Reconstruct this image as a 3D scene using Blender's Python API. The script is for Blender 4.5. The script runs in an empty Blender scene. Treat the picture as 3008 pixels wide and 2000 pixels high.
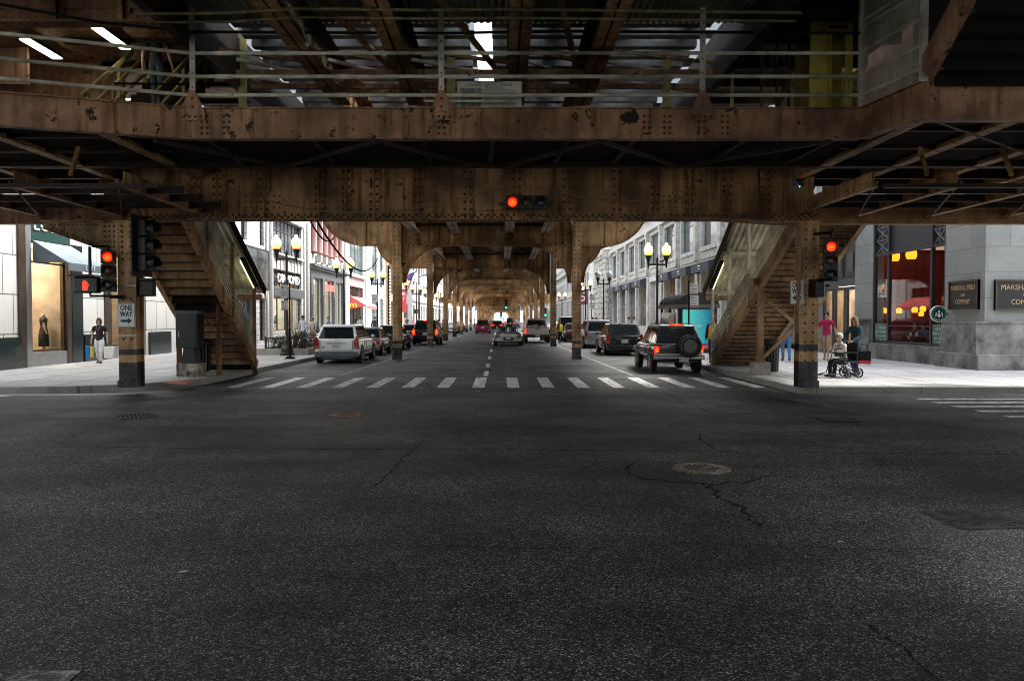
EXPO = 2.6
import bpy, bmesh, math, random
from math import radians as R, sin, cos, tan, pi, atan, atan2, sqrt
from mathutils import Vector as V, Matrix as M
random.seed(7)
SC = bpy.context.scene
COL = SC.collection
# ---------- camera geometry: photo pixel -> world ray (used to read sizes off the photo) ----------
F, CX, CY, HC = 2284.0, 1475.0, 935.0, 1.72
PIT = atan((1000 - CY) / F)
FW, UP = V((0, cos(PIT), -sin(PIT))), V((0, sin(PIT), cos(PIT)))
def ray(px, py): return FW + V((1, 0, 0)) * ((px - CX) / F) + UP * ((1000 - py) / F)
EYE = V((0, 0, HC))
def at(px, py, Y): d = ray(px, py); return EYE + d * (Y / d.y)
def onz(px, py, z=0.0): d = ray(px, py); return EYE + d * ((z - HC) / d.z)
def onx(px, py, X): d = ray(px, py); return EYE + d * (X / d.x)

# ---------- mesh builder ----------
class MB:
    def __init__(s): s.v = []; s.f = []; s.m = []; s.k = 0
    def mat(s, k): s.k = k; return s
    def add(s, vs, fs):
        b = len(s.v); s.v += [tuple(p) for p in vs]
        for f in fs: s.f.append([b + i for i in f]); s.m.append(s.k)
        return s
    def box(s, x0, x1, y0, y1, z0, z1):
        if x0 > x1: x0, x1 = x1, x0
        if y0 > y1: y0, y1 = y1, y0
        if z0 > z1: z0, z1 = z1, z0
        return s.add([(x0,y0,z0),(x1,y0,z0),(x1,y1,z0),(x0,y1,z0),(x0,y0,z1),(x1,y0,z1),(x1,y1,z1),(x0,y1,z1)],
              [(0,3,2,1),(4,5,6,7),(0,1,5,4),(1,2,6,5),(2,3,7,6),(3,0,4,7)])
    def cbox(s, c, d): return s.box(c[0]-d[0]/2, c[0]+d[0]/2, c[1]-d[1]/2, c[1]+d[1]/2, c[2]-d[2]/2, c[2]+d[2]/2)
    def beam(s, p0, p1, w, h, up=(0,0,1)):
        p0, p1 = V(p0), V(p1); d = (p1 - p0).normalized(); u = V(up)
        if abs(d.dot(u)) > .99: u = V((0,1,0))
        r = d.cross(u).normalized(); u = r.cross(d)
        vs = [p + r * a * w / 2 + u * b * h / 2 for p in (p0, p1) for a, b in ((-1,-1),(1,-1),(1,1),(-1,1))]
        return s.add(vs, [(0,1,2,3),(7,6,5,4),(0,4,5,1),(1,5,6,2),(2,6,7,3),(3,7,4,0)])
    def tube(s, pts, r, n=8, caps=True):
        pts = [V(p) for p in pts]; rs = r if isinstance(r, (list, tuple)) else [r] * len(pts)
        vs = []; fs = []; pr = None
        for i, p in enumerate(pts):
            d = (pts[min(i+1, len(pts)-1)] - pts[max(i-1, 0)]).normalized()
            if pr is None:
                u = V((0,0,1)) if abs(d.z) < .9 else V((1,0,0))
                pr = d.cross(u).normalized()
            else: pr = (pr - d * pr.dot(d)).normalized()
            q = d.cross(pr)
            vs += [p + (pr * cos(2*pi*k/n) + q * sin(2*pi*k/n)) * rs[i] for k in range(n)]
        for i in range(len(pts) - 1):
            for k in range(n):
                a, b = i*n + k, i*n + (k+1) % n
                fs.append((a, b, b+n, a+n))
        if caps: fs += [tuple(reversed(range(n))), tuple(range((len(pts)-1)*n, len(pts)*n))]
        return s.add(vs, fs)
    def prism(s, poly, ax, a, b):
        # poly: 2-D outline; ax 'x': (y,z) ; 'y': (x,z) ; 'z': (x,y), extruded a..b
        n = len(poly)
        def P(p, t): return {'x': (t, p[0], p[1]), 'y': (p[0], t, p[1]), 'z': (p[0], p[1], t)}[ax]
        vs = [P(p, a) for p in poly] + [P(p, b) for p in poly]
        fs = [tuple(range(n))[::-1], tuple(range(n, 2*n))] + [(i, (i+1) % n, (i+1) % n + n, i + n) for i in range(n)]
        return s.add(vs, fs)
    def lathe(s, prof, c=(0,0,0), n=12, ax='z', caps=True):
        vs = []; fs = []
        for r, h in prof:
            for k in range(n):
                a = 2*pi*k/n; p = (r*cos(a), r*sin(a), h)
                if ax == 'x': p = (h, r*cos(a), r*sin(a))
                if ax == 'y': p = (r*cos(a), h, r*sin(a))
                vs.append((p[0]+c[0], p[1]+c[1], p[2]+c[2]))
        for i in range(len(prof)-1):
            for k in range(n):
                a, b = i*n+k, i*n+(k+1) % n; fs.append((a, b, b+n, a+n))
        if caps and prof[0][0] > 1e-5: fs.append(tuple(reversed(range(n))))
        if caps and prof[-1][0] > 1e-5: fs.append(tuple(range((len(prof)-1)*n, len(prof)*n)))
        return s.add(vs, fs)
    def ball(s, c, r, n=10, m=6, sq=(1,1,1)):
        b = MB().lathe([(max(1e-6, sin(pi*i/m)*r), -cos(pi*i/m)*r) for i in range(m+1)], n=n)
        return s.add([(p[0]*sq[0]+c[0], p[1]*sq[1]+c[1], p[2]*sq[2]+c[2]) for p in b.v], b.f)
    def rivet(s, p, n, r=.024):
        p, n = V(p), V(n); u = V((0,0,1)) if abs(n.z) < .9 else V((1,0,0))
        a = n.cross(u).normalized(); b = n.cross(a)
        vs = [p + (a*cos(k*pi/3) + b*sin(k*pi/3))*r for k in range(6)] + [p + n*r*.75 + (a*cos(k*pi/3) + b*sin(k*pi/3))*r*.6 for k in range(6)]
        k0 = s.k; s.k = 9; s.add(vs, [(k, (k+1) % 6, (k+1) % 6+6, k+6) for k in range(6)] + [(6,7,8,9,10,11)]); s.k = k0; return s
    def xf(s, mtx):
        s.v = [tuple(mtx @ V(p)) for p in s.v]; return s
    def merge(s, o, k=None):
        b = len(s.v); s.v += o.v
        for f, m in zip(o.f, o.m): s.f.append([b+i for i in f]); s.m.append(m if k is None else k)
        return s
    def build(s, name, mats, parent=None, smooth=False, bevel=0.0, sub=0, label=None):
        me = bpy.data.meshes.new(name); me.from_pydata(s.v, [], s.f)
        mats = list(mats) if isinstance(mats, (list, tuple)) else [mats]
        if 9 in s.m: mats.append(RIV); s.m = [len(mats)-1 if q == 9 else q for q in s.m]
        for m in mats: me.materials.append(m)
        if len(mats) > 1: me.polygons.foreach_set('material_index', s.m)
        bm = bmesh.new(); bm.from_mesh(me)
        if sub or smooth: bmesh.ops.remove_doubles(bm, verts=bm.verts, dist=1e-4)
        bmesh.ops.recalc_face_normals(bm, faces=bm.faces); bm.to_mesh(me); bm.free()
        if smooth: me.polygons.foreach_set('use_smooth', [True]*len(me.polygons))
        return link(name, me, parent, bevel, sub, label)
WORLD = {}
def link(name, me, parent=None, bevel=0, sub=0, label=None):
    o = bpy.data.objects.new(name, me); COL.objects.link(o)
    if parent:
        o.parent = parent
        if parent.name in WORLD: o.matrix_parent_inverse = M.Translation(-V(WORLD[parent.name]))
    if sub: md = o.modifiers.new('sub', 'SUBSURF'); md.levels = md.render_levels = sub
    if bevel: md = o.modifiers.new('bev', 'BEVEL'); md.width = bevel; md.segments = 2; md.limit_method = 'ANGLE'
    if label: o['label'] = label
    return o
def tag(o, label, cat, group=None):
    o['label'] = label; o['category'] = cat
    if group: o['group'] = group
    return o
def struct(o): o['kind'] = 'structure'; return o
def thing(name, label, cat, loc=(0,0,0), group=None, world=True, rz=0):
    # world=True: parts are modelled in world coordinates; else in the thing's own frame
    o = bpy.data.objects.new(name, None); COL.objects.link(o); o.location = loc; o.rotation_euler[2] = rz
    if world: WORLD[o.name] = loc
    return tag(o, label, cat, group)
def dup(root, loc, label=None, rz=None):
    r = root.copy(); COL.objects.link(r); r.location = loc
    if rz is not None: r.rotation_euler[2] = rz
    if label: r['label'] = label
    for ch in list(root.children):
        c = ch.copy(); COL.objects.link(c); c.parent = r; c.matrix_parent_inverse = ch.matrix_parent_inverse.copy()
        for g in ch.children:
            d = g.copy(); COL.objects.link(d); d.parent = c; d.matrix_parent_inverse = g.matrix_parent_inverse.copy()
    return r
_txt = {}
def text(body, name, mat, parent, loc, size, rot=(R(90),0,0), width=None, ext=.004, spacing=1.0, label=None, bold=0.0):
    cu = bpy.data.curves.new('t', 'FONT'); cu.body = body; cu.size = size; cu.extrude = ext
    cu.align_x = 'CENTER'; cu.align_y = 'CENTER'; cu.space_character = spacing; cu.resolution_u = 2; cu.offset = bold
    t = bpy.data.objects.new('t', cu); COL.objects.link(t)
    dg = bpy.context.evaluated_depsgraph_get(); dg.update()
    me = bpy.data.meshes.new_from_object(t.evaluated_get(dg)); bpy.data.objects.remove(t); bpy.data.curves.remove(cu)
    sx = 1.0
    if width:
        xs = [v.co.x for v in me.vertices]; sx = width / (max(xs) - min(xs))
    from mathutils import Euler
    me.transform(M.Translation(loc) @ Euler(rot).to_matrix().to_4x4() @ M.Diagonal((sx,1,1,1)))
    me.materials.clear(); me.materials.append(mat)
    me.name = name
    return link(name, me, parent, label=label)

# ---------- materials ----------
def newmat(name):
    m = bpy.data.materials.new(name); m.use_nodes = True
    return m, m.node_tree.nodes, m.node_tree.links, m.node_tree.nodes['Principled BSDF']
def N(ns, t, **kw):
    n = ns.new(t)
    for k, v in kw.items():
        if k in n.inputs: n.inputs[k].default_value = v
        else: setattr(n, k, v)
    return n
def c4(c): return (c[0], c[1], c[2], 1)
def plain(name, c, rough=.6, metal=0, spec=None, emit=None, es=1.0, coat=0, var=.12, scale=3.0, bump=0):
    m, ns, ls, b = newmat(name)
    b.inputs['Base Color'].default_value = c4(c); b.inputs['Roughness'].default_value = rough; b.inputs['Metallic'].default_value = metal
    if spec is not None: b.inputs['Specular IOR Level'].default_value = spec
    if coat: b.inputs['Coat Weight'].default_value = coat; b.inputs['Coat Roughness'].default_value = .04
    if emit: b.inputs['Emission Color'].default_value = c4(emit); b.inputs['Emission Strength'].default_value = es
    if var:
        tc = N(ns, 'ShaderNodeTexCoord'); nz = N(ns, 'ShaderNodeTexNoise', Scale=scale, Detail=5.0, Roughness=.65)
        ls.new(tc.outputs['Object'], nz.inputs['Vector'])
        rp = N(ns, 'ShaderNodeValToRGB'); rp.color_ramp.elements[0].position = .3; rp.color_ramp.elements[1].position = .7
        rp.color_ramp.elements[0].color = c4([x*(1-var*1.5) for x in c]); rp.color_ramp.elements[1].color = c4([min(1, x*(1+var)) for x in c])
        ls.new(nz.outputs['Fac'], rp.inputs['Fac']); ls.new(rp.outputs['Color'], b.inputs['Base Color'])
        if bump:
            bp = N(ns, 'ShaderNodeBump', Strength=bump, Distance=.01); ls.new(nz.outputs['Fac'], bp.inputs['Height']); ls.new(bp.outputs['Normal'], b.inputs['Normal'])
    return m
def steel(name, c, c2, peel=.62, rough=.55, streak=.6, soot=.16):
    # old riveted steel: paint with soot streaks, rust spots and flaked patches
    m, ns, ls, b = newmat(name)
    g = N(ns, 'ShaderNodeNewGeometry')
    n1 = N(ns, 'ShaderNodeTexNoise', Scale=.9, Detail=6.0, Roughness=.6)
    mp = N(ns, 'ShaderNodeMapping'); mp.inputs['Scale'].default_value = (7, 7, .55)
    n2 = N(ns, 'ShaderNodeTexNoise', Scale=1.0, Detail=5.0, Roughness=.65)
    n3 = N(ns, 'ShaderNodeTexNoise', Scale=4.2, Detail=8.0, Roughness=.7)
    n4 = N(ns, 'ShaderNodeTexNoise', Scale=26.0, Detail=3.0)
    ls.new(g.outputs['Position'], mp.inputs['Vector']); ls.new(mp.outputs['Vector'], n2.inputs['Vector'])
    for n in (n1, n3, n4): ls.new(g.outputs['Position'], n.inputs['Vector'])
    def ramp(src, p0, p1):
        r = N(ns, 'ShaderNodeMapRange', clamp=True); r.inputs['From Min'].default_value = p0; r.inputs['From Max'].default_value = p1
        ls.new(src, r.inputs['Value']); return r.outputs['Result']
    def mix(f, a, bb, t='MIX'):
        x = N(ns, 'ShaderNodeMix', data_type='RGBA', blend_type=t)
        if isinstance(f, float): x.inputs[0].default_value = f
        else: ls.new(f, x.inputs[0])
        for i, q in ((6, a), (7, bb)):
            if isinstance(q, tuple): x.inputs[i].default_value = q
            else: ls.new(q, x.inputs[i])
        return x.outputs[2]
    base = mix(ramp(n1.outputs['Fac'], .35, .65), c4([x*.30 for x in c]), c4([min(1,x*1.35) for x in c]))
    base = mix(ramp(n2.outputs['Fac'], .46, .46+.14/streak), base, c4([x*soot for x in c]))
    base = mix(ramp(n4.outputs['Fac'], .62, .72), base, c4([c[0]*.75, c[1]*.5, c[2]*.35]))
    mq = N(ns, 'ShaderNodeMath', operation='MULTIPLY_ADD'); ls.new(n1.outputs['Fac'], mq.inputs[0]); mq.inputs[1].default_value = .42; ls.new(n3.outputs['Fac'], mq.inputs[2])
    pk = ramp(mq.outputs[0], peel+.225, peel+.24)
    base = mix(pk, base, c4(c2))
    ls.new(base, b.inputs['Base Color']); b.inputs['Roughness'].default_value = rough; b.inputs['Specular IOR Level'].default_value = .18
    bp = N(ns, 'ShaderNodeBump', Strength=.5, Distance=.006)
    mt = N(ns, 'ShaderNodeMath', operation='SUBTRACT'); ls.new(n4.outputs['Fac'], mt.inputs[0]); ls.new(pk, mt.inputs[1])
    ls.new(mt.outputs[0], bp.inputs['Height']); ls.new(bp.outputs['Normal'], b.inputs['Normal'])
    return m
def brick(name, c, mort, w, h, plane='yz', var=.08, msize=.008, rough=.75, off=.5, grime=.25, freq=1.0, bump=.4):
    m, ns, ls, b = newmat(name)
    g = N(ns, 'ShaderNodeNewGeometry'); sp = N(ns, 'ShaderNodeSeparateXYZ'); cb = N(ns, 'ShaderNodeCombineXYZ')
    ls.new(g.outputs['Position'], sp.inputs[0])
    ax = {'x': 0, 'y': 1, 'z': 2}
    if plane == 'wall':
        ad = N(ns, 'ShaderNodeMath', operation='ADD'); ls.new(sp.outputs[0], ad.inputs[0]); ls.new(sp.outputs[1], ad.inputs[1])
        ls.new(ad.outputs[0], cb.inputs[0]); ls.new(sp.outputs[2], cb.inputs[1])
    else:
        ls.new(sp.outputs[ax[plane[0]]], cb.inputs[0]); ls.new(sp.outputs[ax[plane[1]]], cb.inputs[1])
    br = N(ns, 'ShaderNodeTexBrick', Scale=1.0); br.offset = off; br.inputs['Brick Width'].default_value = w; br.inputs['Row Height'].default_value = h
    br.inputs['Mortar Size'].default_value = msize; br.inputs['Bias'].default_value = 0
    br.inputs['Color1'].default_value = c4([x*(1-var) for x in c]); br.inputs['Color2'].default_value = c4([min(1, x*(1+var)) for x in c]); br.inputs['Mortar'].default_value = c4(mort)
    ls.new(cb.outputs[0], br.inputs['Vector'])
    nz = N(ns, 'ShaderNodeTexNoise', Scale=1.3*freq, Detail=8.0, Roughness=.7); ls.new(g.outputs['Position'], nz.inputs['Vector'])
    r = N(ns, 'ShaderNodeMapRange', clamp=True); r.inputs['From Min'].default_value = .45; r.inputs['From Max'].default_value = .75; r.inputs['To Max'].default_value = grime*2
    ls.new(nz.outputs['Fac'], r.inputs['Value'])
    x = N(ns, 'ShaderNodeMix', data_type='RGBA'); ls.new(r.outputs[0], x.inputs[0]); ls.new(br.outputs['Color'], x.inputs[6]); x.inputs[7].default_value = c4([q*.45 for q in c])
    ls.new(x.outputs[2], b.inputs['Base Color']); b.inputs['Roughness'].default_value = rough
    bp = N(ns, 'ShaderNodeBump', Strength=bump, Distance=.01); bp.invert = True; ls.new(br.outputs['Fac'], bp.inputs['Height']); ls.new(bp.outputs['Normal'], b.inputs['Normal'])
    return m
def glass(name, tint=(.8,.85,.85), refl=1.0):
    m, ns, ls, b = newmat(name); ns.remove(b); out = ns['Material Output']
    t = N(ns, 'ShaderNodeBsdfTransparent'); t.inputs[0].default_value = c4(tint)
    gl = N(ns, 'ShaderNodeBsdfGlossy', Roughness=.02); lw = N(ns, 'ShaderNodeLayerWeight', Blend=.5); pw = N(ns, 'ShaderNodeMath', operation='POWER'); pw.inputs[1].default_value = 4.5; ls.new(lw.outputs['Facing'], pw.inputs[0]); fr = N(ns, 'ShaderNodeMath', operation='MULTIPLY_ADD'); fr.inputs[1].default_value = .9; fr.inputs[2].default_value = .04; ls.new(pw.outputs[0], fr.inputs[0])
    mx = N(ns, 'ShaderNodeMixShader'); ls.new(fr.outputs[0], mx.inputs[0]); ls.new(t.outputs[0], mx.inputs[1]); ls.new(gl.outputs[0], mx.inputs[2]); ls.new(mx.outputs[0], out.inputs[0])
    return m
def glow(name, c, s): return plain(name, c, .5, emit=c, es=s, var=0)

RIV = plain('rivet_heads', (.085,.05,.028), .6, spec=.3, var=.3, scale=12)
ST = steel('viaduct_paint', (.42,.24,.108), (.04,.028,.02), peel=.63)
STB = steel('viaduct_paint_pale', (.60,.375,.19), (.06,.045,.03), peel=.68, streak=.45, soot=.25)
STD = steel('viaduct_soot_shade', (.036,.021,.012), (.02,.016,.013), peel=.6)  # soot, darkened further: shade under the deck is put into the colour
STM = steel('mezzanine_paint', (.38,.21,.12), (.03,.022,.018), peel=.60, soot=.3)
BAND = steel('column_base_paint', (.10,.10,.105), (.2,.14,.09), peel=.7)
RAIL = steel('railing_paint', (.58,.56,.44), (.1,.07,.04), peel=.66, streak=.2, soot=.6)
RAILY = steel('railing_ochre', (.44,.38,.17), (.1,.07,.04), peel=.68, streak=.2, soot=.6)
TIMB = plain('creosoted_timber', (.024,.018,.014), .9, spec=.05, var=.35, scale=6)
WOODST = steel('stair_boards', (.34,.21,.11), (.09,.05,.03), peel=.66, streak=.35)
BLK = plain('black_paint', (.012,.013,.015), .4, var=.1)
BLKM = plain('black_matte', (.012,.012,.012), .85, spec=.1, var=.2)
DKG = plain('dark_green_black', (.009,.013,.013), .35, var=.2)
WHT = plain('white_paint', (.78,.78,.76), .5, var=.05)
SIGNW = plain('sign_white', (.72,.75,.72), .35, var=.04)
SIGNK = plain('sign_black', (.012,.012,.02), .4, var=0)
SIGNR = plain('sign_red', (.45,.03,.03), .4, var=0)
GRAYM = plain('galvanised_steel', (.35,.36,.37), .4, metal=.7, var=.1)
def lensglow(name, core, edge, s, cells=0, axis=None):
    # lit lens or globe: hot core fading to a deeper rim, or a bottom-to-top gradient (axis='z'), with a moulded cell pattern
    m, ns, ls, b = newmat(name); tc = N(ns, 'ShaderNodeTexCoord'); sp = N(ns, 'ShaderNodeSeparateXYZ'); ls.new(tc.outputs['Generated'], sp.inputs[0])
    rp = N(ns, 'ShaderNodeValToRGB'); rp.color_ramp.elements[0].color = c4(core); rp.color_ramp.elements[1].color = c4(edge)
    if axis: ls.new(sp.outputs[2], rp.inputs[0]); rp.color_ramp.elements[0].position = .02; rp.color_ramp.elements[1].position = .6
    else:
        cb = N(ns, 'ShaderNodeCombineXYZ'); ls.new(sp.outputs[0], cb.inputs[0]); ls.new(sp.outputs[2], cb.inputs[1]); vm = N(ns, 'ShaderNodeVectorMath', operation='DISTANCE'); vm.inputs[1].default_value = (.47,.42,0); ls.new(cb.outputs[0], vm.inputs[0]); ls.new(vm.outputs['Value'], rp.inputs[0])
        rp.color_ramp.elements[0].position = .08; rp.color_ramp.elements[1].position = .5
    col = rp.outputs[0]
    if cells:
        vo = N(ns, 'ShaderNodeTexVoronoi', Scale=cells); ls.new(tc.outputs['Generated'], vo.inputs['Vector']); mr = N(ns, 'ShaderNodeMapRange', clamp=True); mr.inputs['From Min'].default_value = .1; mr.inputs['From Max'].default_value = .75; mr.inputs['To Min'].default_value = 1.15; mr.inputs['To Max'].default_value = .45; ls.new(vo.outputs['Distance'], mr.inputs['Value'])
        x = N(ns, 'ShaderNodeMix', data_type='RGBA', blend_type='MULTIPLY'); x.inputs[0].default_value = 1; ls.new(col, x.inputs[6]); ls.new(mr.outputs[0], x.inputs[7]); col = x.outputs[2]
    ls.new(col, b.inputs['Emission Color']); b.inputs['Emission Strength'].default_value = s; b.inputs['Base Color'].default_value = c4([q*.5 for q in edge]); b.inputs['Roughness'].default_value = .25
    return m
REDHAND = glow('red_hand_lens', (1.0,.025,.01), .5)
REDL = lensglow('red_signal_lens', (1.0,.085,.006), (.75,.004,.002), .62, 9)
GREENL = glow('green_signal_lens', (.03,1.0,.45), .5)
LENSOFF = plain('dark_lens', (.02,.02,.02), .2, var=0)
GLASS = glass('shop_glass')
# ================= setting: road, pavements, markings =================
XL, XR = -7.7, 6.75        # kerb lines of the street
FL, FR = -15.2, 14.7       # facade planes
YK = 17.75                 # far kerb of the cross street
def asphalt(name, tone=1.0, seed=0.0, warm=0):
    m, ns, ls, b = newmat(name)
    g = N(ns, 'ShaderNodeNewGeometry'); mp = N(ns, 'ShaderNodeMapping'); mp.inputs['Location'].default_value = (seed, seed*.7, 0); ls.new(g.outputs['Position'], mp.inputs['Vector'])
    vo = N(ns, 'ShaderNodeTexVoronoi', Scale=105.0); ls.new(mp.outputs[0], vo.inputs['Vector'])
    v2 = N(ns, 'ShaderNodeTexVoronoi', Scale=34.0); ls.new(mp.outputs[0], v2.inputs['Vector'])
    n1 = N(ns, 'ShaderNodeTexNoise', Scale=.45, Detail=6.0, Roughness=.62); ls.new(mp.outputs[0], n1.inputs['Vector'])
    m2 = N(ns, 'ShaderNodeMapping'); m2.inputs['Scale'].default_value = (.12, .8, 1); ls.new(g.outputs['Position'], m2.inputs['Vector'])
    n2 = N(ns, 'ShaderNodeTexNoise', Scale=1.2, Detail=4.0); ls.new(m2.outputs[0], n2.inputs['Vector'])
    n3 = N(ns, 'ShaderNodeTexNoise', Scale=9.0, Detail=6.0, Roughness=.75); ls.new(mp.outputs[0], n3.inputs['Vector'])
    sp = N(ns, 'ShaderNodeSeparateColor'); ls.new(vo.outputs['Color'], sp.inputs[0])
    rp = N(ns, 'ShaderNodeValToRGB'); e = rp.color_ramp.elements
    e[0].position = .0; e[0].color = (.010*tone, .010*tone, .011*tone, 1)
    e[1].position = 1.0; e[1].color = (.38*tone, .375*tone, .345*tone, 1)
    q = e.new(.55); q.color = (.030*tone, .032*tone, .034*tone, 1); q = e.new(.86); q.color = (.11*tone, .11*tone, .104*tone, 1)
    ls.new(sp.outputs[0], rp.inputs['Fac'])
    def mul(a, src, lo, hi, f0=.3, f1=.7):
        r = N(ns, 'ShaderNodeMapRange', clamp=True); r.inputs['From Min'].default_value = f0; r.inputs['From Max'].default_value = f1
        r.inputs['To Min'].default_value = lo; r.inputs['To Max'].default_value = hi; ls.new(src, r.inputs['Value'])
        x = N(ns, 'ShaderNodeMix', data_type='RGBA', blend_type='MULTIPLY'); x.inputs[0].default_value = 1; ls.new(a, x.inputs[6]); ls.new(r.outputs[0], x.inputs[7]); return x.outputs[2]
    c = mul(rp.outputs['Color'], n1.outputs['Fac'], .45, 1.35, .36, .62); c = mul(c, n2.outputs['Fac'], .74, 1.2, .35, .65); c = mul(c, n3.outputs['Fac'], .75, 1.25)
    c = mul(c, v2.outputs['Distance'], .8, 1.1, .1, .6)
    ls.new(c, b.inputs['Base Color']); b.inputs['Roughness'].default_value = .62; b.inputs['Specular IOR Level'].default_value = .22
    bp = N(ns, 'ShaderNodeBump', Strength=.9, Distance=.008); ls.new(vo.outputs['Distance'], bp.inputs['Height']); ls.new(bp.outputs['Normal'], b.inputs['Normal'])
    return m
ASPH = asphalt('asphalt', 1.1); ASPH2 = asphalt('asphalt_patch', .8, 3.3); ASPH3 = asphalt('asphalt_pale_patch', 1.35, 9.1)
g = MB(); g.add([(-900,-900,-.02),(900,-900,-.02),(900,1500,-.02),(-900,1500,-.02)], [(0,1,2,3)])
struct(g.build('ground', plain('ground_soil', (.16,.155,.15), .9, var=.2, scale=.2)))
# street and cross street as one cross-shaped sheet
YN = 5.2
YC0, YC1 = 118.0, 132.0
YEND = 420.0
r = MB()
r.add([(-120,YN,0),(120,YN,0),(120,YK,0),(-120,YK,0)], [(0,1,2,3)])
r.add([(XL,-40,0),(XR,-40,0),(XR,YN,0),(XL,YN,0)], [(0,1,2,3)])
r.add([(XL,YK,0),(XR,YK,0),(XR,YC0,0),(XL,YC0,0)], [(0,1,2,3)])
r.add([(-120,YC0,0),(120,YC0,0),(120,YC1,0),(-120,YC1,0)], [(0,1,2,3)])
r.add([(XL,YC1,0),(XR,YC1,0),(XR,YEND,0),(XL,YEND,0)], [(0,1,2,3)])
struct(r.build('road', ASPH))
# pavements with kerb and rounded / square corners
PAVE = brick('pavement_concrete', (.40,.40,.395), (.12,.12,.115), 1.5, 1.5, 'xy', var=.10, msize=.028, off=0, grime=.34, bump=.3, freq=1.4)
KERB = brick('kerb_concrete', (.30,.29,.27), (.12,.12,.11), 2.4, 3.0, 'xy', var=.12, msize=.012, off=0, grime=.4, bump=.2)
ZP = .15
def pavement(poly, name='pavement'):
    m = MB(); n = len(poly)
    # inset 0.16 m kerb band around the outline
    cx = []
    for i in range(n):
        a, b, c = V(poly[i-1]), V(poly[i]), V(poly[(i+1) % n])
        d1 = (b-a).normalized(); d2 = (c-b).normalized(); n1 = V((-d1.y, d1.x)); n2 = V((-d2.y, d2.x)); t = (n1+n2); t = t / max(.3, t.dot(n1)); cx.append(b + t*.17)
    vs = [(p[0],p[1],-.02) for p in poly] + [(p[0],p[1],ZP) for p in poly] + [(p.x,p.y,ZP) for p in cx]
    fs = []
    m.mat(1)
    for i in range(n):
        j = (i+1) % n; fs += [(i,j,n+j,n+i), (n+i,n+j,2*n+j,2*n+i)]
    m.add(vs, fs); m.mat(0); m.add([(p.x,p.y,ZP) for p in cx], [tuple(range(n))])
    return struct(m.build(name, [PAVE, KERB]))
def arc(cx, cy, r, a0, a1, n=8): return [(cx + r*cos(R(a0+(a1-a0)*i/n)), cy + r*sin(R(a0+(a1-a0)*i/n))) for i in range(n+1)]
# far left corner (rounded), far right corner (tight), counter-clockwise outlines
pavement([(-120,YK)] + arc(XL-3.4, YK+3.4, 3.4, -90, 0) + [(XL,YC0),(-120,YC0)])
pavement(arc(XR+.5, YK+.5, .5, 180, 270, 5) + [(120,YK),(120,YC0),(XR,YC0)])
pavement([(-120,YC1),(XL,YC1),(XL,YEND),(-120,YEND)])
pavement([(XR,YC1),(120,YC1),(120,YEND),(XR,YEND)])
pavement([(-120,-40),(XL,-40),(XL,YN),(-120,YN)])
pavement([(XR,-40),(120,-40),(120,YN),(XR,YN)])
# markings (sheets 4 mm above the road)
def worn(name, c, road=(.06,.06,.06), thr=.56):
    m, ns, ls, b = newmat(name); g = N(ns, 'ShaderNodeNewGeometry')
    n1 = N(ns, 'ShaderNodeTexNoise', Scale=5.0, Detail=9.0, Roughness=.75); ls.new(g.outputs['Position'], n1.inputs['Vector'])
    n2 = N(ns, 'ShaderNodeTexNoise', Scale=70.0, Detail=3.0); ls.new(g.outputs['Position'], n2.inputs['Vector'])
    ad = N(ns, 'ShaderNodeMath', operation='MULTIPLY_ADD'); ls.new(n2.outputs['Fac'], ad.inputs[0]); ad.inputs[1].default_value = .35; ls.new(n1.outputs['Fac'], ad.inputs[2])
    r = N(ns, 'ShaderNodeMapRange', clamp=True); r.inputs['From Min'].default_value = thr+.12; r.inputs['From Max'].default_value = thr+.25; ls.new(ad.outputs[0], r.inputs['Value'])
    x = N(ns, 'ShaderNodeMix', data_type='RGBA'); ls.new(r.outputs[0], x.inputs[0]); x.inputs[6].default_value = c4(c); x.inputs[7].default_value = c4(road)
    ls.new(x.outputs[2], b.inputs['Base Color']); b.inputs['Roughness'].default_value = .7; return m
MARK = worn('road_marking_white', (.72,.72,.70), thr=.53); MARKW = worn('road_marking_worn', (.42,.42,.41), thr=.46)
def sheet(polys, name, mat, z=.008):
    m = MB()
    for p in polys: m.add([(q[0],q[1],z) for q in p], [tuple(range(len(p)))])
    return struct(m.build(name, mat))
# zebra bars at the far side of the junction: read from the photo (x at near edge / far edge)
YA, YB = onz(1500,1139.5).y, onz(1500,1109.5).y
bars = []
x = -6.86
k = 0
while x < 6.7:
    bars.append([(x,YA),(x+.31,YA),(x+.31,YB),(x,YB)]); x += .873
sheet(bars, 'crosswalk', MARK)
# zebra across the cross street at right, bars running along x
bars = []
for py in (1173, 1183, 1194.5, 1208.5, 1224.5, 1243):
    q = onz(2900, py); bars.append([(8.8,q.y-.13),(12.2,q.y-.13),(12.2,q.y+.13),(8.8,q.y+.13)])
sheet(bars, 'crosswalk', MARK)
bars = []
for i in range(5): bars.append([(-13.5,17.0-i*1.0),(-10.9,17.0-i*1.0),(-10.9,17.28-i*1.0),(-13.5,17.28-i*1.0)])
sheet(bars, 'crosswalk', MARK)
# near crossing just under the camera: one bar shows at the bottom edge
sheet([[(-2.36,3.0),(-2.05,3.0),(-2.05,3.74),(-2.36,3.74)]] + [[(-2.36+.87*i,.4),(-2.05+.87*i,.4),(-2.05+.87*i,3.3),(-2.36+.87*i,3.3)] for i in range(-5,11)], 'crosswalk', MARKW)
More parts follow.
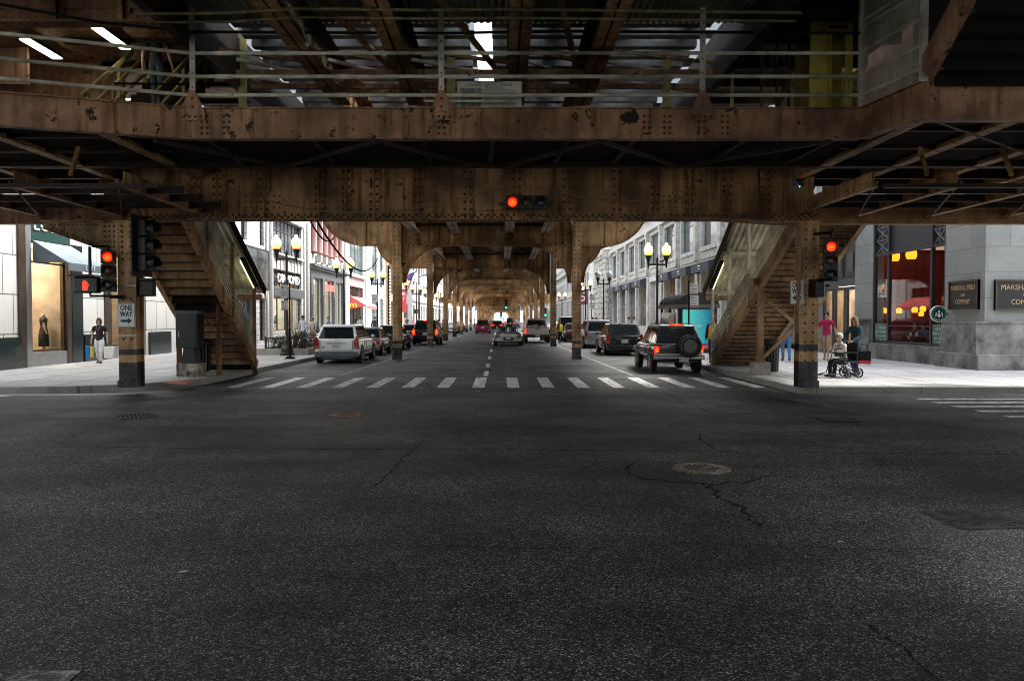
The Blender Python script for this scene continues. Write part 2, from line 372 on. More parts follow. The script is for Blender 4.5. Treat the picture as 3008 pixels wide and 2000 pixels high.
# edge lines along the columns, centre dashes
sheet([[(-4.95,23.2),(-4.83,23.2),(-4.0,60),(-4.12,60)], [(-4.12,60),(-4.0,60),(-3.9,116),(-4.02,116)]], 'lane_line', MARKW)
sheet([[(3.85,23.2),(3.97,23.2),(3.32,60),(3.2,60)], [(3.2,60),(3.32,60),(3.2,116),(3.08,116)]], 'lane_line', MARKW)
db = []
for py0, py1 in ((1104,1091),(1079,1069),(1055,1047),(1034,1026.5),(1012,1007),(1000,996)):
    a, b = onz(1427 + (1104-py0)*.22, py0), onz(1427 + (1104-py1)*.22, py1)
    db.append([(a.x-.07,a.y),(a.x+.07,a.y),(b.x+.07,b.y),(b.x-.07,b.y)])
sheet(db, 'lane_line', MARK)
sheet([[(-.9,23),(.05,23),(.3,58),(-.4,58)]], 'road_patch', ASPH2, .004)
q = [onz(*p) for p in ((0,1243),(420,1178),(700,1160),(520,1156),(300,1160),(0,1168))]
sheet([[(p.x,p.y) for p in q]], 'road_patch', ASPH2, .004)
q = [onz(*p) for p in ((2095,1216),(1860,1145),(2200,1150),(2540,1218))]
sheet([[(p.x,p.y) for p in q]], 'road_patch', ASPH2, .004)
# cracks and seams, drawn on the road where the photo has them
CRK = plain('tar_crack', (.02,.02,.021), .95, spec=.05, var=.3, scale=20)
_n, _l = CRK.node_tree.nodes, CRK.node_tree.links; _p = _n['Principled BSDF']; _t = N(_n, 'ShaderNodeBsdfTransparent'); _m = N(_n, 'ShaderNodeMixShader'); _z = N(_n, 'ShaderNodeTexNoise', Scale=38.0, Detail=4.0); _g = N(_n, 'ShaderNodeNewGeometry'); _l.new(_g.outputs['Position'], _z.inputs['Vector'])
_r = N(_n, 'ShaderNodeMapRange', clamp=True); _r.inputs['From Min'].default_value = .42; _r.inputs['From Max'].default_value = .62; _l.new(_z.outputs['Fac'], _r.inputs['Value']); _l.new(_r.outputs[0], _m.inputs[0]); _l.new(_p.outputs[0], _m.inputs[1]); _l.new(_t.outputs[0], _m.inputs[2]); _l.new(_m.outputs[0], _n['Material Output'].inputs[0])
def crack(pts, w, jit=.03, step=.12):
    P = [onz(*p) for p in pts]; out = []
    for a, b in zip(P, P[1:]):
        n = max(1, int((b-a).length/step))
        out += [a.lerp(b, i/n) for i in range(n)]
    out.append(P[-1]); L = []; Rr = []
    for i, p in enumerate(out):
        d = (out[min(i+1,len(out)-1)] - out[max(i-1,0)]).normalized(); nn = V((-d.y,d.x,0)); o = random.uniform(-jit,jit)
        ww = w*random.uniform(.35,1.15)*(1 if 0 < i < len(out)-1 else .1); L.append(p+nn*(o+ww/2)); Rr.append(p+nn*(o-ww/2))
    m = MB(); n = len(L); m.add([(p.x,p.y,.011) for p in L+Rr], [(i,i+1,n+i+1,n+i) for i in range(n-1)])
    return struct(m.build('road_crack', CRK))
crack([(190,1313),(500,1318),(1000,1321),(1500,1322),(2100,1328),(3008,1337)], .045, .012)
crack([(1255,1290),(1230,1310),(1180,1350),(1150,1390),(1090,1440)], .03)
crack([(2060,1270),(2055,1290),(2100,1322)], .035)
crack([(1835,1385),(1850,1370),(1880,1358)], .05)
crack([(1835,1385),(1900,1408),(2010,1420),(2085,1425),(2180,1420),(2280,1395)], .06, .05)
crack([(2085,1425),(2110,1455),(2180,1495),(2240,1555)], .055, .05)
crack([(1504,1611),(1750,1613),(1960,1602),(2080,1600),(2330,1608),(2680,1624)], .02, .02)
crack([(860,1605),(1200,1606),(1504,1611)], .014, .02)
crack([(2540,1830),(2680,1910),(2760,2010)], .045, .04)
crack([(180,1305),(230,1275),(265,1265)], .03)
crack([(100,1255),(260,1240),(300,1232)], .03)
crack([(1250,1118),(1262,1140),(1280,1165)], .04, .08, .3)
crack([(1945,1153),(2092,1214),(2560,1221)], .035, .03)
crack([(2390,1128),(2560,1148),(2640,1185)], .02, .02)
crack([(1440,1112),(1435,1080),(1455,1012)], .03, .05, .3)
crack([(1050,1100),(1300,1090),(1560,1062)], .05, .06, .3)
crack([(1130,1075),(1280,1030),(1310,1010)], .05, .06, .3)
# tactile ramp plates
sheet([[(p.x,p.y) for p in (onz(478,1127,ZP), onz(508,1119,ZP), onz(575,1119,ZP), onz(545,1129,ZP))]], 'pavement_ramp', plain('red_tactile', (.42,.10,.07), .8), ZP+.004)
sheet([[p for p in ((9.4,18.75),(9.95,17.97),(11.25,17.97),(10.6,18.75))]], 'pavement_ramp', brick('grey_tactile', (.26,.26,.26), (.12,.12,.12), .06, .06, 'xy', msize=.01, off=0), ZP+.004)
sheet([[(p.x,p.y) for p in (onz(0,1157.5),onz(0,1163),onz(400,1160),onz(400,1156))]], 'gutter', KERB, .004)
# iron covers in the road
IRON = steel('cast_iron', (.34,.26,.215), (.03,.025,.02), peel=.7); IROND = steel('cast_iron_dark', (.075,.072,.068), (.02,.02,.02), peel=.7)
IRONS = steel('cast_iron_studs', (.13,.12,.11), (.03,.025,.02), peel=.7); IRONR = steel('rusty_iron', (.42,.20,.12), (.04,.03,.02), peel=.62)
def round_cover(px, py, r, mat, label, holes=True):
    p = onz(px, py); o = thing('manhole_cover', label, 'manhole cover', (p.x,p.y,0), 'iron covers set in the road', world=False)
    MB().lathe([(r,0),(r,.012),(r-.045,.014),(r-.05,.004)], n=36).build('cover_frame', mat, o, smooth=False)
    d = MB().lathe([(r-.055,0),(r-.055,.012),(.001,.013)], n=36)
    if holes:
        d.mat(1); s = r*.155; n = 0
        for i in range(-5,6):
            for j in range(-5,6):
                x, y = (i+.5*(j%2))*s*1.25, j*s*1.1
                if x*x+y*y < (r-.11)**2: d.lathe([(s*.36,.0125),(s*.36,.0155),(.001,.0156)], (x,y,0), 7)
    d.build('lid', [mat, BLKM], o)
    return o
round_cover(2060, 1377, .325, IRON, 'pale round manhole lid with punched holes, ringed by cracked asphalt')
round_cover(1015, 1219, .29, IRONR, 'rusty red-brown round manhole lid beyond the long road seam')
round_cover(398, 1222, .40, IROND, 'dark broad manhole lid by the asphalt patch in front of the one way post')
round_cover(450, 1168, .30, IROND, 'small dark drain lid close to the rounded kerb')
def rect_cover(q, mat, label):
    P = [onz(*p) for p in q]; c = sum(P, V())/4; o = thing('utility_cover', label, 'utility cover', (c.x,c.y,0), 'iron covers set in the road', world=False)
    L = [p - c for p in P]; m = MB(); m.add([(p.x,p.y,.008) for p in L] + [(p.x*.93,p.y*.93,.012) for p in L], [(i,(i+1)%4,4+(i+1)%4,4+i) for i in range(4)]); m.build('cover_frame', GRAYM if 0 else mat, o)
    m = MB(); m.add([(p.x*.92,p.y*.92,.006) for p in L], [(0,1,2,3)]); m.mat(1)
    for i in range(1,12):
        for j in range(1,8):
            if (i+j) % 2: continue
            a = L[0].lerp(L[1], i/12); b = L[3].lerp(L[2], i/12); p = a.lerp(b, j/8)*.9; m.cbox((p.x,p.y,.008), (.05,.03,.008))
    m.build('cover_plate', [mat, IRONS], o)
rect_cover([(2690,1500),(2912,1497),(3060,1550),(2830,1556)], IROND, 'dark rectangular studded cover plate at the right edge of the road')
rect_cover([(2380,1226),(2500,1226),(2545,1240),(2420,1240)], IROND, 'small dark rectangular cover beside the right zebra bars')
# specks of litter on the asphalt
LIT = plain('paper_scrap', (.6,.6,.57), .8)
for i, (px, py, s, w) in enumerate(((537,1681,.035,'pale torn scrap lying alone on the dark foreground road'),(2468,1593,.025,'tiny pale scrap near the long foreground crack'),(2160,1181,.03,'pale scrap lying in the gutter shadow by the right corner column'),(2370,1178,.03,'white scrap on the road just off the right kerb'),(1403,1150,.06,'white paper strip lying before the zebra bars'))):
    p = onz(px,py); m = MB(); m.add([(-s,-s*.4,.006),(s*.8,-s*.6,.01),(s,s*.5,.012),(-s*.6,s*.6,.007)], [(0,1,2,3)])
    o = m.build('litter_scrap', LIT); o.location = (p.x,p.y,0); tag(o, w, 'litter', 'scraps of litter on the road')
# ================= elevated railway: bents, track spans =================
def column(m, x, y, w, d, z0, z1, bands=(), riv=.42, rr=.026, rows=2, sill=ZP):
    # riveted H-section: two flange plates facing the street ends, web between; m has mats [paint, band]
    zs = [z0] + [b for p in bands for b in p] + [z1]
    cuts = sorted(set(zs))
    for a, b in zip(cuts, cuts[1:]):
        mid = (a+b)/2; m.mat(1 if any(p[0] <= mid <= p[1] for p in bands) else 0)
        m.box(x-w/2, x+w/2, y, y+.035, a, b); m.box(x-w/2, x+w/2, y+d-.035, y+d, a, b)
        m.box(x-.03, x+.03, y+.035, y+d-.035, a, b)
        for s in (-1,1): m.box(x+s*w*.27-.012, x+s*w*.27+.012, y+.035, y+d-.035, a, b)
        if riv:
            z = z0 + .2
            while z < z1 - .05:
                if a <= z < b:
                    for s in ((-.09,.09) if rows == 2 else (-.14,-.05,.05,.14)):
                        m.rivet((x+s, y, z), (0,-1,0), rr)
                z += riv
    m.mat(1); m.box(x-w/2-.03, x+w/2+.03, y-.02, y-.001, z0, z0+.16); m.mat(0)
def plate_girder(m, x0, x1, y, d, z0, z1, stiff=(), riv=.16, rr=.024, fl=.2):
    # web plate with flange angles, cover plates, stiffener angles and rivet rows on the face towards -y
    m.box(x0, x1, y+d/2-.012, y+d/2+.012, z0+.03, z1-.03)
    for z, s in ((z0,1), (z1,-1)):
        m.box(x0, x1, y+d/2-fl/2-.06, y+d/2+fl/2+.06, min(z, z+s*.03), max(z, z+s*.03))
        m.box(x0, x1, y+d/2-.045, y+d/2-.012, min(z+s*.03, z+s*.17), max(z+s*.03, z+s*.17))
    for xs in stiff:
        m.box(xs-.015, xs+.015, y+d/2-.14, y+d/2-.045, z0+.03, z1-.03)
        for s in (-1,1): m.box(xs+s*.015, xs+s*.12, y+d/2-.075, y+d/2-.045, z0+.171, z1-.171)
        if riv:
            z = z0+.25
            while z < z1-.2:
                for s in (-1,1): m.rivet((xs+s*.075, y+d/2-.075, z), (0,-1,0), rr)
                z += riv*1.15
    if riv:
        x = x0+.08
        while x < x1:
            if all(abs(x-q) > .04 for q in stiff):
                m.rivet((x, y+d/2-.045, z0+.07), (0,-1,0), rr); m.rivet((x+riv/2, y+d/2-.045, z0+.125), (0,-1,0), rr)
            m.rivet((x, y+d/2-fl/2-.02, z0), (0,0,-1), rr); m.rivet((x+riv/2, y+d/2-fl/2+.04, z0), (0,0,-1), rr)
            x += riv
SX = (-3.59, -1.91, .30, 1.78)        # stringer lines
GB = 4.74                             # underside of the cross girders
CLX, CRX = -4.40, 3.12                # column lines
def arch_knee(m, xc, s, z0, z1, reach, y, t, n=12, pad=.0):
    # filled web between a column and the girder with a quarter-ellipse edge and a bent flange
    poly = [(xc, z1), (xc, z0)] ; ed = []
    for i in range(n+1):
        a = pi/2*i/n; ed.append((xc + s*(pad + reach*(1-cos(a))), z0 + (z1-z0)*sin(a)))
    poly = [(xc, z1)] + [(xc, z0)] + ed
    m.prism(poly, 'y', y-t/2, y+t/2)
    for a, b in zip(ed, ed[1:]): m.beam((a[0],y,a[1]), (b[0],y,b[1]), .22, .02, up=(0,1,0)) if 0 else m.add(
        [(a[0],y-.11,a[1]),(a[0],y+.11,a[1]),(b[0],y+.11,b[1]),(b[0],y-.11,b[1]),(a[0]-s*.02,y-.11,a[1]+.02),(a[0]-s*.02,y+.11,a[1]+.02),(b[0]-s*.02,y+.11,b[1]+.02),(b[0]-s*.02,y-.11,b[1]+.02)],
        [(0,1,2,3),(4,7,6,5),(0,3,7,4),(1,5,6,2)])
    return ed
def round_cantilever(m, xc, s, x_end, z0, z1, y, rv=True):
    # deep bracket that runs out level and then sweeps up in a round belly
    L = abs(x_end-xc); fl = L*.38; n = 14; ed = [(xc, z0), (xc+s*fl, z0)]
    for i in range(1, n+1):
        a = pi/2*i/n; ed.append((xc + s*(fl + (L-fl)*sin(a)), z0 + (z1-z0)*(1-cos(a))))
    m.prism([(xc, z1)] + ed, 'y', y-.012, y+.012)
    for a, b in zip(ed, ed[1:]):
        d = (V((b[0]-a[0],0,b[1]-a[1]))).normalized(); nn = V((-d.z*1,0,d.x))*s
        p, q = V((a[0],y,a[1])), V((b[0],y,b[1]))
        for (h0, h1, t0, t1) in ((0,.022,-.12,.12), (.022,.13,-.04,-.012)):
            vs = [p+nn*h0+V((0,t0,0)), p+nn*h0+V((0,t1,0)), q+nn*h0+V((0,t1,0)), q+nn*h0+V((0,t0,0)), p+nn*h1+V((0,t0,0)), p+nn*h1+V((0,t1,0)), q+nn*h1+V((0,t1,0)), q+nn*h1+V((0,t0,0))]
            m.add(vs, [(0,3,2,1),(4,5,6,7),(0,1,5,4),(1,2,6,5),(2,3,7,6),(3,0,4,7)])
        if rv:
            k = max(1, int((q-p).length/.17))
            for i in range(k): m.rivet(p.lerp(q,(i+.5)/k)+nn*.075+V((0,-.04,0)), (0,-1,0), .024)
    xs = xc+s*fl; m.box(xs-.05, xs+.05, y-.1, y-.012, z0+.03, z1)
STF = steel('viaduct_paint_far_lit', (.72,.45,.23), (.1,.07,.05), peel=.7, streak=.4, soot=.3)  # same paint lightened: brighter light of the far tunnel put into the colour
def bent(Y, label, cant=None, knees=True, riv=True, zt=6.4, outer=False):
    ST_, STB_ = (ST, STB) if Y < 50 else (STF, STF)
    t = thing('railway_bent', label, 'viaduct frame', (0,Y,0), 'riveted steel frames of the elevated railway')
    B = ((0.0,.50),(.66,.77)) if riv else ((0,.5),)
    for x in (CLX, CRX):
        m = MB(); column(m, x, Y, .355, .33, 0, 6.35, B, riv=.19 if riv else 0, rr=.03); m.build('column', [STB_, BAND], t)
    m = MB(); plate_girder(m, CLX+.2, CRX-.2, Y+.05, .34, GB, zt, [SX[0],-2.75,SX[1],-.8,SX[2],1.05,SX[3],2.6] if riv else [SX[0],SX[1],SX[2],SX[3]], riv=.2 if riv else 0, rr=.032)
    m.build('cross_girder', ST_, t)
    if knees:
        for x, s in ((CLX+.2,1),(CRX-.2,-1)):
            m = MB(); ed = arch_knee(m, x, s, 3.2, GB-.002, 1.75, Y+.22, .024, pad=.18)
            if riv:
                for a in ed[1:-1]: m.rivet((a[0]-s*.06, Y+.208, a[1]+.07), (0,-1,0), .022)
            m.build('knee_bracket', ST_, t)
    if outer:
        m = MB(); arch_knee(m, CRX+.2, 1, 3.2, GB-.002, 1.2, Y+.22, .024, pad=.12); m.build('knee_bracket', ST, t)
    if cant:
        for x, s, e in ((CLX-.2,-1,cant[0]),(CRX+.2,1,cant[1])):
            m = MB(); round_cantilever(m, x, s, e, GB, zt, Y+.22, riv); m.build('cantilever_bracket', STB, t)
    return t
YB = [32.5, 47.3, 60.4, 72.0, 84.0, 96.0, 108.5, 141.5, 153.5, 165.5, 177.5, 190, 203, 216, 229, 242, 256, 270, 284, 298, 313, 328, 344, 360, 378, 398]
bent(YB[0], 'first tan steel frame beyond the zebra bars, with round-bellied brackets at both sides', (-7.65, 6.08), outer=True)
bent(YB[1], 'second tan steel frame, an arch standing just behind the first', (-7.65, 6.08))
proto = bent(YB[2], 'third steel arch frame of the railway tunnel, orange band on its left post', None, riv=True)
nth = ['fourth', 'fifth', 'sixth', 'seventh', 'eighth', 'ninth', 'tenth', 'eleventh', 'twelfth', 'thirteenth', 'fourteenth', 'fifteenth', 'sixteenth']
where = ['behind the red minivan lane, pale lit posts', 'pale posts lit from the left', 'slim pale posts', 'last before the far junction', 'first past the far junction', 'deep in the railway tunnel', 'deep in the tunnel near its bright end', 'tiny in the bright tunnel end', 'tiny, almost at the tunnel end', 'a sliver near the tunnel end', 'a sliver at the tunnel end', 'thin arch at the white end', 'last thin arch']
far = None
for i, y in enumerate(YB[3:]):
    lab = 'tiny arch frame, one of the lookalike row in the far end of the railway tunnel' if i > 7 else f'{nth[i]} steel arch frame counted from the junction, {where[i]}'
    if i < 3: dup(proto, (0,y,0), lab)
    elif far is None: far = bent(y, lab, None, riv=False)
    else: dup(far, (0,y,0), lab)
# orange painted band on the third left post
o = MB().box(CLX-.19, CLX+.19, YB[2]-.012, YB[2]-.002, .5, .72).build('paint_band', plain('orange_band', (.62,.22,.05), .6), None)
o.parent = proto; o.matrix_parent_inverse = M.Translation((0,-YB[2],0))

# ---- big corner bent over the zebra ----
Y0 = 17.6
t = thing('corner_bent', 'tall riveted plate girder across the junction on two dark-footed posts at the kerbs', 'viaduct frame', (0,Y0,0))
XC0, XC1 = -8.48, 6.95
m = MB(); column(m, XC0, Y0, .41, .38, ZP, 3.93, ((ZP,.72),(.89,1.02)), riv=.30, rr=.03); m.build('column', [STB, BAND], t)
m = MB(); column(m, XC1, Y0, .41, .36, ZP, 3.93, ((ZP,.74),(.98,1.13)), riv=.21, rr=.027, rows=2); m.build('column', [STB, BAND], t)
stf = [at(px, 600, Y0).x for px in (560, 625, 765, 930, 1010, 1093, 1225, 1373, 1518, 1668, 1818, 1930, 2034, 2147, 2260)]
m = MB(); plate_girder(m, XC0-.1, XC1+.2, Y0+.1, .46, 3.96, 6.35, stf, riv=.15, rr=.034, fl=.3)
m.mat(0)
for px0, px1, z0, z1 in ((700,835,4.13,4.62),(1360,1500,4.13,6.3),(1930,2010,4.13,4.55)):   # splice plates
    a, b = at(px0,600,Y0).x, at(px1,600,Y0).x; yy = Y0+.33-.05
    m.box(a, b, yy, yy+.04, z0+.05, z1)
    for i in range(int((b-a)/.13)):
        for j in range(int((z1-z0)/.13)):
            if px0 != 1360 or i in (0,1,int((b-a)/.13)-1): m.rivet((a+.07+i*.13, yy, z0+.12+j*.13), (0,-1,0), .022)
m.build('cross_girder', ST, t)
m = MB()
pl = [(-8.66,3.9),(-10.45,3.9),(-10.45,3.78),(-8.66,3.14)]
m.prism(pl, 'y', Y0+.20, Y0+.224); m.box(-10.45,-8.66,Y0+.04,Y0+.38,3.9,3.925)
m.beam((-10.45,Y0+.21,3.77),(-8.66,Y0+.21,3.13),.30,.022)
for i in range(4):
    for j in range(6): m.rivet((-8.74-.11*i, Y0+.2, 3.82-.118*j), (0,-1,0), .028)
for i in range(12): m.rivet((-9.2-.1*i, Y0+.2, 3.85), (0,-1,0), .024); m.rivet((-9.0-.115*i, Y0+.2, 3.33+.041*i), (0,-1,0), .024)
m.build('cantilever_bracket', steel('bracket_paint', (.62,.40,.22), (.07,.035,.025), peel=.57), t)
m = MB(); m.box(XC0-.25, XC0+.25, Y0-.012, Y0-.001, 3.1, 3.9)
for i in range(2):
    for j in range(6): m.rivet((XC0-.1+.2*i, Y0-.012, 3.2+.12*j), (0,-1,0), .03)
m.build('gusset_plate', STB, t)

# ---- track spans ----
def span(y0, y1, zb, label, ties=True, plat=None, pans=None, brace=True, tie_from=None, step=.62):
    t = thing('track_span', label, 'railway deck', (0,y0,0), 'spans of the railway deck')
    zt = 7.3
    for x in SX:
        m = MB(); m.box(x-.012,x+.012,y0,y1,zb+.02,zt-.02); m.box(x-.19,x-.015,y0,y1,zb,zb+.02); m.box(x+.015,x+.19,y0,y1,zb,zb+.02); m.box(x-.19,x+.19,y0,y1,zb+.0201,zb+.03); m.box(x-.2,x+.2,y0,y1,zt-.02,zt)
        m.mat(1); m.box(x-.19,x-.02,y0,y1,zb-.012,zb-.001); m.box(x+.02,x+.19,y0,y1,zb-.012,zb-.001); m.build('stringer', [ST if zb < 6 else STD, PALE if zb < 6 else ST], t)
    if brace:
        n = max(1, round((y1-y0)/7))
        for i in range(n):
            a, b = y0+(y1-y0)*i/n, y0+(y1-y0)*(i+1)/n
            for xa, xb in ((SX[0],SX[1]),(SX[2],SX[3]),(SX[1],SX[2])):
                m = MB(); m.beam((xa,a,zb+.25),(xb,b,zb+.25),.11,.05); m.beam((xa,b,zb+.32),(xb,b,zb+.32),.12,.12)
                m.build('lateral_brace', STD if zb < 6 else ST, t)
    if zb > 6 and pans:
        for xa, xb in ((-5.4,SX[0]),(SX[0],SX[1]),(SX[1],SX[2]),(SX[2],SX[3]),(SX[3],4.3)):
            for k in range(3):
                ya = 14.7+.95*k; m = MB(); m.beam((xa+.1,ya,6.75+.12*(k%2)),(xb-.1,ya+.95,6.8),.06,.06); m.build('lattice_bar', RAIL if k % 2 else ST, t)
                if k < 2: m = MB(); m.beam((xa+.1,ya+.95,6.62),(xb-.1,ya+.95,6.62),.07,.09); m.build('cross_strut', STM, t)
    m = MB(); y = y0+.1
    if ties:
        while y < y1: m.box(-5.15, -.66, y, y+.22, zt+.001, zt+.2); m.box(-.2, 4.0, y, y+.22, zt+.001, zt+.2); y += step
    else: m.box(-5.15, 4.0, y0, y1, zt+.001, zt+.2)
    m.build('timber_deck', TIES if ties else TIMB, t)
    m = MB()
    for x in ((-4.9,-4.2,-2.75,-1.3,.05,1.04,2.4,3.7) if ties else (-4.9,-4.2,-3.2,-2.3,-1.5,-.8,-.1,.6,1.5,2.3,3.0,3.7)): m.box(x-(.2 if ties else .36), x+(.2 if ties else .36), y0, y1, zt+.201, zt+.25)
    m.build('plank_walk', TIMB, t)
    m = MB()
    for x in SX: m.box(x-.04, x+.04, y0, y1, zt+.251, zt+.42)
    m.build('rail', GRAYM, t)
    if plat:
        for a, b in plat:
            m = MB(); m.box(a,b,y0,y1,zt+.3,zt+.45)
            for yy in (y0+i*1.5 for i in range(1+int((y1-y0)/1.5))): m.box(a,b,yy,yy+.12,zt+.05,zt+.3)
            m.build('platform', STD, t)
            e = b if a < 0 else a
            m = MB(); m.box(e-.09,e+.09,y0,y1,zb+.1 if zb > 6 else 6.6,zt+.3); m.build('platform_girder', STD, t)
    if pans:
        m = MB()
        for xa, xb in pans[2]:
            n = int((xb-xa)/.06); L = []
            for i in range(n+1): L.append((xa+(xb-xa)*i/n, zb+.68+(.035 if i % 2 else 0)))
            vs = [(x,pans[0],z) for x,z in L]+[(x,pans[1],z) for x,z in L]; m.add(vs, [(i,i+1,n+2+i,n+1+i) for i in range(n)])
        m.build('corrugated_ceiling', CORR, t)
    return t
PALE = steel('pale_flange', (.50,.45,.38), (.15,.1,.06), peel=.66, streak=.3, soot=.6)
TIES = plain('weathered_sleepers', (.27,.27,.265), .85, var=.3, scale=4)
CORR = steel('corrugated_sheet', (.34,.33,.27), (.16,.11,.06), peel=.66, streak=.3, soot=.55)
PL = ((-8.3,-5.62),(4.5,7.4))
span(-34, 8.6, 6.5, 'dark railway deck over the camera, closed underneath', ties=False, plat=((-9,-5.3),(4.1,8.2)))
span(8.6, Y0, 6.5, 'railway deck above the footbridge with corrugated sheets between its beams', ties=True, plat=((-9,-5.62),(4.5,8.2)), pans=(8.6,14.6,[(SX[0]+.2,SX[1]-.2),(SX[1]+.2,SX[2]-.2),(SX[2]+.2,SX[3]-.2),(-5.7,SX[0]-.2),(SX[3]+.2,4.5)]))
span(Y0, YB[0], 5.3, 'railway deck between the big girder and the first arch frame', ties=True, plat=PL)
span(YB[0], YB[1], 5.3, 'railway deck between the first and second arch frames', ties=True, plat=PL)
words = ['second and third', 'third and fourth', 'fourth and fifth', 'fifth and sixth', 'sixth and seventh']
for i in range(1, 6): span(YB[i], YB[i+1], 5.3, f'railway deck between the {words[i-1]} arch frames', ties=False, plat=PL if i < 2 else None)
span(YB[6], YB[7], 4.95, 'railway deck crossing the far junction, dark underneath', ties=False)
span(YB[7], YB[-1], 5.3, 'railway deck running on to the bright tunnel end', ties=False)
CANO, ns, ls, bb = newmat('sky_dimmer_frosted')  # translucent sheet that dims the sky behind the sleepers
ns.remove(bb); tr = N(ns, 'ShaderNodeBsdfTranslucent'); tr.inputs[0].default_value = (.10,.116,.132,1); df = N(ns, 'ShaderNodeBsdfDiffuse'); df.inputs[0].default_value = (.35,.36,.36,1); mxs = N(ns, 'ShaderNodeMixShader'); mxs.inputs[0].default_value = .5
ls.new(tr.outputs[0], mxs.inputs[1]); ls.new(df.outputs[0], mxs.inputs[2]); ls.new(mxs.outputs[0], ns['Material Output'].inputs[0])
for a, b, w in ((-9.6,-.95,'left'),(.15,8.8,'right')):  # canopies over the tracks, added so gaps between sleepers show grey sky light
    t = thing('sky_dimmer_canopy', f'pale frosted canopy over the {w} track, glimpsed in the gaps between the sleepers', 'canopy', ((a+b)/2,8,11.6), 'added sky-dimming sheets over the tracks')
    m = MB(); m.add([(a,2,11.61),(b,2,11.61),(b,66,11.61),(a,66,11.61)], [(0,1,2,3)]); m.build('dimming_sheet', CANO, t); m = MB()
    for i in range(22): m.box(a,b,3+3*i,3.12+3*i,11.35,11.599)
    m.build('rafters', STD, t); e = a+.6 if a < 0 else b-.6
    for i in range(11): MB().box(e-.08,e+.08,5+6*i,5.16+6*i,7.76,11.34).build('canopy_post', STB, t)
for a, b, w in ((9.05,25,'right'),):  # station slab stretched out of view to keep light off the road
    o = MB().box(a,b,-4,13.15,7.62,7.78).build('shade_slab', STD); tag(o, f'dark underside of the station house at the upper {w} of the picture', 'shade slab')
# far footbridge girders over the far junction
for y, w in ((112,'near'),(139.5,'far')):
    o = MB().box(-9,7.6,y,y+.4,3.9,5.3).build('station_girder', ST); tag(o, f'long tan girder across the {w} side of the far junction', 'girder', 'girders over the far junction')
# ================= footbridge and station mezzanine =================
YM = 13.9
ZF0, ZF1 = 4.92, 5.43
P0 = (-11.6, 11.75); P1 = (-5.52, YM); P2 = (6.36, YM); P3 = (6.62, 12.35); P4 = (17.0, 12.35)
t = thing('footbridge', 'rust-flaked tan footbridge beam and walkway crossing the whole picture above the junction', 'footbridge', (0,YM,0))
def fascia(m, a, b, z0=ZF0, z1=ZF1, th=.03):
    d = V((b[0]-a[0], b[1]-a[1], 0)); L = d.length; d.normalize(); n = V((-d.y, d.x, 0))
    def bx(s0, s1, n0, n1, za, zb):
        vs = [V((a[0],a[1],0))+d*s+n*q+V((0,0,z)) for z in (za,zb) for s,q in ((s0,n0),(s1,n0),(s1,n1),(s0,n1))]
        m.add(vs, [(0,3,2,1),(4,5,6,7),(0,1,5,4),(1,2,6,5),(2,3,7,6),(3,0,4,7)])
    bx(0,L,0,th,z0,z1); bx(0,L,-.05,.16,z1,z1+.022); bx(0,L,-.035,.16,z0-.022,z0)
    return d, n, L
m = MB(); d, n, L = fascia(m, P1, P2)
for xs in [at(px,360,YM).x for px in (600,665,1297,1900,1960,2062,2130)]:
    for s in (-.05,.05):
        for z in (5.0,5.1,5.2,5.3): m.rivet((xs+s, YM, z), (0,-1,0), .028)
m.build('fascia_beam', STM, t)
m = MB(); fascia(m, P0, P1); m.build('fascia_beam', STM, t)
m = MB(); fascia(m, P2, P3); m.build('fascia_beam', STM, t)
m = MB(); fascia(m, P3, P4, 4.86, 5.62); m.build('fascia_beam', STM, t)
# rear beam and floor
m = MB(); m.box(-11.6, 16.5, 16.45, 16.5, ZF0, 5.4); m.box(-11.6, 16.5, 16.38, 16.6, ZF0-.022, ZF0); m.build('rear_beam', STD, t)
m = MB(); m.prism([(-11.6,11.9),(-5.5,13.97),(6.42,13.97),(6.68,12.42),(16.5,12.42),(16.5,16.44),(-11.6,16.44)], 'z', 5.02, 5.08); m.build('walkway_floor', TIMB, t)
zz = ZF0-.03
for px0, px1 in ((560,740),(740,960),(960,1180),(1180,1350),(1375,1650),(1650,1935),(1935,2250)):
    pass
nodes = [(-6.2,0),(-4.55,1),(-2.2,0),(-.55,1),(.1,1),(1.75,0),(3.7,1),(5.9,0)]
for (xa,fa),(xb,fb) in zip(nodes, nodes[1:]):
    ya, yb = (16.36 if fa else 13.98), (16.36 if fb else 13.98)
    m = MB(); m.beam((xa,ya,zz),(xb,yb,zz),.10,.06); m.build('floor_brace', STD, t)
for x in (-5.3,-3.4,-1.4,-.15,1.2,2.4,4.4,6.0):
    m = MB(); m.beam((x,13.98,zz+.07),(x-.1,16.36,zz+.07),.09,.07); m.build('floor_joist', STD, t)
# railing: gusseted posts, tube rails, black cable
t = thing('bridge_railing', 'pale grey pipe railing with tall posts in triangular brown feet on the footbridge beam', 'railing', (0,YM,5.4))
for px in (568, 1297, 2062):
    x = at(px, 300, YM).x
    m = MB(); m.box(x-.05,x+.05,YM-.035,YM-.015,5.60,8.0); m.box(x-.012,x+.012,YM-.015,YM+.07,5.6,8.0)
    for z in (5.8,6.05,6.3,6.6,6.9): m.rivet((x,YM-.035,z),(0,-1,0),.016)
    p = m.build('post', RAIL, t)
    m = MB(); m.prism([(x-.22,5.22),(x+.22,5.22),(x+.22,5.36),(x+.05,5.74),(x-.05,5.74),(x-.22,5.36)], 'y', YM-.06, YM-.036)
    for s in (-.15,-.05,.05,.15): m.rivet((x+s,YM-.06,5.28),(0,-1,0),.026)
    for z in (5.45,5.6): m.rivet((x,YM-.06,z),(0,-1,0),.024)
    m.build('foot', STM, p)
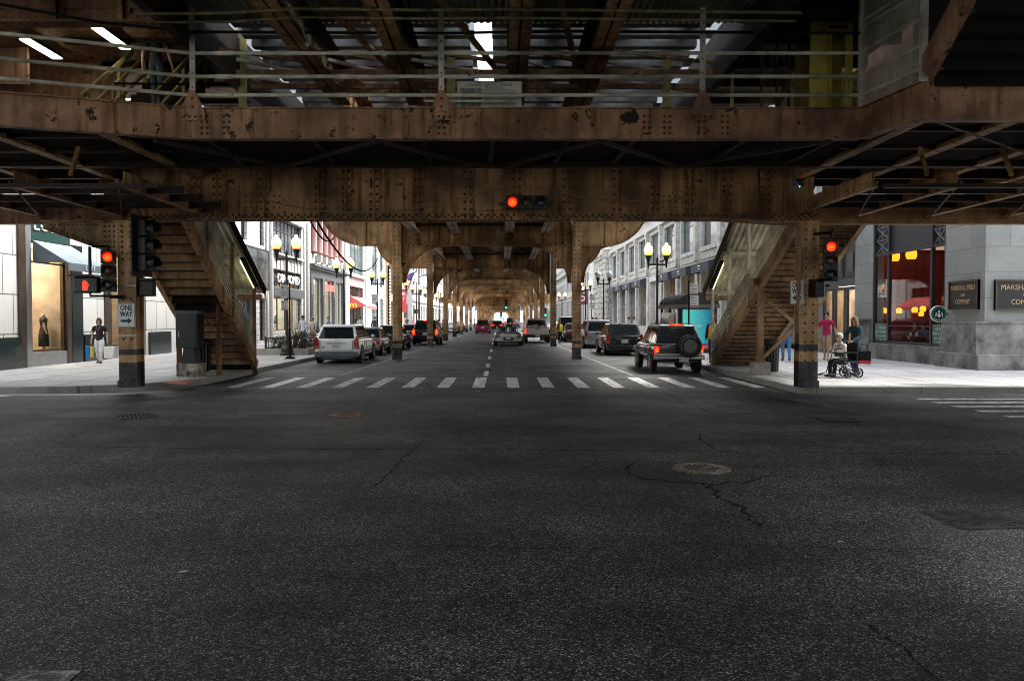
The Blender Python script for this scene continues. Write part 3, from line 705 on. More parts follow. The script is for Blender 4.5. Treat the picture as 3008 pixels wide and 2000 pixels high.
for z, r in ((6.40,.033),(5.99,.034),(5.665,.033),(5.58,.022)):
    pts = [(P0[0],P0[1],z),(P1[0],P1[1]-.02,z),(P2[0],P2[1]-.02,z)]
    if r < .03: pts = [(-1.4,YM+.05,z),(.2,YM+.05,z)]
    m = MB().tube(pts, r, 8)
    if r > .03:
        for px in (660, 1010, 1960): x = at(px,300,YM).x; m.tube([(x-.14,YM-.02,z),(x+.14,YM-.02,z)], r*1.22, 8)
    m.build('pipe_rail', RAIL, t)
a = [at(0,18,12.9), at(300,72,13.4), at(568,100,YM), at(1297,104,YM), at(1650,98,YM), at(2519,104,YM)]
m = MB().tube([(P0[0],P0[1],a[0].z)] + [(p.x,p.y-.09,p.z) for p in a], .026, 8)
o = m.build('cable', BLKM); tag(o, 'thick black cable strung along the footbridge posts above the top rail', 'cable')
# rear ochre railing
t = thing('rear_railing', 'ochre steel posts and rails along the far side of the footbridge', 'railing', (0,16.5,5.4))
for px in (712, 1325, 1857, 1887, 1959, 2151, 2365):
    x = at(px, 250, 16.55).x; w = .03 if px in (1857,1887,2151) else .085; top = 6.2 if px in (1857,1887) else 7.9
    MB().box(x-w,x+w,16.55,16.6,5.35,top).build('post', RAILY, t)
for z in (5.62, 6.1): MB().tube([(-5,16.6,z),(6.6,16.6,z)], .028, 8).build('pipe_rail', RAILY, t)
x0 = at(1895,280,16.6).x; m = MB().tube([(x0,16.6,5.1),(x0,16.6,5.7),(x0+.06,16.6,5.84),(x0+.16,16.6,5.9)], .03, 8); m.build('standpipe', RAIL, t)
# conduits under the ceiling
for k, (y, z, r, w) in enumerate(((12.1, 6.455, .026, 'upper'), (12.35, 6.42, .022, 'lower'))):
    m = MB().tube([(-5.6,y,z-.06),(-4.3,y,z-.05),(-3.2,y,z+.02),(-1.2,y,z),(.3,y,z+.01),(2.6,y,z-.02),(4.6,y,z-.04)], r, 8)
    o = m.build('conduit', steel('conduit_dull', (.17,.15,.07), (.1,.07,.04), peel=.7)); tag(o, f'{w} of two thin ochre conduits under the corrugated ceiling', 'conduit', 'ceiling conduits')
m = MB().tube([at(840,20,12.9), at(860,55,12.9), at(885,80,13.2), at(895,115,13.6), at(905,135,13.7)], .03, 8)
o = m.build('conduit', RAIL); tag(o, 'bent pale pipe dropping from the corrugated ceiling at left of the deck', 'conduit', 'ceiling conduits')
# poster panel
pa, pb = at(1344,323,14.12), at(1532,239,14.12)
t = thing('notice_board', 'pale notice panel with a map and printed lines behind the footbridge rails', 'notice', (pa.x,14.12,pa.z))
cx, cz, w, h = (pa.x+pb.x)/2, (pa.z+pb.z)/2, pb.x-pa.x, pb.z-pa.z
POST = plain('poster_paper', (.62,.64,.52), .5, var=.05); INK = plain('print_ink', (.08,.08,.08), .6, var=0); INK2 = plain('print_grey', (.30,.31,.28), .6, var=0)
MB().box(pa.x,pb.x,14.12,14.15,pa.z,pb.z).build('panel', POST, t)
text('Leave early. Leave late. Alternate.', 'lettering', INK, t, (cx, 14.115, pa.z+h*.86), .075, width=w*.74, ext=.002)
text('Rail customers.', 'lettering', INK, t, (cx, 14.115, pa.z+h*.965), .07, width=w*.44, ext=.002)
text('Effective April 2007', 'lettering', INK, t, (cx+w*.07, 14.115, pa.z+h*.765), .045, width=w*.25, ext=.002)
m = MB()
for i in range(11):
    z = pa.z+h*(.70-.062*i); m.box(pa.x+w*.41, pa.x+w*(.94-.1*random.random()), 14.114, 14.119, z, z+.012)
m.build('printed_lines', INK2, t)
m = MB(); m.box(pa.x+w*.04, pa.x+w*.38, 14.114, 14.119, pa.z+h*.03, pa.z+h*.76); m.mat(1)
for i in range(9):
    m.box(pa.x+w*.05+i*w*.036, pa.x+w*.058+i*w*.036, 14.11, 14.1135, pa.z+h*.05, pa.z+h*.74); m.box(pa.x+w*.05, pa.x+w*.37, 14.1055, 14.1095, pa.z+h*(.06+.075*i), pa.z+h*(.067+.075*i))
m.build('map', [plain('map_print', (.36,.37,.33), .6, var=.4, scale=14), INK], t)

# ---- ochre wire-mesh gate and mesh screens at right ----
OCH = plain('ochre_paint', (.80,.68,.14), .5, var=.15); OCHM = plain('ochre_wire', (.62,.52,.10), .5, var=.1)
def lattice(m, o, u, v, L, H, s=.055, w=.007):
    # diamond wire mesh in the plane o + u*a + v*b
    o, u, v = V(o), V(u), V(v); n = int((L+H)/s)
    for sg in (1,-1):
        for i in range(n+1):
            c = i*s
            if sg > 0: a0, b0, a1, b1 = max(0,c-H), min(c,H), min(c,L), max(0,c-L)
            else: a0, b0, a1, b1 = max(0,c-H), H-min(c,H), min(c,L), H-max(0,c-L)
            if abs(a1-a0) < .01: continue
            m.beam(o+u*a0+v*b0, o+u*a1+v*b1, w, w, up=u.cross(v))
YD = 15.6
ga, gb = at(2379,325,YD), at(2507,30,YD)
t = thing('mesh_gate', 'ochre yellow gate with wire mesh panels at the right end of the footbridge', 'gate', (ga.x,YD,5.08))
m = MB(); W = gb.x-ga.x
for a, b in ((0,.18),(.30,.35),(W-.07,W)): m.box(ga.x+a, ga.x+b, YD, YD+.06, 5.09, 8.0)
m.box(ga.x+.18, ga.x+.30, YD+.02, YD+.05, 5.09, 8.0)
m.box(ga.x+.35, gb.x-.07, YD, YD+.05, 7.55, 7.65); m.box(ga.x+.35, gb.x-.07, YD, YD+.05, 5.09, 5.16); m.box(ga.x+.35, gb.x-.07, YD, YD+.05, 7.40, 7.46)
m.box(ga.x+.37, ga.x+.43, YD+.005, YD+.045, 5.17, 7.39); m.box(gb.x-.14, gb.x-.08, YD+.005, YD+.045, 5.17, 7.39)
m.build('frame', OCH, t)
m = MB(); lattice(m, (ga.x+.43,YD+.03,5.17), (1,0,0), (0,0,1), gb.x-.14-ga.x-.43, 2.22); lattice(m, (ga.x+.35,YD+.03,7.66), (1,0,0), (0,0,1), gb.x-.07-ga.x-.35, .34, .07); m.build('wire_mesh', OCHM, t)
MB().box(ga.x-.02, gb.x+.1, YD+.75, YD+.8, 5.09, 8.0).build('back_panel', plain('ochre_dim', (.30,.25,.05), .7, var=.3), t)
t = thing('mesh_screen', 'grey pipe rails over a fine wire mesh screen where the footbridge turns towards the viewer', 'screen', (P2[0],P2[1],5.45))
u = (V((P3[0],P3[1],0))-V((P2[0],P2[1],0))); L = u.length; u.normalize()
m = MB(); lattice(m, (P2[0],P2[1],5.46), u, (0,0,1), L, 2.3, .04, .005); m.build('wire_mesh', RAIL, t)
for z in (5.66,6.02,6.44,6.86,6.97): MB().tube([(P2[0],P2[1],z),(P3[0],P3[1],z+.0)], .028, 8).build('pipe_rail', RAIL, t)
for p in (P2, P3): MB().box(p[0]-.05,p[0]+.05,p[1]-.05,p[1]+.03,5.44,8.0).build('post', RAIL, t)
for i, (px, w) in enumerate(((2255,'left'),(2300,'middle'),(2335,'right'))):
    q = at(px, 250, 16.9); t = thing('mesh_screen', f'{w} of three wire mesh screens in brown frames at the right of the footbridge', 'screen', (q.x,16.9,5.1), 'wire mesh screens')
    MB().box(q.x-.15,q.x-.1,16.9,16.95,5.1,7.7).build('post', STM, t)
    m = MB(); lattice(m, (q.x-.1,16.92,5.4), (1,0,0), (0,0,1), .22, 2.1, .05, .006); m.build('wire_mesh', RAIL, t)
# stair rising towards the viewer at upper right
t = thing('platform_stair', 'dark underside of a stair with a flaked tan side beam at the upper right corner', 'staircase', (6.62,12.35,5.4))
def stringer(m, x, w, ya, za, yb, zb, h): m.beam((x,ya,za),(x,yb,zb), w, h, up=(0,0,1))
m = MB(); stringer(m, 6.66, .16, 12.3, 5.62, 4.6, 11.2, .34); m.build('stringer', STM, t)
m = MB(); stringer(m, 8.9, .16, 12.3, 5.62, 4.6, 11.2, .34); m.build('stringer', STM, t)
m = MB()
for i in range(30): y = 12.25-i*.255; z = 5.5+i*.185; m.box(6.75,8.82,y-.28,y,z,z+.03); m.box(6.75,8.82,y-.02,y,z-.16,z)
m.build('step_boards', BLKM, t)
t = thing('station_wall', 'black painted station wall filling the upper right corner', 'wall', (8,13.0,5.6))
MB().box(6.95,17,13.2,13.3,5.63,8.2).build('wall', BLKM, t); MB().box(8.6,8.7,13.31,21,5.09,8.8).build('side_wall', STM, t)

# ---- floor framing over both pavements ----
def framing(s, label):
    # joists towards the viewer, cross beams, rods; two layers as in the photo
    t = thing('floor_framing', label, 'floor framing', (s*10,15,4.1), 'floor framing over the pavements')
    xs = [6.78,8.3,10.0,11.8,13.6] if s > 0 else [-6.9,-8.9,-10.8,-12.6,-14.2]
    for x in xs:
        m = MB(); y0 = 12.45 if s > 0 else max(12.2, 11.75+(x+11.6)*.3536)+.18; m.box(x-.11,x+.11,y0,19.3,4.9,4.93); m.box(x-.015,x+.015,y0,19.3,4.93,5.3); m.build('joist', ST, t)
    for y in ((13.6,15.0,16.9,18.2,19.2) if s > 0 else (14.1,15.3,16.9,18.2,19.2)):
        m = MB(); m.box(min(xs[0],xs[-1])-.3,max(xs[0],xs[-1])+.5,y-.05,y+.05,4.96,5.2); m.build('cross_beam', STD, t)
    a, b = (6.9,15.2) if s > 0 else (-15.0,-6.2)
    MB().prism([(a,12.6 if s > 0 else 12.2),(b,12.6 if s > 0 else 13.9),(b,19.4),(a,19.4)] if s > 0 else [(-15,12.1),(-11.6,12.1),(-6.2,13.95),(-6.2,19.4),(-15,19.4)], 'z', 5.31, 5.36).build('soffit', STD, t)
    for x in xs:
        m = MB(); m.box(x-.07,x+.07,14.25,18.3,4.10,4.12); m.box(x-.012,x+.012,14.25,18.3,4.12,4.4); m.build('lower_joist', ST, t)
    m = MB(); m.box(a,b,14.05,14.15,4.07,4.10); m.box(a,b,14.09,14.11,4.10,4.15); m.build('lower_beam', STD, t)
    for y in (15.2,16.2,17.2): MB().box(a,b,y-.035,y+.035,4.14,4.28).build('lower_cross_beam', STD, t)
    m = MB(); m.box(a if s < 0 else 7.35,b if s > 0 else -8.7,18.3,18.5,3.93,4.32); m.build('edge_beam', plain('edge_beam_paint', (.30,.15,.05), .6, var=.4) if s > 0 else STM, t)
    for i in range(4):
        x = xs[i]; m = MB(); m.tube([(x,14.1,4.2),(xs[i+1],18.3,4.05)], .022, 6); m.build('tie_rod', STD, t)
    m = MB()
    for x in (xs[0]+s*.9, xs[1]+s*.9, xs[2]+s*.5): m.beam((x,14.12,4.3),(x+s*.05,14.5,4.88),.06,.06)
    m.build('hanger', ST, t)
    return t
framing(1, 'dark steel floor beams over the right pavement, seen from below')
framing(-1, 'dark steel floor beams over the left pavement, seen from below')
m = MB().tube([(6.9,12.5,4.86),(9.2,14.2,4.82),(13,17,4.76)], .02, 6); o = m.build('tie_rod', STD); tag(o, 'single slanting rod slung below the right floor beams', 'rod')

# ---- left mezzanine room: ceiling, walls, lamps, stair, two climbers ----
t = thing('mezzanine_room', 'dim brown station room behind the left railing with riveted wall and ceiling beams', 'station room', (-10,16,5.1))
MB().box(-14.6,-5.9,12.0,20.5,7.46,7.52).build('ceiling', STM, t)
MB().box(-14.6,-8.5,17.6,17.7,5.09,7.46).build('back_wall', STM, t)
m = MB(); m.box(-14.6,-6.2,12.6,12.75,7.05,7.46)
m.build('ceiling_beam', STD, t)
m = MB(); plate_girder(m, -14.0, -6.0, 14.1, .2, 7.02, 7.46, [-12.5,-11,-9.5,-8,-6.8], riv=.14, rr=.02); m.build('ceiling_beam', STM, t)
m = MB(); m.box(-14.4,-9.8,16.2,16.28,6.55,7.3); m.build('hanging_panel', STM, t)
m = MB(); m.prism([(-13.6,5.95),(-8.9,5.1),(-8.9,5.08),(-13.6,5.3)], 'y', 16.9, 17.0)
for i in range(24): m.rivet((-13.4+.19*i, 16.9, 5.8-.034*i), (0,-1,0), .03)
m.build('sloping_girder', STM, t)
LAMP = glow('fluorescent_diffuser', (1.0,.93,.66), 1.3)
for i, (x, y, w) in enumerate(((-9.5,15.6,'longest strip, near the left edge'),(-7.75,15.0,'just left of the two climbing people'),(-9.6,18.0,'low one half hidden behind the stair rail'),(-11.9,18.6,'at the extreme left edge above the beam'))):
    t = thing('ceiling_lamp', f'fluorescent lamp in the left station room, {w}', 'lamp', (x,y,7.28), 'fluorescent lamps in the station room', world=False)
    MB().prism([(-.11,0),(.11,0),(.07,.09),(-.07,.09)], 'y', 0, 1.2).build('housing', BLKM, t)
    MB().box(-.10,.10,.02,1.18,-.03,-.003).build('diffuser', LAMP, t)
    MB().box(-.01,.01,.58,.6,.09,.2).build('hanger', BLKM, t)
t = thing('inner_stair', 'station stair with ochre handrails rising away behind the left railing', 'staircase', (-7.3,15,5.1))
m = MB()
for i in range(13): m.box(-8.0,-6.6,15.0+.27*i,15.27+.27*i,5.1+.2*i,5.13+.2*i); m.box(-8.0,-6.6,15.0+.27*i,15.02+.27*i,4.92+.2*i,5.1+.2*i)
m.build('step_boards', TIMB, t)
for x in (-7.98,-6.63):
    for dz in (.86,.50,.16): MB().beam((x,14.9,5.08+dz),(x,18.4,5.08+dz+2.6),.05,.08).build('handrail', RAILY, t)
    for k in range(3): y = 15.1+1.2*k; MB().box(x-.03,x+.03,y,y+.05,5.1+.74*(y-15),6.0+.74*(y-15)).build('baluster', RAILY, t)
MB().tube([at(333,246,14.6),at(333,312,14.6)], .03, 8).build('newel', RAILY, t)
m = MB().tube([at(333,246,14.6),at(560,248,14.6)], .022, 8); m.build('gate_rail', BLKM, t)

# riveted plate glimpsed behind slats over the left stair
a, b = at(462,592,18.6), at(532,508,18.6); t = thing('riveted_plate', 'sunlit tan riveted plate behind dark slats above the left stair', 'steel plate', (a.x,18.6,a.z))
m = MB(); m.box(a.x,b.x,18.9,18.92,a.z,b.z)
for i in range(3):
    for j in range(8): m.rivet((a.x+.12+.18*i, 18.9, a.z+.06+.085*j), (0,-1,0), .022)
m.build('plate', steel('bright_plate', (.62,.42,.22), (.3,.16,.08), peel=.7), t)
for i in range(5): z = a.z+.1+.14*i; MB().beam((a.x-.03,18.6,z+.10),(b.x+.03,18.6,z-.04),.05,.06).build('slat', STD, t)
for x in (a.x,b.x): MB().box(x-.05,x+.05,18.55,18.62,a.z-.3,b.z+.1).build('upright', ST, t)
# ================= covered stairs from the pavements =================
CORRY = steel('canopy_sheet', (.52,.51,.40), (.3,.24,.12), peel=.68, streak=.2, soot=.7)
TUBE = glow('stair_lamp_tube', (1.0,.93,.45), .9)
def slope_stair(s, x0, x1, yb, yt, zt, label, roof, cat='staircase'):
    # s=-1 left pavement; x0 = street side, x1 = building side
    t = thing('covered_stair', label, cat, ((x0+x1)/2, yb, ZP), 'covered stairs to the station')
    k = (zt-ZP)/(yb-yt)
    def z(y): return ZP+(yb-y)*k
    n = int((yb-yt)/.27); m = MB()
    a, b = min(x0,x1)+.06, max(x0,x1)-.06
    for i in range(n):
        y = yb-i*.27; zz = z(y); m.mat(1 if s < 0 and i in (9,10) else 0)
        m.box(a,b,y-.29,y,zz+k*.27-.05,zz+k*.27-.02); m.box(a,b,y-.03,y-.005,zz-.045,zz+k*.27-.05); kk = m.k; m.mat(1); m.box(a,b,y-.04,y-.0305,zz-.060,zz-.034); m.mat(kk)
    m.build('step_boards', [WOODST, TIMB], t)
    for x in (x0, x1):
        m = MB(); q = -.04; m.beam((x,yb+.1,ZP-.02+.1),(x,yt,zt+.1),.05,.36); m.beam((x,yb+.15,ZP-.20),(x,yt,zt-.13+.0),.13,.025)
        m.build('stringer', ST if s < 0 else WOODST, t)
    # street-side railing
    xr = x0
    for dz in (.98,.84,.70,.56,.42,.30): MB().beam((xr,yb-.05,ZP+dz),(xr,yt+.3,zt+dz-.3*k),.04,.05).build('handrail', RAIL, t)
    MB().beam((x1,yb-.05,ZP+.9),(x1,yt+.3,zt+.9-.3*k),.04,.05).build('handrail', RAIL, t)
    # canopy: corrugated sheet with ribs down the slope, edge beams, purlins, posts
    ya, za, yc, zc = roof; rk = (zc-za)/(ya-yc)
    e0, e1 = x0 - s*.24, x1 + s*.1
    L = []; nn = int(abs(e1-e0)/.045)
    for i in range(nn+1): L.append((e0+(e1-e0)*i/nn, .022 if (i//2) % 2 else -.022))
    m = MB(); vs = [(x,ya,za+d) for x,d in L]+[(x,yc,zc+d) for x,d in L]; m.add(vs, [(i,i+1,nn+2+i,nn+1+i) for i in range(nn)]); m.build('canopy', CORRY, t)
    m = MB(); m.beam((e0,ya,za-.06),(e0,yc,zc-.06),.06,.2); m.beam((e1,ya,za-.06),(e1,yc,zc-.06),.06,.2); m.build('canopy_edge', BLKM if s < 0 else STD, t)
    m = MB()
    for i in range(5):
        y = ya+(yc-ya)*(i+.02)/4.2; zz = za+(zc-za)*(i+.02)/4.2; m.box(min(e0,e1)+.03,max(e0,e1)-.03,y-.04,y+.04,zz-.14,zz-.035)
    m.build('purlin', CORRY, t)
    for y in (yb-.08, yb-2.0, yb-3.9):
        zr = za+rk*(ya-y)-.12
        m = MB(); m.box(x0-.045,x0+.045,y-.045,y+.045,ZP if y > yb-.2 else z(y)+.1,zr); m.build('canopy_post', ST if s < 0 else RAIL, t)
        if y > yb-.2: MB().box(x1-.045,x1+.045,y-.045,y+.045,ZP,zr).build('canopy_post', ST, t)
    m = MB(); m.box(min(e0,e1),max(e0,e1),yb-.12,yb-.04,za-.34,za-.16); m.build('lintel', WOODST, t)
    # wire panel at the top part of the railing
    m = MB(); y1, y2 = yb-2.6, yb-4.4
    for i in range(26):
        y = y1+(y2-y1)*i/25; m.beam((x0+s*.02,y,z(y)+.55),(x0+s*.02,y,z(y)+1.75),.012,.012)
    for i in range(20):
        d = .55+1.2*i/19; m.beam((x0+s*.02,y1,z(y1)+d),(x0+s*.02,y2,z(y2)+d),.012,.02)
    if s < 0: m.build('wire_panel', RAIL, t)
    # tube lamp under the canopy
    yl = ya-.5; xl = x0-s*.12
    m = MB(); m.beam((xl,yl,za+rk*(ya-yl)-.22),(xl,yl-1.25,za+rk*(ya-yl+1.25)-.22),.12,.08); lm = m.build('lamp_housing', BLKM, t)
    m = MB(); m.beam((xl+s*.07,yl,za+rk*(ya-yl)-.25),(xl+s*.07,yl-1.2,za+rk*(ya-yl+1.2)-.25),.02,.07); m.build('lamp_tube', TUBE, lm)
    return t, z
L, zl = slope_stair(-1, -7.62, -9.08, 24.0, 17.75, 4.85, 'left covered stair, brown boarded underside and corrugated canopy, beside the green cabinet', (24.25,2.62,17.9,6.45))
for x, y, top in ((-9.02,21.7,2.05),(-7.82,21.45,2.15)):
    MB().box(x-.055,x+.055,y-.055,y+.055,ZP,top).build('support_post', steel('rusty_post', (.30,.12,.06), (.1,.04,.03), peel=.6), L)
MB().box(-9.0,-7.7,23.75,24.05,ZP,.5).build('bottom_box', BLKM, L)
RS, zr = slope_stair(1, 7.12, 8.66, 26.4, 18.55, 4.15, 'right covered stair with boarded underside, corrugated canopy and braced post on concrete block', (26.6,2.66,18.7,7.6))
p = MB().box(7.12,7.27,21.6,21.75,.58,2.75).build('support_post', WOODST, RS)
MB().box(6.98,7.42,21.45,21.9,ZP,.5).build('concrete_block', plain('block_concrete', (.34,.31,.26), .9, var=.3), RS)
MB().box(7.08,7.31,21.56,21.79,.5,.58).build('base_plate', ST, RS)
MB().box(8.6,8.72,21.6,21.72,ZP,2.6).build('support_post', WOODST, RS)
for a, b in (((7.25,21.62,2.3),(9.0,21.62,.9)),((7.25,21.6,.62),(9.0,21.6,2.3))):
    MB().beam(a,b,.05,.09).build('diagonal_brace', WOODST, RS)
MB().box(6.95,7.5,21.55,21.8,2.62,2.82).build('bracket', WOODST, RS)
# pipe under the big girder that turns down the right post
a, b = at(2040,641,17.4), at(2335,660,17.4)
m = MB().tube([(3.2,17.42,3.99),(a.x,17.4,a.z),(b.x,17.4,b.z),(b.x+.1,17.4,b.z-.1),(b.x+.1,17.42,1.4)], .045, 8)
o = m.build('drain_pipe', plain('pipe_brown', (.22,.12,.06), .5, var=.3)); tag(o, 'brown pipe running under the big girder and down the right corner post', 'pipe')

# ================= buildings =================
WIN = plain('window_pane_reflecting', (.10,.115,.12), .06, spec=.8, var=.5, scale=.6)
WIND = plain('window_pane_dark', (.02,.022,.025), .05, spec=.7, var=.3)
BRONZE = plain('bronze_frame', (.10,.075,.055), .35, metal=.6, var=.2)
TEAL = plain('blue_green_frame', (.07,.14,.15), .5, var=.15)
SLATE = plain('slate_grey_paint', (.065,.075,.08), .5, var=.15)
DARKF = plain('dark_frame', (.02,.022,.03), .4, var=.1)
INT = plain('shop_wall_warm', (.55,.44,.33), .8, var=.35, scale=.9)
INTW = plain('shop_wall_pale', (.66,.62,.52), .8, var=.3, scale=.8)
INTR = plain('cafe_wall_red', (.17,.005,.006), .7, var=.4, scale=.7)
CEIL = glow('shop_ceiling_light', (1.0,.80,.52), .9)
CEILB = glow('shop_ceiling_light_bright', (1.0,.84,.62), 3.2); INTD = plain('shop_wall_dim', (.22,.17,.12), .8, var=.5, scale=.8); CEILD = glow('shop_ceiling_light_dim', (1.0,.75,.45), .3)
CEILW = glow('shop_ceiling_light_white', (1.0,.92,.78), .8)
GRAN = plain('dark_green_granite', (.02,.03,.03), .12, spec=.6, var=.5, scale=30)
STONE1 = brick('limestone_panels', (.50,.50,.48), (.06,.07,.065), 1.0, 1.23, 'wall', var=.05, msize=.018, off=.5, grime=.10)
TERRA = brick('pale_terracotta', (.47,.46,.43), (.2,.19,.18), .62, .34, 'wall', var=.08, msize=.02, grime=.12)
TERRAP = plain('pale_terracotta_trim', (.50,.49,.46), .6, var=.12, bump=.2)
STONE2 = brick('grey_stone_blocks', (.31,.325,.305), (.20,.20,.19), 1.35, .78, 'wall', var=.10, msize=.012, grime=.22)
STONE2D = plain('grey_stone_base', (.21,.21,.19), .75, var=.5, scale=1.6, bump=.3)
STONE3 = brick('weathered_cream_stone', (.55,.53,.47), (.36,.35,.31), 1.1, .62, 'wall', var=.07, msize=.008, grime=.34)
STONE3T = plain('weathered_cream_trim', (.56,.54,.48), .75, var=.35, scale=2.5, bump=.3)
BROWNM = plain('red_brown_terracotta', (.17,.055,.045), .45, var=.3)
def wall_cells(m, s, X, th, ys, zs, holes):
    Y = sorted(set(ys+[h[0] for h in holes]+[h[1] for h in holes])); Z = sorted(set(zs+[h[2] for h in holes]+[h[3] for h in holes]))
    for a, b in zip(Y, Y[1:]):
        run = None
        for c, d in zip(Z, Z[1:]):
            my, mz = (a+b)/2, (c+d)/2
            solid = not any(h[0] < my < h[1] and h[2] < mz < h[3] for h in holes)
            if solid: run = (run[0], d) if run else (c, d)
            if (not solid or d == Z[-1]) and run: m.box(X, X+s*th, a, b, *run); run = None
            if not solid: run = None
    return m
def window(root, s, y0, y1, z0, z1, ny=1, nz=(), inset=.22, X=None, fm=DARKF, pm=WIN, fw=.07, nylow=None, label=None, name='window'):
    X = (FL if s < 0 else FR) if X is None else X
    a, b = X+s*(inset-.05), X+s*(inset+.05); m = MB()
    m.box(a,b,y0,y0+fw,z0,z1); m.box(a,b,y1-fw,y1,z0,z1); m.box(a,b,y0+fw,y1-fw,z0,z0+fw); m.box(a,b,y0+fw,y1-fw,z1-fw,z1)
    for i in range(1,ny): y = y0+(y1-y0)*i/ny; m.box(a+s*.01,b-s*.01,y-fw*.35,y+fw*.35,z0+fw,z1-fw)
    for z in nz: m.box(a+s*.013,b-s*.013,y0+fw,y1-fw,z-fw*.4,z+fw*.4)
    w = m.build(name, fm, root, label=label)
    xp = X+s*inset; p = MB().add([(xp,y0+.01,z0+.01),(xp,y1-.01,z0+.01),(xp,y1-.01,z1-.01),(xp,y0+.01,z1-.01)], [(0,1,2,3)]).build('pane', pm, w)
    return w
def room(root, s, y0, y1, z0, z1, d=3.0, wall=INT, lamp=CEIL, X=None, x0=.3, strip=True):
    X = (FL if s < 0 else FR) if X is None else X
    a, b = X+s*x0, X+s*(x0+d); m = MB()
    m.box(b,b+s*.05,y0,y1,z0,z1); m.box(a,b,y0,y0+.03,z0,z1); m.box(a,b,y1-.03,y1,z0,z1); m.box(a,b,y0+.03,y1-.03,z0,z0+.03); m.box(a,b,y0+.03,y1-.03,z1-.03,z1)
    r = m.build('shop_interior', wall, root)
    if strip: MB().box(a+s*.35,b-s*.5,y0+.3,y1-.3,z1-.09,z1-.04).build('ceiling_light', lamp, r)
    return r
def shell(root, s, y0, y1, z1, mat, X=None, depth=14, th=.45, ends=True):
    X = (FL if s < 0 else FR) if X is None else X
    m = MB(); m.box(X+s*th, X+s*depth, y0+.02, y1-.02, z1-.3, z1-.01)
    if ends: m.box(X+s*th, X+s*depth, y0, y0+.3, ZP, z1-.31); m.box(X+s*th, X+s*depth, y1-.3, y1, ZP, z1-.31)
    m.box(X+s*(depth-.3), X+s*depth, y0+.31, y1-.31, ZP, z1-.31)
    return m.build('back_walls', mat, root)
CLUT = [plain('display_%d' % i, c, .7, var=.3) for i, c in enumerate(((.5,.08,.06),(.6,.5,.35),(.08,.1,.16),(.65,.62,.55),(.1,.25,.3)))]
def clutter(r, s, y0, y1, z0, x, n=6):
    rnd = random.Random(int(y0*13)); 
    for i in range(n):
        y = y0+.4+(y1-y0-.8)*(i+rnd.random()*.6)/n; h = rnd.uniform(.5,1.5); w = rnd.uniform(.18,.4); d = rnd.uniform(.5,1.6)
        m = MB().lathe([(w*.4,z0),(w*.5,z0+h*.3),(w*.35,z0+h*.55),(w*.55,z0+h*.85),(w*.2,z0+h)], (x+s*d,y,0), 8) if rnd.random() < .5 else MB().box(x+s*d-w/2,x+s*d+w/2,y-w/2,y+w/2,z0,z0+h*.6)
        m.build('display_stand', CLUT[rnd.randrange(5)], r)
def bldg(name, label, s, y0, cat='building', X=None): return thing(name, label, cat, ((FL if s < 0 else FR) if X is None else X, y0, ZP))
TOP = 17.0
# --- left 1: limestone shop with granite base, awning and lit windows ---
b = bldg('stone_shop', 'pale limestone shop with dark granite base, blue-grey awning and lit dress window at far left', -1, 21.5)
holes = [(24.5,27.4,ZP,5.2), (30.0,33.2,ZP,4.6)]
MBw = wall_cells(MB(), -1, FL, .45, [21.5,36.2], [ZP,TOP], holes); MBw.build('wall', STONE1, b)
shell(b, -1, 21.5, 36.2, TOP, STONE1)
for a, c in ((21.5,24.45),(28.15,29.7),(33.4,35.5)): MB().box(FL-.2,FL+.1,a,c,ZP,1.13).build('granite_base', GRAN, b)
MB().box(FL-.2,FL+.06,27.42,28.12,ZP,4.3).build('granite_pier', GRAN, b)
MB().box(FL-.2,FL+.08,24.42,24.75,ZP,5.2).build('bronze_pier', BRONZE, b); MB().box(FL-.2,FL+.04,24.76,25.1,ZP,5.2).build('bronze_pier', GRAYM, b)
MB().box(FL-.2,FL+.05,27.12,27.40,ZP,4.3).build('bronze_pier', BRONZE, b)
MB().box(FL-.2,FL+.05,29.72,30.2,ZP,5).build('bronze_pier', BRONZE, b)
w = window(b, -1, 25.1, 27.12, .62, 4.25, 1, (3.56,), .1, fm=BRONZE, pm=GLASS); window(b, -1, 30.2, 33.1, .62, 4.5, 2, (), .15, fm=BRONZE, pm=GLASS)
MB().box(FL-.3,FL+.03,25.11,27.11,ZP,.6).build('stall_riser', GRAYM, b); MB().box(FL-.3,FL+.03,30.2,33.1,ZP,.6).build('stall_riser', GRAYM, b)
MB().box(FL-.15,FL+.02,25.1,27.4,4.27,5.2).build('sign_panel', plain('green_sign_panel', (.012,.045,.04), .4), b)
r = room(b, -1, 24.6, 27.4, .3, 4.26, 2.6, INT, CEILB); room(b, -1, 29.9, 33.3, .3, 4.55, 2.6, INT, CEIL)
text('LOFT', 'lettering', WHT, b, (FL+.035, 26.1, 4.78), .62, rot=(R(90),0,R(90)), width=1.7, ext=.02)
m = MB()
yy = 26.0; 
for i in range(24): a0, a1 = 2*pi*i/24, 2*pi*(i+1)/24; m.beam((FL+.06,yy+.27*cos(a0),3.86+.27*sin(a0)),(FL+.06,yy+.27*cos(a1),3.86+.27*sin(a1)),.03,.03,up=(1,0,0))
m.build('ring_emblem', GRAYM, b)
m = MB()
for i in range(12):
    a0 = FL+1.2*i/12; 
m.add([(FL+.06,25.15,4.24),(FL+.06,27.4,4.24),(FL+1.2,27.4,3.52),(FL+1.2,25.15,3.52)], [(0,1,2,3)]); m.add([(FL+1.2,25.15,3.52),(FL+1.2,27.4,3.52),(FL+1.2,27.4,3.27),(FL+1.2,25.15,3.27)], [(0,1,2,3)])
m.add([(FL+.06,25.15,4.24),(FL+1.2,25.15,3.52),(FL+.06,25.15,3.52)], [(0,1,2)])
aw = m.build('awning', plain('awning_blue_grey', (.13,.17,.19), .8, var=.12), b)
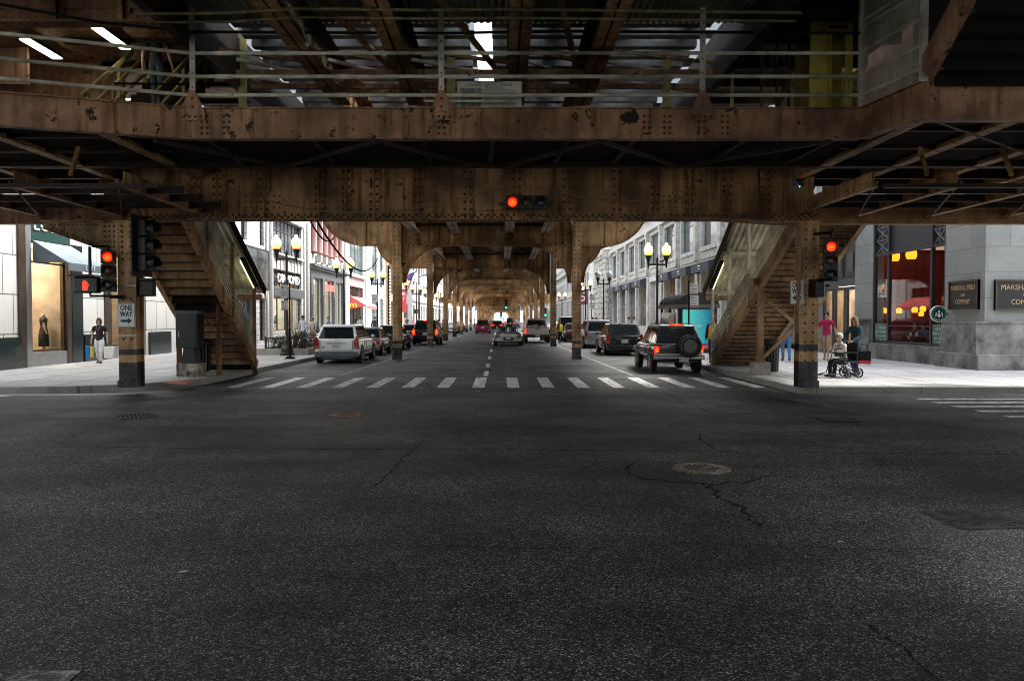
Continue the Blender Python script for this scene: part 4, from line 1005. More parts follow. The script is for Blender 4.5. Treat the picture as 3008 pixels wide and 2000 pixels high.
text('LOFT', 'awning_lettering', WHT, aw, (FL+1.215, 26.5, 3.4), .2, rot=(R(90),0,R(90)), width=.6, ext=.003)
# dress on a headless mannequin, boxes in the window
def mannequin():
    p = onx(350/2.8, 620+1180/2.8, FL-.75); t = thing('mannequin', 'headless mannequin in a black dress in the lit shop window at left', 'mannequin', (FL-.7, p.y, .33), world=False)
    m = MB().lathe([(.03,1.42),(.055,1.48),(.05,1.55),(.002,1.56)], n=10); m.lathe([(.06,.05),(.05,.3),(.06,.5)], (.07,0,0), 8); m.lathe([(.05,0),(.05,.3),(.06,.5)], (-.07,0,0), 8)
    m.tube([(.2,0,1.36),(.27,.02,1.1),(.25,.1,.85)], [.05,.04,.03], 8); m.tube([(-.2,0,1.36),(-.27,.02,1.1),(-.25,.1,.85)], [.05,.04,.03], 8)
    m.build('body', plain('mannequin_skin', (.62,.5,.36), .5), t, smooth=True)
    d = MB().lathe([(.26,.42),(.25,.7),(.215,.93),(.15,1.1),(.185,1.28),(.2,1.36),(.1,1.44)], n=16); d.v = [(x*1.05, y*.66, z) for x,y,z in d.v]
    for sx in (-1,1): d.tube([(sx*.17,0,1.37),(sx*.25,.01,1.25)], [.075,.08], 8)
    d.build('dress', plain('black_dress', (.012,.012,.016), .7), t, smooth=True)
    MB().lathe([(.165,1.07),(.17,1.1),(.165,1.13)], n=16).xf(M.Diagonal((1.05,.68,1,1))).build('belt', plain('dark_red_belt', (.2,.01,.02), .4), t)
    t.rotation_euler[2] = R(-60)
mannequin()
for i, (px, py, c, w, h) in enumerate(((118,1010,(.62,.33,.06),.34,.42),(103,1028,(.5,.2,.09),.34,.38),(108,990,(.55,.28,.08),.26,.24))):
    p = onx(px, py, FL-.5); m = MB().box(-w/2,w/2,-w/2,w/2,0,h); o = thing('display_box', ['ochre display box beside the dress in the shop window','reddish display box low in the lit shop window corner','small orange box stacked at back of the lit shop window'][i], 'box', (FL-.55-.1*i, 25.35+.32*i, .33+(.42 if i == 2 else 0)), 'display boxes', world=False)
    if i == 2: o.location[1] = 25.4
    m.build('carton', plain('carton_%d' % i, c, .8), o, bevel=.01); MB().box(-w/2-.01,w/2+.01,-w/2-.01,w/2+.01,h+.001,h+.05).build('lid', plain('carton_lid_%d' % i, [x*.8 for x in c], .8), o)
# --- left 1b: pale building with glass bay behind the stair ---
b = bldg('grey_annex', 'pale quoined building with a dark glass bay behind the left stair canopy', -1, 36.2)
holes = [(37,42.6,.4,3.2),(43.4,44.5,6.35,9.4),(45.4,46.5,6.35,9.4),(38,39.2,6.35,9.4),(40.4,41.6,6.35,9.4),(43.2,47.6,.3,3.2)]
wall_cells(MB(), -1, FL, .45, [36.22,48.6], [ZP,TOP], holes).build('wall', TERRA, b); shell(b, -1, 36.22, 48.6, TOP, TERRA)
for h in holes[1:5]: window(b, -1, *h, 1, (7.8,), pm=WIND)
window(b, -1, *holes[0], 3, (), pm=WIN, fm=GRAYM); window(b, -1, *holes[5], 4, (), pm=WIN, fm=GRAYM)
m = MB(); m.box(FL-.1,FL+.36,36.3,48.5,6.0,6.2); m.box(FL-.1,FL+.26,36.3,48.5,5.86,6.0); m.build('cornice', TERRAP, b)
m = MB(); m.box(FL+.02,FL+.9,43.6,43.7,3.4,5.85); m.box(FL+.02,FL+.9,47.8,47.9,3.4,5.85); m.box(FL+.02,FL+.9,43.7,47.8,5.77,5.85); m.box(FL+.02,FL+.9,43.7,47.8,3.4,3.48); m.box(FL+.84,FL+.9,45.7,45.78,3.48,5.77)
gb_ = m.build('glass_bay', DARKF, b); MB().box(FL+.86,FL+.88,43.71,47.79,3.49,5.76).build('pane', WIN, gb_); MB().box(FL+.04,FL+.84,43.63,43.65,3.49,5.76).build('pane', WIN, gb_)
# --- left 2: white terracotta with lettered transom ---
b = bldg('white_terracotta_building', 'white terracotta building with big gridded window and white letters over its shopfront', -1, 48.6)
holes = [(48.75,49.9,.3,3.0),(48.9,49.75,5.3,8.8),(51.35,59.0,6.15,8.5),(51.35,59.0,3.85,5.05),(51.35,59.0,.85,3.15)]
wall_cells(MB(), -1, FL, .45, [48.62,61.15], [ZP,TOP], holes).build('wall', TERRA, b); shell(b, -1, 48.62, 61.15, TOP, TERRA)
window(b, -1, *holes[0], 1, (2.2,), pm=WIND); window(b, -1, *holes[1], 1, (7.,), pm=WIND)
window(b, -1, *holes[2], 8, (7.75,), pm=WIN); window(b, -1, *holes[3], 6, (4.3,4.7), pm=WIND); window(b, -1, *holes[4], 4, (), pm=GLASS); clutter(room(b, -1, 51.0, 59.2, .4, 3.4, 3, INTW, CEILW), -1, 51.4, 59, .85, FL-.3, 9)
m = MB()
for i in range(9): y = 51.6+.9*i; m.box(FL+.001,FL+.07,y-.06,y+.06,5.1,6.0)
m.build('ribbed_panel', TERRAP, b)
for yc in (50.6,60.1): MB().box(FL+.001,FL+.12,yc-.55,yc+.55,ZP,TOP-.5).tube([(FL+.2,yc,ZP),(FL+.2,yc,9)], .14, 10).build('pilaster', TERRAP, b)
MB().box(FL-.1,FL+.22,51.0,59.4,6.02,6.13).build('sill_course', TERRAP, b); MB().box(FL-.1,FL+.2,51.3,59.05,3.2,3.8).build('ledge', SLATE, b); MB().box(FL-.1,FL+.2,51.1,59.3,8.55,9.2).build('lintel', TERRAP, b)
text('DIAMOND', 'lettering', WHT, b, (FL+.16, 55.0, 4.42), .85, rot=(R(90),0,R(90)), width=5.4, ext=.03)
m = MB(); m.prism([(48.62,3.0),(48.62,3.9),(50.0,3.9),(50.0,3.0)] + [(50.0-.1-.58+.58*cos(R(a)), 3.0+.6*sin(R(a))) for a in range(0,181,20)], 'x', FL+.002, FL+.1); m.build('arch', TERRAP, b)
for k in range(5): MB().box(FL+.002,FL+.12,48.75+.25*k,48.85+.25*k,4.75,5.25).build('tracery', TERRAP, b)
# --- left 3: slate storefront, red-brown columns above ---
b = bldg('red_column_building', 'building with red-brown upper columns over a slate-grey storefront with red neon', -1, 61.15)
holes = [(61.9,65.1,.5,5.0),(66.0,69.3,ZP,5.0),(70.2,73.4,.5,5.0)] + [(62.0+2.05*i,63.3+2.05*i,6.9,11.5) for i in range(6)]
wall_cells(MB(), -1, FL, .45, [61.17,74.3], [ZP,TOP], holes).build('wall', TERRAP, b); shell(b, -1, 61.17, 74.3, TOP, TERRAP)
for i in range(6):
    window(b, -1, *holes[3+i], 1, (9.2,), .38, pm=WIND)
    y = 62.65+2.05*i; MB().lathe([(.42,6.95),(.42,7.1),(.34,7.2),(.32,10.8),(.4,11.0),(.4,11.4)], (FL-.05,y,0), 12).build('column', BROWNM, b, smooth=True); MB().box(FL-.1,FL+.45,y+.78,y+1.3,6.3,6.88).build('corbel', TERRAP, b)
m = MB(); m.box(FL+.002,FL+.5,61.2,74.25,5.85,6.05); m.box(FL+.002,FL+.35,61.2,74.25,5.65,5.84); m.box(FL+.002,FL+.16,61.2,74.25,5.02,5.64); m.build('shop_fascia', SLATE, b)
m = MB()
for a, c in ((61.2,61.88),(65.12,65.98),(69.32,70.18),(73.42,74.25)): MB().box(FL+.002,FL+.22,a,c,ZP,5.01).box(FL+.221,FL+.26,a+.15,c-.15,.8,3.6).build('shop_pilaster', SLATE, b)
pass
for h in holes[:3]: window(b, -1, *h, 2, (3.45,3.7), .2, fm=SLATE, pm=GLASS)
clutter(room(b, -1, 61.7, 73.6, .3, 5.0, 3, INTW, CEILW), -1, 62, 73.3, .33, FL-.4, 9)
MB().box(FL-.5,FL-.42,66.3,67.3,ZP,3.3).build('door', plain('orange_door', (.55,.13,.03), .5), b)
text('CLARKS', 'neon_sign', glow('red_neon', (1,.06,.05), .8), b, (FL+.28, 67.7, 4.3), .75, rot=(R(90),0,R(90)), width=3.0, ext=.03)
# --- left 4: white front with red awning ---
b = bldg('arched_white_building', 'white building front with a salmon-red awning and shallow arched window', -1, 74.3)
holes = [(77.6,85.2,6.3,11),(77.6,85.2,3.5,5.0),(77.6,85.2,ZP,3.4)]
wall_cells(MB(), -1, FL, .45, [74.32,88.4], [ZP,TOP], holes).build('wall', TERRA, b); shell(b, -1, 74.32, 88.4, TOP, TERRA)
window(b, -1, *holes[0], 4, (8.8,), pm=WIN, fm=TEAL); window(b, -1, *holes[1], 3, (), pm=WIND, fm=BRONZE); window(b, -1, *holes[2], 4, (), .35, pm=WIND, fm=BRONZE)
m = MB()
for yc in (75.8,86.9): MB().box(FL+.002,FL+.16,yc-.8,yc+.8,ZP,TOP-.4).build('pilaster', TERRAP, b)
MB().box(FL+.002,FL+.3,77,85.8,5.95,6.25).build('cornice', TERRAP, b)
m = MB(); m.add([(FL+.05,77.7,3.95),(FL+.05,85,3.95),(FL+1.7,85,2.95),(FL+1.7,77.7,2.95)], [(0,1,2,3)]); m.add([(FL+1.7,77.7,2.95),(FL+1.7,85,2.95),(FL+1.7,85,2.65),(FL+1.7,77.7,2.65)], [(0,1,2,3)]); m.add([(FL+.05,77.7,3.95),(FL+1.7,77.7,2.95),(FL+.05,77.7,2.65)], [(0,1,2)])
aw = m.build('awning', plain('salmon_red_awning', (.55,.09,.09), .8), b)
mm = MB()
for sgn in (-1,1):
    pts = [(FL+.35+sgn*.16+.155*cos(R(a)), 77.68, 2.85+.34*sin(R(a))) for a in range(0,181,20)]
    mm.tube(pts, .035, 6)
mm.build('yellow_emblem', glow('yellow_letter', (1,.62,.03), .3), aw)
# --- left 5, 6 ---
b = bldg('grooved_stone_building', 'pale grooved stone building with grouped windows before the far junction at left', -1, 88.4)
holes = [(91,95,5.6,10.6),(97,99.6,5.6,10.6),(90.5,95.5,.3,4.2),(97,100,.3,4.2)]
wall_cells(MB(), -1, FL, .45, [88.42,101.5], [ZP,TOP], holes).build('wall', brick('grooved_stone', (.66,.66,.62), (.22,.22,.21), 3.0, .9, 'wall', var=.04, msize=.035, grime=.1), b); shell(b, -1, 88.42, 101.5, TOP, TERRAP)
for h in holes: window(b, -1, *h, 3, ((h[2]+h[3])/2,), pm=WIN, fm=TEAL)
b = bldg('brown_slatted_front', 'narrow brown slatted front with a marquee edge at the far junction corner', -1, 101.5)
holes = [(102.5,107,5,12),(102.5,107,.3,4),(109,113,5.5,11),(109,116,.4,4.2)]
wall_cells(MB(), -1, FL+.25, .6, [101.52,118], [ZP,14], holes).build('wall', plain('tan_brown_cladding', (.36,.24,.13), .7), b); shell(b, -1, 101.52, 118, 14, TERRAP)
for h in holes: window(b, -1, *h, 5, tuple(h[2]+.7*i for i in range(1,int((h[3]-h[2])/.7))), .25, pm=WIND, fm=plain('tan_slat', (.42,.30,.17), .7))
m = MB()
for i in range(18): m.cbox((FL+.5,101.75,.8+.42*i), (.22,.16,.2))
MB().box(FL+.26,FL+.5,101.6,101.9,.3,8.6).build('marquee_edge', BLKM, b); m.build('marquee_bulbs', glow('marquee_bulb', (1,.95,.85), .5), b)
# --- generic far blocks ---
def block(name, label, s, y0, y1, top, mat, fm, floors, bay, ground=5.0, X=None, cornice=None, pm=WIN, sill=True, frontwin=False):
    X = (FL if s < 0 else FR) if X is None else X
    b = bldg(name, label, s, y0, X=X); holes = []; n = max(1, int((y1-y0)/bay)); w = (y1-y0)/n
    for i in range(n):
        holes.append((y0+w*(i+.18), y0+w*(i+.82), .5, ground-1.0))
        for f in range(floors):
            z = ground+f*3.9; holes.append((y0+w*(i+.2), y0+w*(i+.8), z+.9, z+3.1))
    wall_cells(MB(), s, X, .45, [y0+.02,y1], [ZP,top], holes).build('wall', mat, b); shell(b, s, y0+.02, y1, top, mat, X=X)
    for h in holes: window(b, s, *h, 2, ((h[2]*.35+h[3]*.65),), .25, X=X, fm=fm, pm=pm)
    m = MB(); m.box(X, X-s*.45, y0+.03, y1-.01, top-.9, top-.02); m.box(X, X-s*.25, y0+.03, y1-.01, ground-.35, ground-.05)
    if cornice: m.box(X, X-s*.9, y0+.03, y1-.01, cornice, cornice+.5)
    m.build('cornice', TERRAP, b)
    if frontwin:      # windows on the wall that faces the viewer
        for i in range(4):
            for f in range(int(top/3.9)-1):
                x = X+s*(1.6+3.2*i); z = 1.2+f*3.9; m = MB().box(x-.75,x+.75,y0-.03,y0+.015,z+.6,z+2.9); m.mat(1); m.box(x-.95,x+.95,y0-.09,y0-.031,z+2.95,z+3.2); m.build('window', [pm,TERRAP], b)
    return b
block('flag_corner_building', 'tall white corner building past the far junction at left, flag hanging before it', -1, YC1, 158, 30, TERRAP, TEAL, 5, 4.3, frontwin=True)
block('far_left_block', 'far pale block seen under the left arches', -1, 158, 230, 26, TERRA, DARKF, 4, 6)
block('distant_left_block', 'most distant pale block at left by the tunnel end', -1, 230, 330, 24, TERRAP, DARKF, 4, 8)
block('corniced_white_building', 'white building with long cornice and close upright windows past the far junction at right', 1, YC1, 215, 24, TERRAP, DARKF, 4, 3.4, ground=6.5, cornice=11.3)
block('distant_right_block', 'most distant block at right by the tunnel end', 1, 215, 330, 24, TERRA, DARKF, 4, 8)
b = thing('end_building', 'pale hazy building closing the bright end of the railway tunnel', 'building', (0,425,0))
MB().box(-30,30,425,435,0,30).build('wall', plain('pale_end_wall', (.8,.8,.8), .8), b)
for i in range(8): MB().box(-20+5*i,-17.5+5*i,424.95,424.99,6,9).build('window', WIN, b)
# --- right 1: grey stone corner store with cafe window and brass-lettered plaques ---
b = bldg('grey_stone_store', 'grey weathered stone corner building with a red cafe window and battered base at right', 1, 23.7)
holes = [(25.85,30.9,.75,5.75),(32.45,36.0,ZP,5.2),(37.6,43.6,ZP,5.2)]
wall_cells(MB(), 1, FR, .45, [23.7,45.2], [ZP,TOP], holes).build('wall', STONE2, b)
MB().box(FR+.451,FR+30,23.7,24.15,ZP,TOP).build('wall', STONE2, b); shell(b, 1, 24.2, 45.2, TOP, STONE2, ends=False)
m = MB(); m.prism([(FR+.0,ZP),(FR-.34,ZP),(FR-.30,.6),(FR-.2,.62),(FR-.12,1.55),(FR-.14,1.56),(FR-.14,1.62),(FR,1.63)], 'y', 23.699, 25.8)
m.prism([(FR,ZP),(FR-.22,ZP),(FR-.18,.6),(FR-.1,.62),(FR-.1,1.62),(FR,1.63)], 'y', 30.95, 32.4); m.box(FR-.16,FR,25.801,30.949,ZP,.74); m.box(FR-.2,FR+.0,30.96,32.39,1.64,1.7)
m.build('stone_base', STONE2D, b)
m = MB(); m.prism([(23.698,ZP),(23.4,ZP),(23.43,.6),(23.53,.62),(23.58,1.55),(23.56,1.56),(23.56,1.62),(23.698,1.63)], 'x', FR-.34, FR+30); m.build('stone_base', STONE2D, b)
m = MB(); 
for y in (25.9,29.72,26.74,30.84): m.box(FR+.02,FR+.14,y-.05,y+.05,.76,5.75)
m.box(FR+.03,FR+.13,25.85,30.9,4.14,4.24); m.box(FR+.035,FR+.13,25.85,30.9,.755,.86); m.box(FR+.03,FR+.12,26.8,29.66,1.42,1.46)
w = m.build('cafe_window', DARKF, b)
for a, c in ((25.96,26.68),(26.8,29.66),(29.78,30.78)): MB().add([(FR+.085,a,.87),(FR+.085,c,.87),(FR+.085,c,4.13),(FR+.085,a,4.13)], [(0,1,2,3)]).build('pane', GLASS, w)
MB().box(FR+.09,FR+.1,26.8,29.66,4.25,5.75).build('transom_panel', plain('dark_transom', (.02,.022,.024), .5), w)
def xlattice(a, c, z0, z1):
    m = MB(); m.box(FR+.11,FR+.12,a,c,z0,z1); m.mat(1)
    for i in range(3): z = z0+(z1-z0)*i/3; h = (z1-z0)/3; m.beam((FR+.09,a,z),(FR+.09,c,z+h),.03,.03,up=(1,0,0)); m.beam((FR+.09,c,z),(FR+.09,a,z+h),.03,.03,up=(1,0,0)); m.beam((FR+.09,a,z+h*.99),(FR+.09,c,z+h*.99),.03,.03,up=(1,0,0)); m.beam((FR+.07,(a+c)/2,z),(FR+.07,(a+c)/2,z+h),.02,.02,up=(1,0,0))
    m.build('lattice_panel', [DARKF,GRAYM], w)
xlattice(25.96,26.68,4.25,5.74); xlattice(29.78,30.78,4.25,5.74)
PAT = brick('swirl_tile', (.30,.42,.36), (.05,.08,.07), .16, .16, 'wall', var=.3, msize=.02, off=.5)
for a, c in ((25.97,26.67),(29.79,30.77)): MB().box(FR+.06,FR+.07,a,c,.88,1.5).build('patterned_panel', PAT, w)
r = room(b, 1, 25.0, 32.2, .3, 4.6, 4.2, INTR, glow('cafe_fill_light', (1.0,.62,.45), .1), x0=.46)  # ceiling strip added as fill light for the dark cafe room
m = MB(); m.box(FR+.47,FR+1.2,26.0,31.5,.33,.72); m.build('window_bench', plain('wood_bench', (.3,.14,.06), .5), r)
PEND = glow('amber_lamp_glass', (1.0,.36,.02), .4)
for i, (px, py, X, rr, w_) in enumerate(((2597,912,15.35,.11,'leftmost small one behind the mullion'),(2641,912,16.2,.115,'second small one against the red wall'),(2687,910,16.2,.115,'small one above the seated men'),(2711,907,17.2,.12,'upper of a close far pair'),(2706,922,17.2,.10,'lower of a close far pair'),(2742,911,15.6,.13,'small one behind the round emblem'),(2626,751,15.8,.22,'big drum at upper left of the cafe window'),(2677,746,15.8,.2,'big drum at upper middle of the cafe window'))):
    p = onx(px, py, X); t = thing('pendant_lamp', f'glowing amber cafe lamp, {w_}', 'lamp', tuple(p), 'amber cafe lamps', world=False)
    MB().lathe([(rr*.75,-rr),(rr*.98,-rr*.5),(rr,0),(rr*.85,rr*.7),(rr*.3,rr*.95)], n=12).build('shade', PEND, t, smooth=True)
    m = MB().lathe([(rr*.35,rr*.9),(rr*.2,rr*1.4),(.01,rr*1.45)], n=8); m.tube([(0,0,rr*1.4),(0,0,4.55-p.z)], .01, 5); m.build('cord', BLKM, t)
t = thing('plaque', 'black plaque with gilt store name on the corner pier beside the cafe window', 'plaque', (FR,24.7,2.0)); GILT = plain('gilt_letters', (.55,.38,.2), .4, metal=.3, var=.2)
def plaque(t, mk, tx, rot, W, name=('MARSHALL FIELD','AND','COMPANY')):
    m, f = MB(), MB()
    mk(m, .0,W,0,.92,.05); m.build('board', BLK, t)
    for a in ((0,W,0,.05),(0,W,.87,.92),(0,.05,.05,.87),(W-.05,W,.05,.87)): mk(f,a[0],a[1],a[2],a[3],.08)
    f.build('frame', BRONZE, t)
    for s_, zz, ww, sz in ((name[0],.68,.82,.22),(name[1],.45,.14,.13),(name[2],.24,.5,.22)): text(s_, 'lettering', GILT, t, tx(zz), sz, rot=rot, width=W*ww, ext=.006)
plaque(t, lambda m,a,b_,c,d,th: m.box(FR-.02-th,FR-.001,25.5-b_,25.5-a,2.0+c,2.0+d), lambda z: (FR-.078,24.72,2.0+z), (R(90),0,R(-90)), 1.56)
t = thing('plaque', 'black plaque with gilt store name cut by the right edge of the picture', 'plaque', (15.0,23.7,2.0))
plaque(t, lambda m,a,b_,c,d,th: m.box(14.97+a,14.97+b_,23.68-th,23.699,1.97+c,1.97+d), lambda z: (14.97+.95,23.622,1.97+z), (R(90),0,0), 1.9)
q = onx(2761, 922, FR-.25)
t = thing('round_shop_sign', 'round green and white coffee shop sign projecting beside the cafe window', 'sign', (FR-.3,q.y,q.z), world=False)
GRN = plain('sign_green', (.01,.14,.06), .4)
m = MB().lathe([(.27,-.03),(.27,.03)], n=28, ax='y'); m.build('disc', GRN, t)
m = MB().lathe([(.17,-.036),(.17,.036)], n=24, ax='y'); m.build('inner_disc', SIGNK, t)
m = MB().lathe([(.255,-.034),(.272,-.034),(.272,.034),(.255,.034)], n=28, ax='y', caps=False); m.build('rim', WHT, t)
m = MB(); m.ball((0,-.04,.07), .04, sq=(1,.2,1.1)); m.ball((0,-.04,-.05), .05, sq=(1,.2,1.3)); m.beam((-.11,-.04,-.09),(-.09,-.04,.05),.012,.03); m.beam((.11,-.04,-.09),(.09,-.04,.05),.012,.03); m.build('white_emblem', WHT, t)
for k, wd in enumerate('COFFEE'):
    a = R(230+16*k); text(wd, 'lettering', WHT, t, (.215*cos(a),-.037,.215*sin(a)), .07, rot=(R(90),0,0), ext=.002)
MB().box(.28,.34,-.02,.02,-.05,.05).build('bracket', DARKF, t)
# dark metal front with doors between pier and stair
m = MB(); m.box(FR+.1,FR+.2,32.45,36.0,3.1,5.2); m.mat(1)
for y in (32.6,33.7,34.8): m.box(FR+.06,FR+.1,y,y+.85,3.5,4.7)
m.mat(0)
for y in (32.6,33.7,34.8): m.box(FR+.04,FR+.06,y+.15,y+.7,3.7,4.5)
m.build('metal_front', [SLATE,BLK], b)
DOORS = plain('dark_bronze_door', (.035,.035,.035), .4)
for i in range(3): window(b, 1, 32.5+1.17*i, 33.62+1.17*i, ZP, 3.08, 1, (), .18, fm=DOORS, pm=GLASS, fw=.14, name='door')
room(b, 1, 32.3, 36.2, ZP+.01, 3.2, 2.5, INT, CEIL, x0=.46)
window(b, 1, 37.6, 43.6, .4, 5.2, 4, (3.6,), .2, pm=WIN)
m = MB(); m.box(FR-.3,FR-.001,32.4,36.05,5.2,5.4); m.box(FR-.12,FR-.001,36.5,37.4,ZP,TOP-1); m.build('stone_trim', STONE3T, b)
# --- right 2: long cream stone store with pilasters and awnings ---
b = bldg('cream_stone_store', 'long weathered cream stone building with capped pilasters and dark grey awnings at right', 1, 45.2)
piers = [45.2,52.0,58.5,65.0,71.6,78.2,84.8,91.4,98.0,104.8]
AWN = plain('awning_dark', (.05,.058,.066), .75, var=.2); holes = []
for i, (a, c) in enumerate(zip(piers, piers[1:])):
    a2, c2 = a+.95, c-.95; holes.append((a2,c2,6.95,9.85)); holes.append((a2-.05,c2+.05,ZP if i in (3,4) else .9,5.5))
wall_cells(MB(), 1, FR, .5, [45.22,106.0], [ZP,TOP], holes).build('wall', STONE3, b); shell(b, 1, 45.22, 106.0, TOP, STONE3, th=.5)
for i, (a, c) in enumerate(zip(piers, piers[1:])):
    u, l = holes[2*i], holes[2*i+1]
    window(b, 1, *u, 1 if i else 2, (9.0,), .28, fm=TEAL, pm=WIN, fw=.1)
    if i == 4:
        m = MB(); m.box(FR+.45,FR+.5,l[0],l[1],ZP,5.5); m.box(FR-.12,FR-.001,l[0]-.1,l[1]+.1,5.3,5.75); m.build('portal', plain('portal_grey', (.62,.58,.54), .7), b)
    else:
        window(b, 1, l[0], l[1], l[2], l[3], 2, (3.1,), .3, fm=GRAYM, pm=GLASS if i < 6 else WIN)
        if i < 6: clutter(room(b, 1, l[0]-.3, l[1]+.3, .3, 5.5, 3, INTD, CEILD, x0=.51), 1, l[0], l[1], .9, FR+.5, 5)
        m = MB(); x = FR-.75; m.add([(FR-.02,l[0]-.1,5.85),(FR-.02,l[1]+.1,5.85),(x,l[1]+.1,5.62),(x,l[0]-.1,5.62)], [(0,1,2,3)]); m.add([(x,l[0]-.1,5.62),(x,l[1]+.1,5.62),(x+.04,l[1]+.1,5.0),(x+.04,l[0]-.1,5.0)], [(0,1,2,3)])
        for e in (l[0]-.1,l[1]+.1): m.add([(FR-.02,e,5.85),(x,e,5.62),(x+.04,e,5.0),(FR-.02,e,5.0)], [(0,1,2,3)])
        aw = m.build('awning', AWN, b)
        y = (l[0]+l[1])/2; m = MB(); m.box(x-.004,x-.012,y-.35,y+.35,5.38,5.46); m.box(x+.006,x-.004,y-.25,y+.25,5.2,5.26); m.build('white_print', WHT, aw)
    m = MB(); m.box(FR-.1,FR-.001,u[0]-.05,u[1]+.05,6.62,6.82); m.box(FR-.06,FR-.001,u[0]-.02,u[1]+.02,6.03,6.12); m.build('sill_moulding', STONE3T, b)
for i, y in enumerate(piers):
    m = MB(); m.box(FR-.16,FR-.001,y-.42,y+.42,ZP,6.0); m.prism([(y-.36,6.0),(y+.36,6.0),(y+.31,9.7),(y-.31,9.7)], 'x', FR-.3, FR-.001)
    m.box(FR-.38,FR-.001,y-.44,y+.44,9.95,10.25); m.box(FR-.34,FR-.001,y-.36,y+.36,9.7,9.95); m.box(FR-.34,FR-.001,y-.44,y+.44,6.0,6.3); m.build('pilaster', STONE3T, b)
m = MB(); m.box(FR-.32,FR-.001,45.25,105.9,10.26,10.7); m.box(FR-.42,FR-.001,45.25,105.9,11.6,11.75); m.box(FR-.6,FR-.001,45.25,105.9,11.76,12.0); m.build('entablature', STONE3T, b)
# --- right 3: rusticated columns ---
b = bldg('rusticated_building', 'pale building with banded drum columns beyond the cream store at right', 1, 106)
holes = [(107.2+2.9*i, 108.9+2.9*i, .4+5.2*j, 4.6+5.2*j) for i in range(4) for j in range(2)]
wall_cells(MB(), 1, FR, .5, [106.02,118], [ZP,TOP], holes).build('wall', STONE3T, b); shell(b, 1, 106.02, 118, TOP, STONE3T, th=.5)
for h in holes: window(b, 1, *h, 1, ((h[2]+h[3])/2,), .3, pm=WIND, fm=TEAL)
for i in range(5):
    y = 106.65+2.9*i if i < 4 else 117.5; pr = []; z = ZP
    while z < 9.6: pr += [(.52,z),(.52,z+.52),(.40,z+.56),(.40,z+.72)]; z += .76
    pr += [(.62,z),(.62,z+.5)]; MB().lathe(pr, (FR-.45,y,0), 14).build('column', STONE3T, b)
MB().box(FR-1.1,FR-.001,106.1,117.9,10.4,11.1).build('entablature', STONE3T, b)
# near corner buildings beside the viewer (outside the frame, they bound the light of the junction)
for s, lab in ((-1,'near corner block out of the frame at left'),(1,'near corner block out of the frame at right')):
    X = FL if s < 0 else FR; t = bldg('near_corner_block', lab, s, 4.0); MB().box(X, X+s*18, -30, 3.6, ZP, 15).build('wall', STONE2, t)
    for k in range(5): MB().box(X-s*.03, X+s*.02, -26+5.5*k, -23+5.5*k, 1.0, 4.2).build('window', WIND, t)
# ================= street furniture =================
GLOBE = lensglow('lit_lamp_globe', (1.0,.25,.03), (1.0,.66,.34), .62, 0, 'z'); GLOBEO = plain('unlit_lamp_globe', (.72,.72,.68), .3)
POLE = plain('lamp_post_black', (.016,.02,.022), .35, var=.2)
def lamp_post(loc, label, lit=True):
    t = thing('street_lamp', label, 'street lamp', loc, 'twin-globe street lamps', world=False)
    MB().lathe([(.30,0),(.30,.10),(.27,.12),(.25,.17),(.26,.3),(.17,.46),(.15,.62),(.17,.64),(.11,.78),(.09,.82)], n=16).build('base', POLE, t)
    MB().lathe([(.075,.8),(.06,2.2),(.05,4.25),(.07,4.27),(.02,4.42),(.001,4.46)], n=12).build('pole', POLE, t)
    MB().lathe([(.38,-.02),(.38,.015),(.36,.02)], n=16).build('footing', plain('lamp_footing', (.45,.44,.42), .8), t)
    m = MB().box(-.44,.44,-.035,.035,4.0,4.09); m.build('arm', POLE, t)
    for s in (-1,1):
        l = MB().lathe([(.015,3.88),(.045,3.96),(.05,4.1),(.09,4.28),(.15,4.42),(.155,4.46),(.1,4.47)], (s*.415,0,0), 12).build('lantern', POLE, t)
        MB().lathe([(.12,4.47),(.19,4.58),(.215,4.70),(.19,4.84),(.12,4.92),(.07,4.94),(.075,5.0),(.05,5.05)], (s*.415,0,0), 14).build('globe', GLOBE if lit else GLOBEO, l, smooth=True)
        MB().lathe([(.045,5.05),(.02,5.09),(.012,5.14),(.001,5.15)], (s*.415,0,0), 8).build('finial', POLE, l)
    return t
P = lamp_post((-9.02,32.6,ZP), 'twin-globe lamp nearest at left, standing in the planted kerb with two parking signs before it')
for (x, y), w in zip(((-9.15,45),(-8.9,55.6),(-8.85,68.5),(-8.7,79),(-8.7,92),(-8.7,108)), ('second twin-globe lamp at left, before the slate storefront', 'third twin-globe lamp at left, with a white parking sign on its post', 'twin-globe lamp at left half hidden by the first frame post', 'twin-globe lamp at left under the flag', 'pale twin-globe lamp seen between the second and third left posts', 'farthest twin-globe lamp at left')):
    dup(P, (x,y,ZP), w)
for (x, y), w in zip(((7.17,36),(7.4,69),(8.0,82),(8.0,104)), ('twin-globe lamp nearest at right, pigeon on its arm, above the dark wagon', 'lit twin-globe lamp at right just beside the first frame post', 'lit twin-globe lamp at right seen between first and second frame posts', 'farthest lit twin-globe lamp at right')):
    dup(P, (x,y,ZP), w)
lamp_post((7.3,56,ZP), 'unlit white twin-globe lamp at right beside the silver minivan', False)
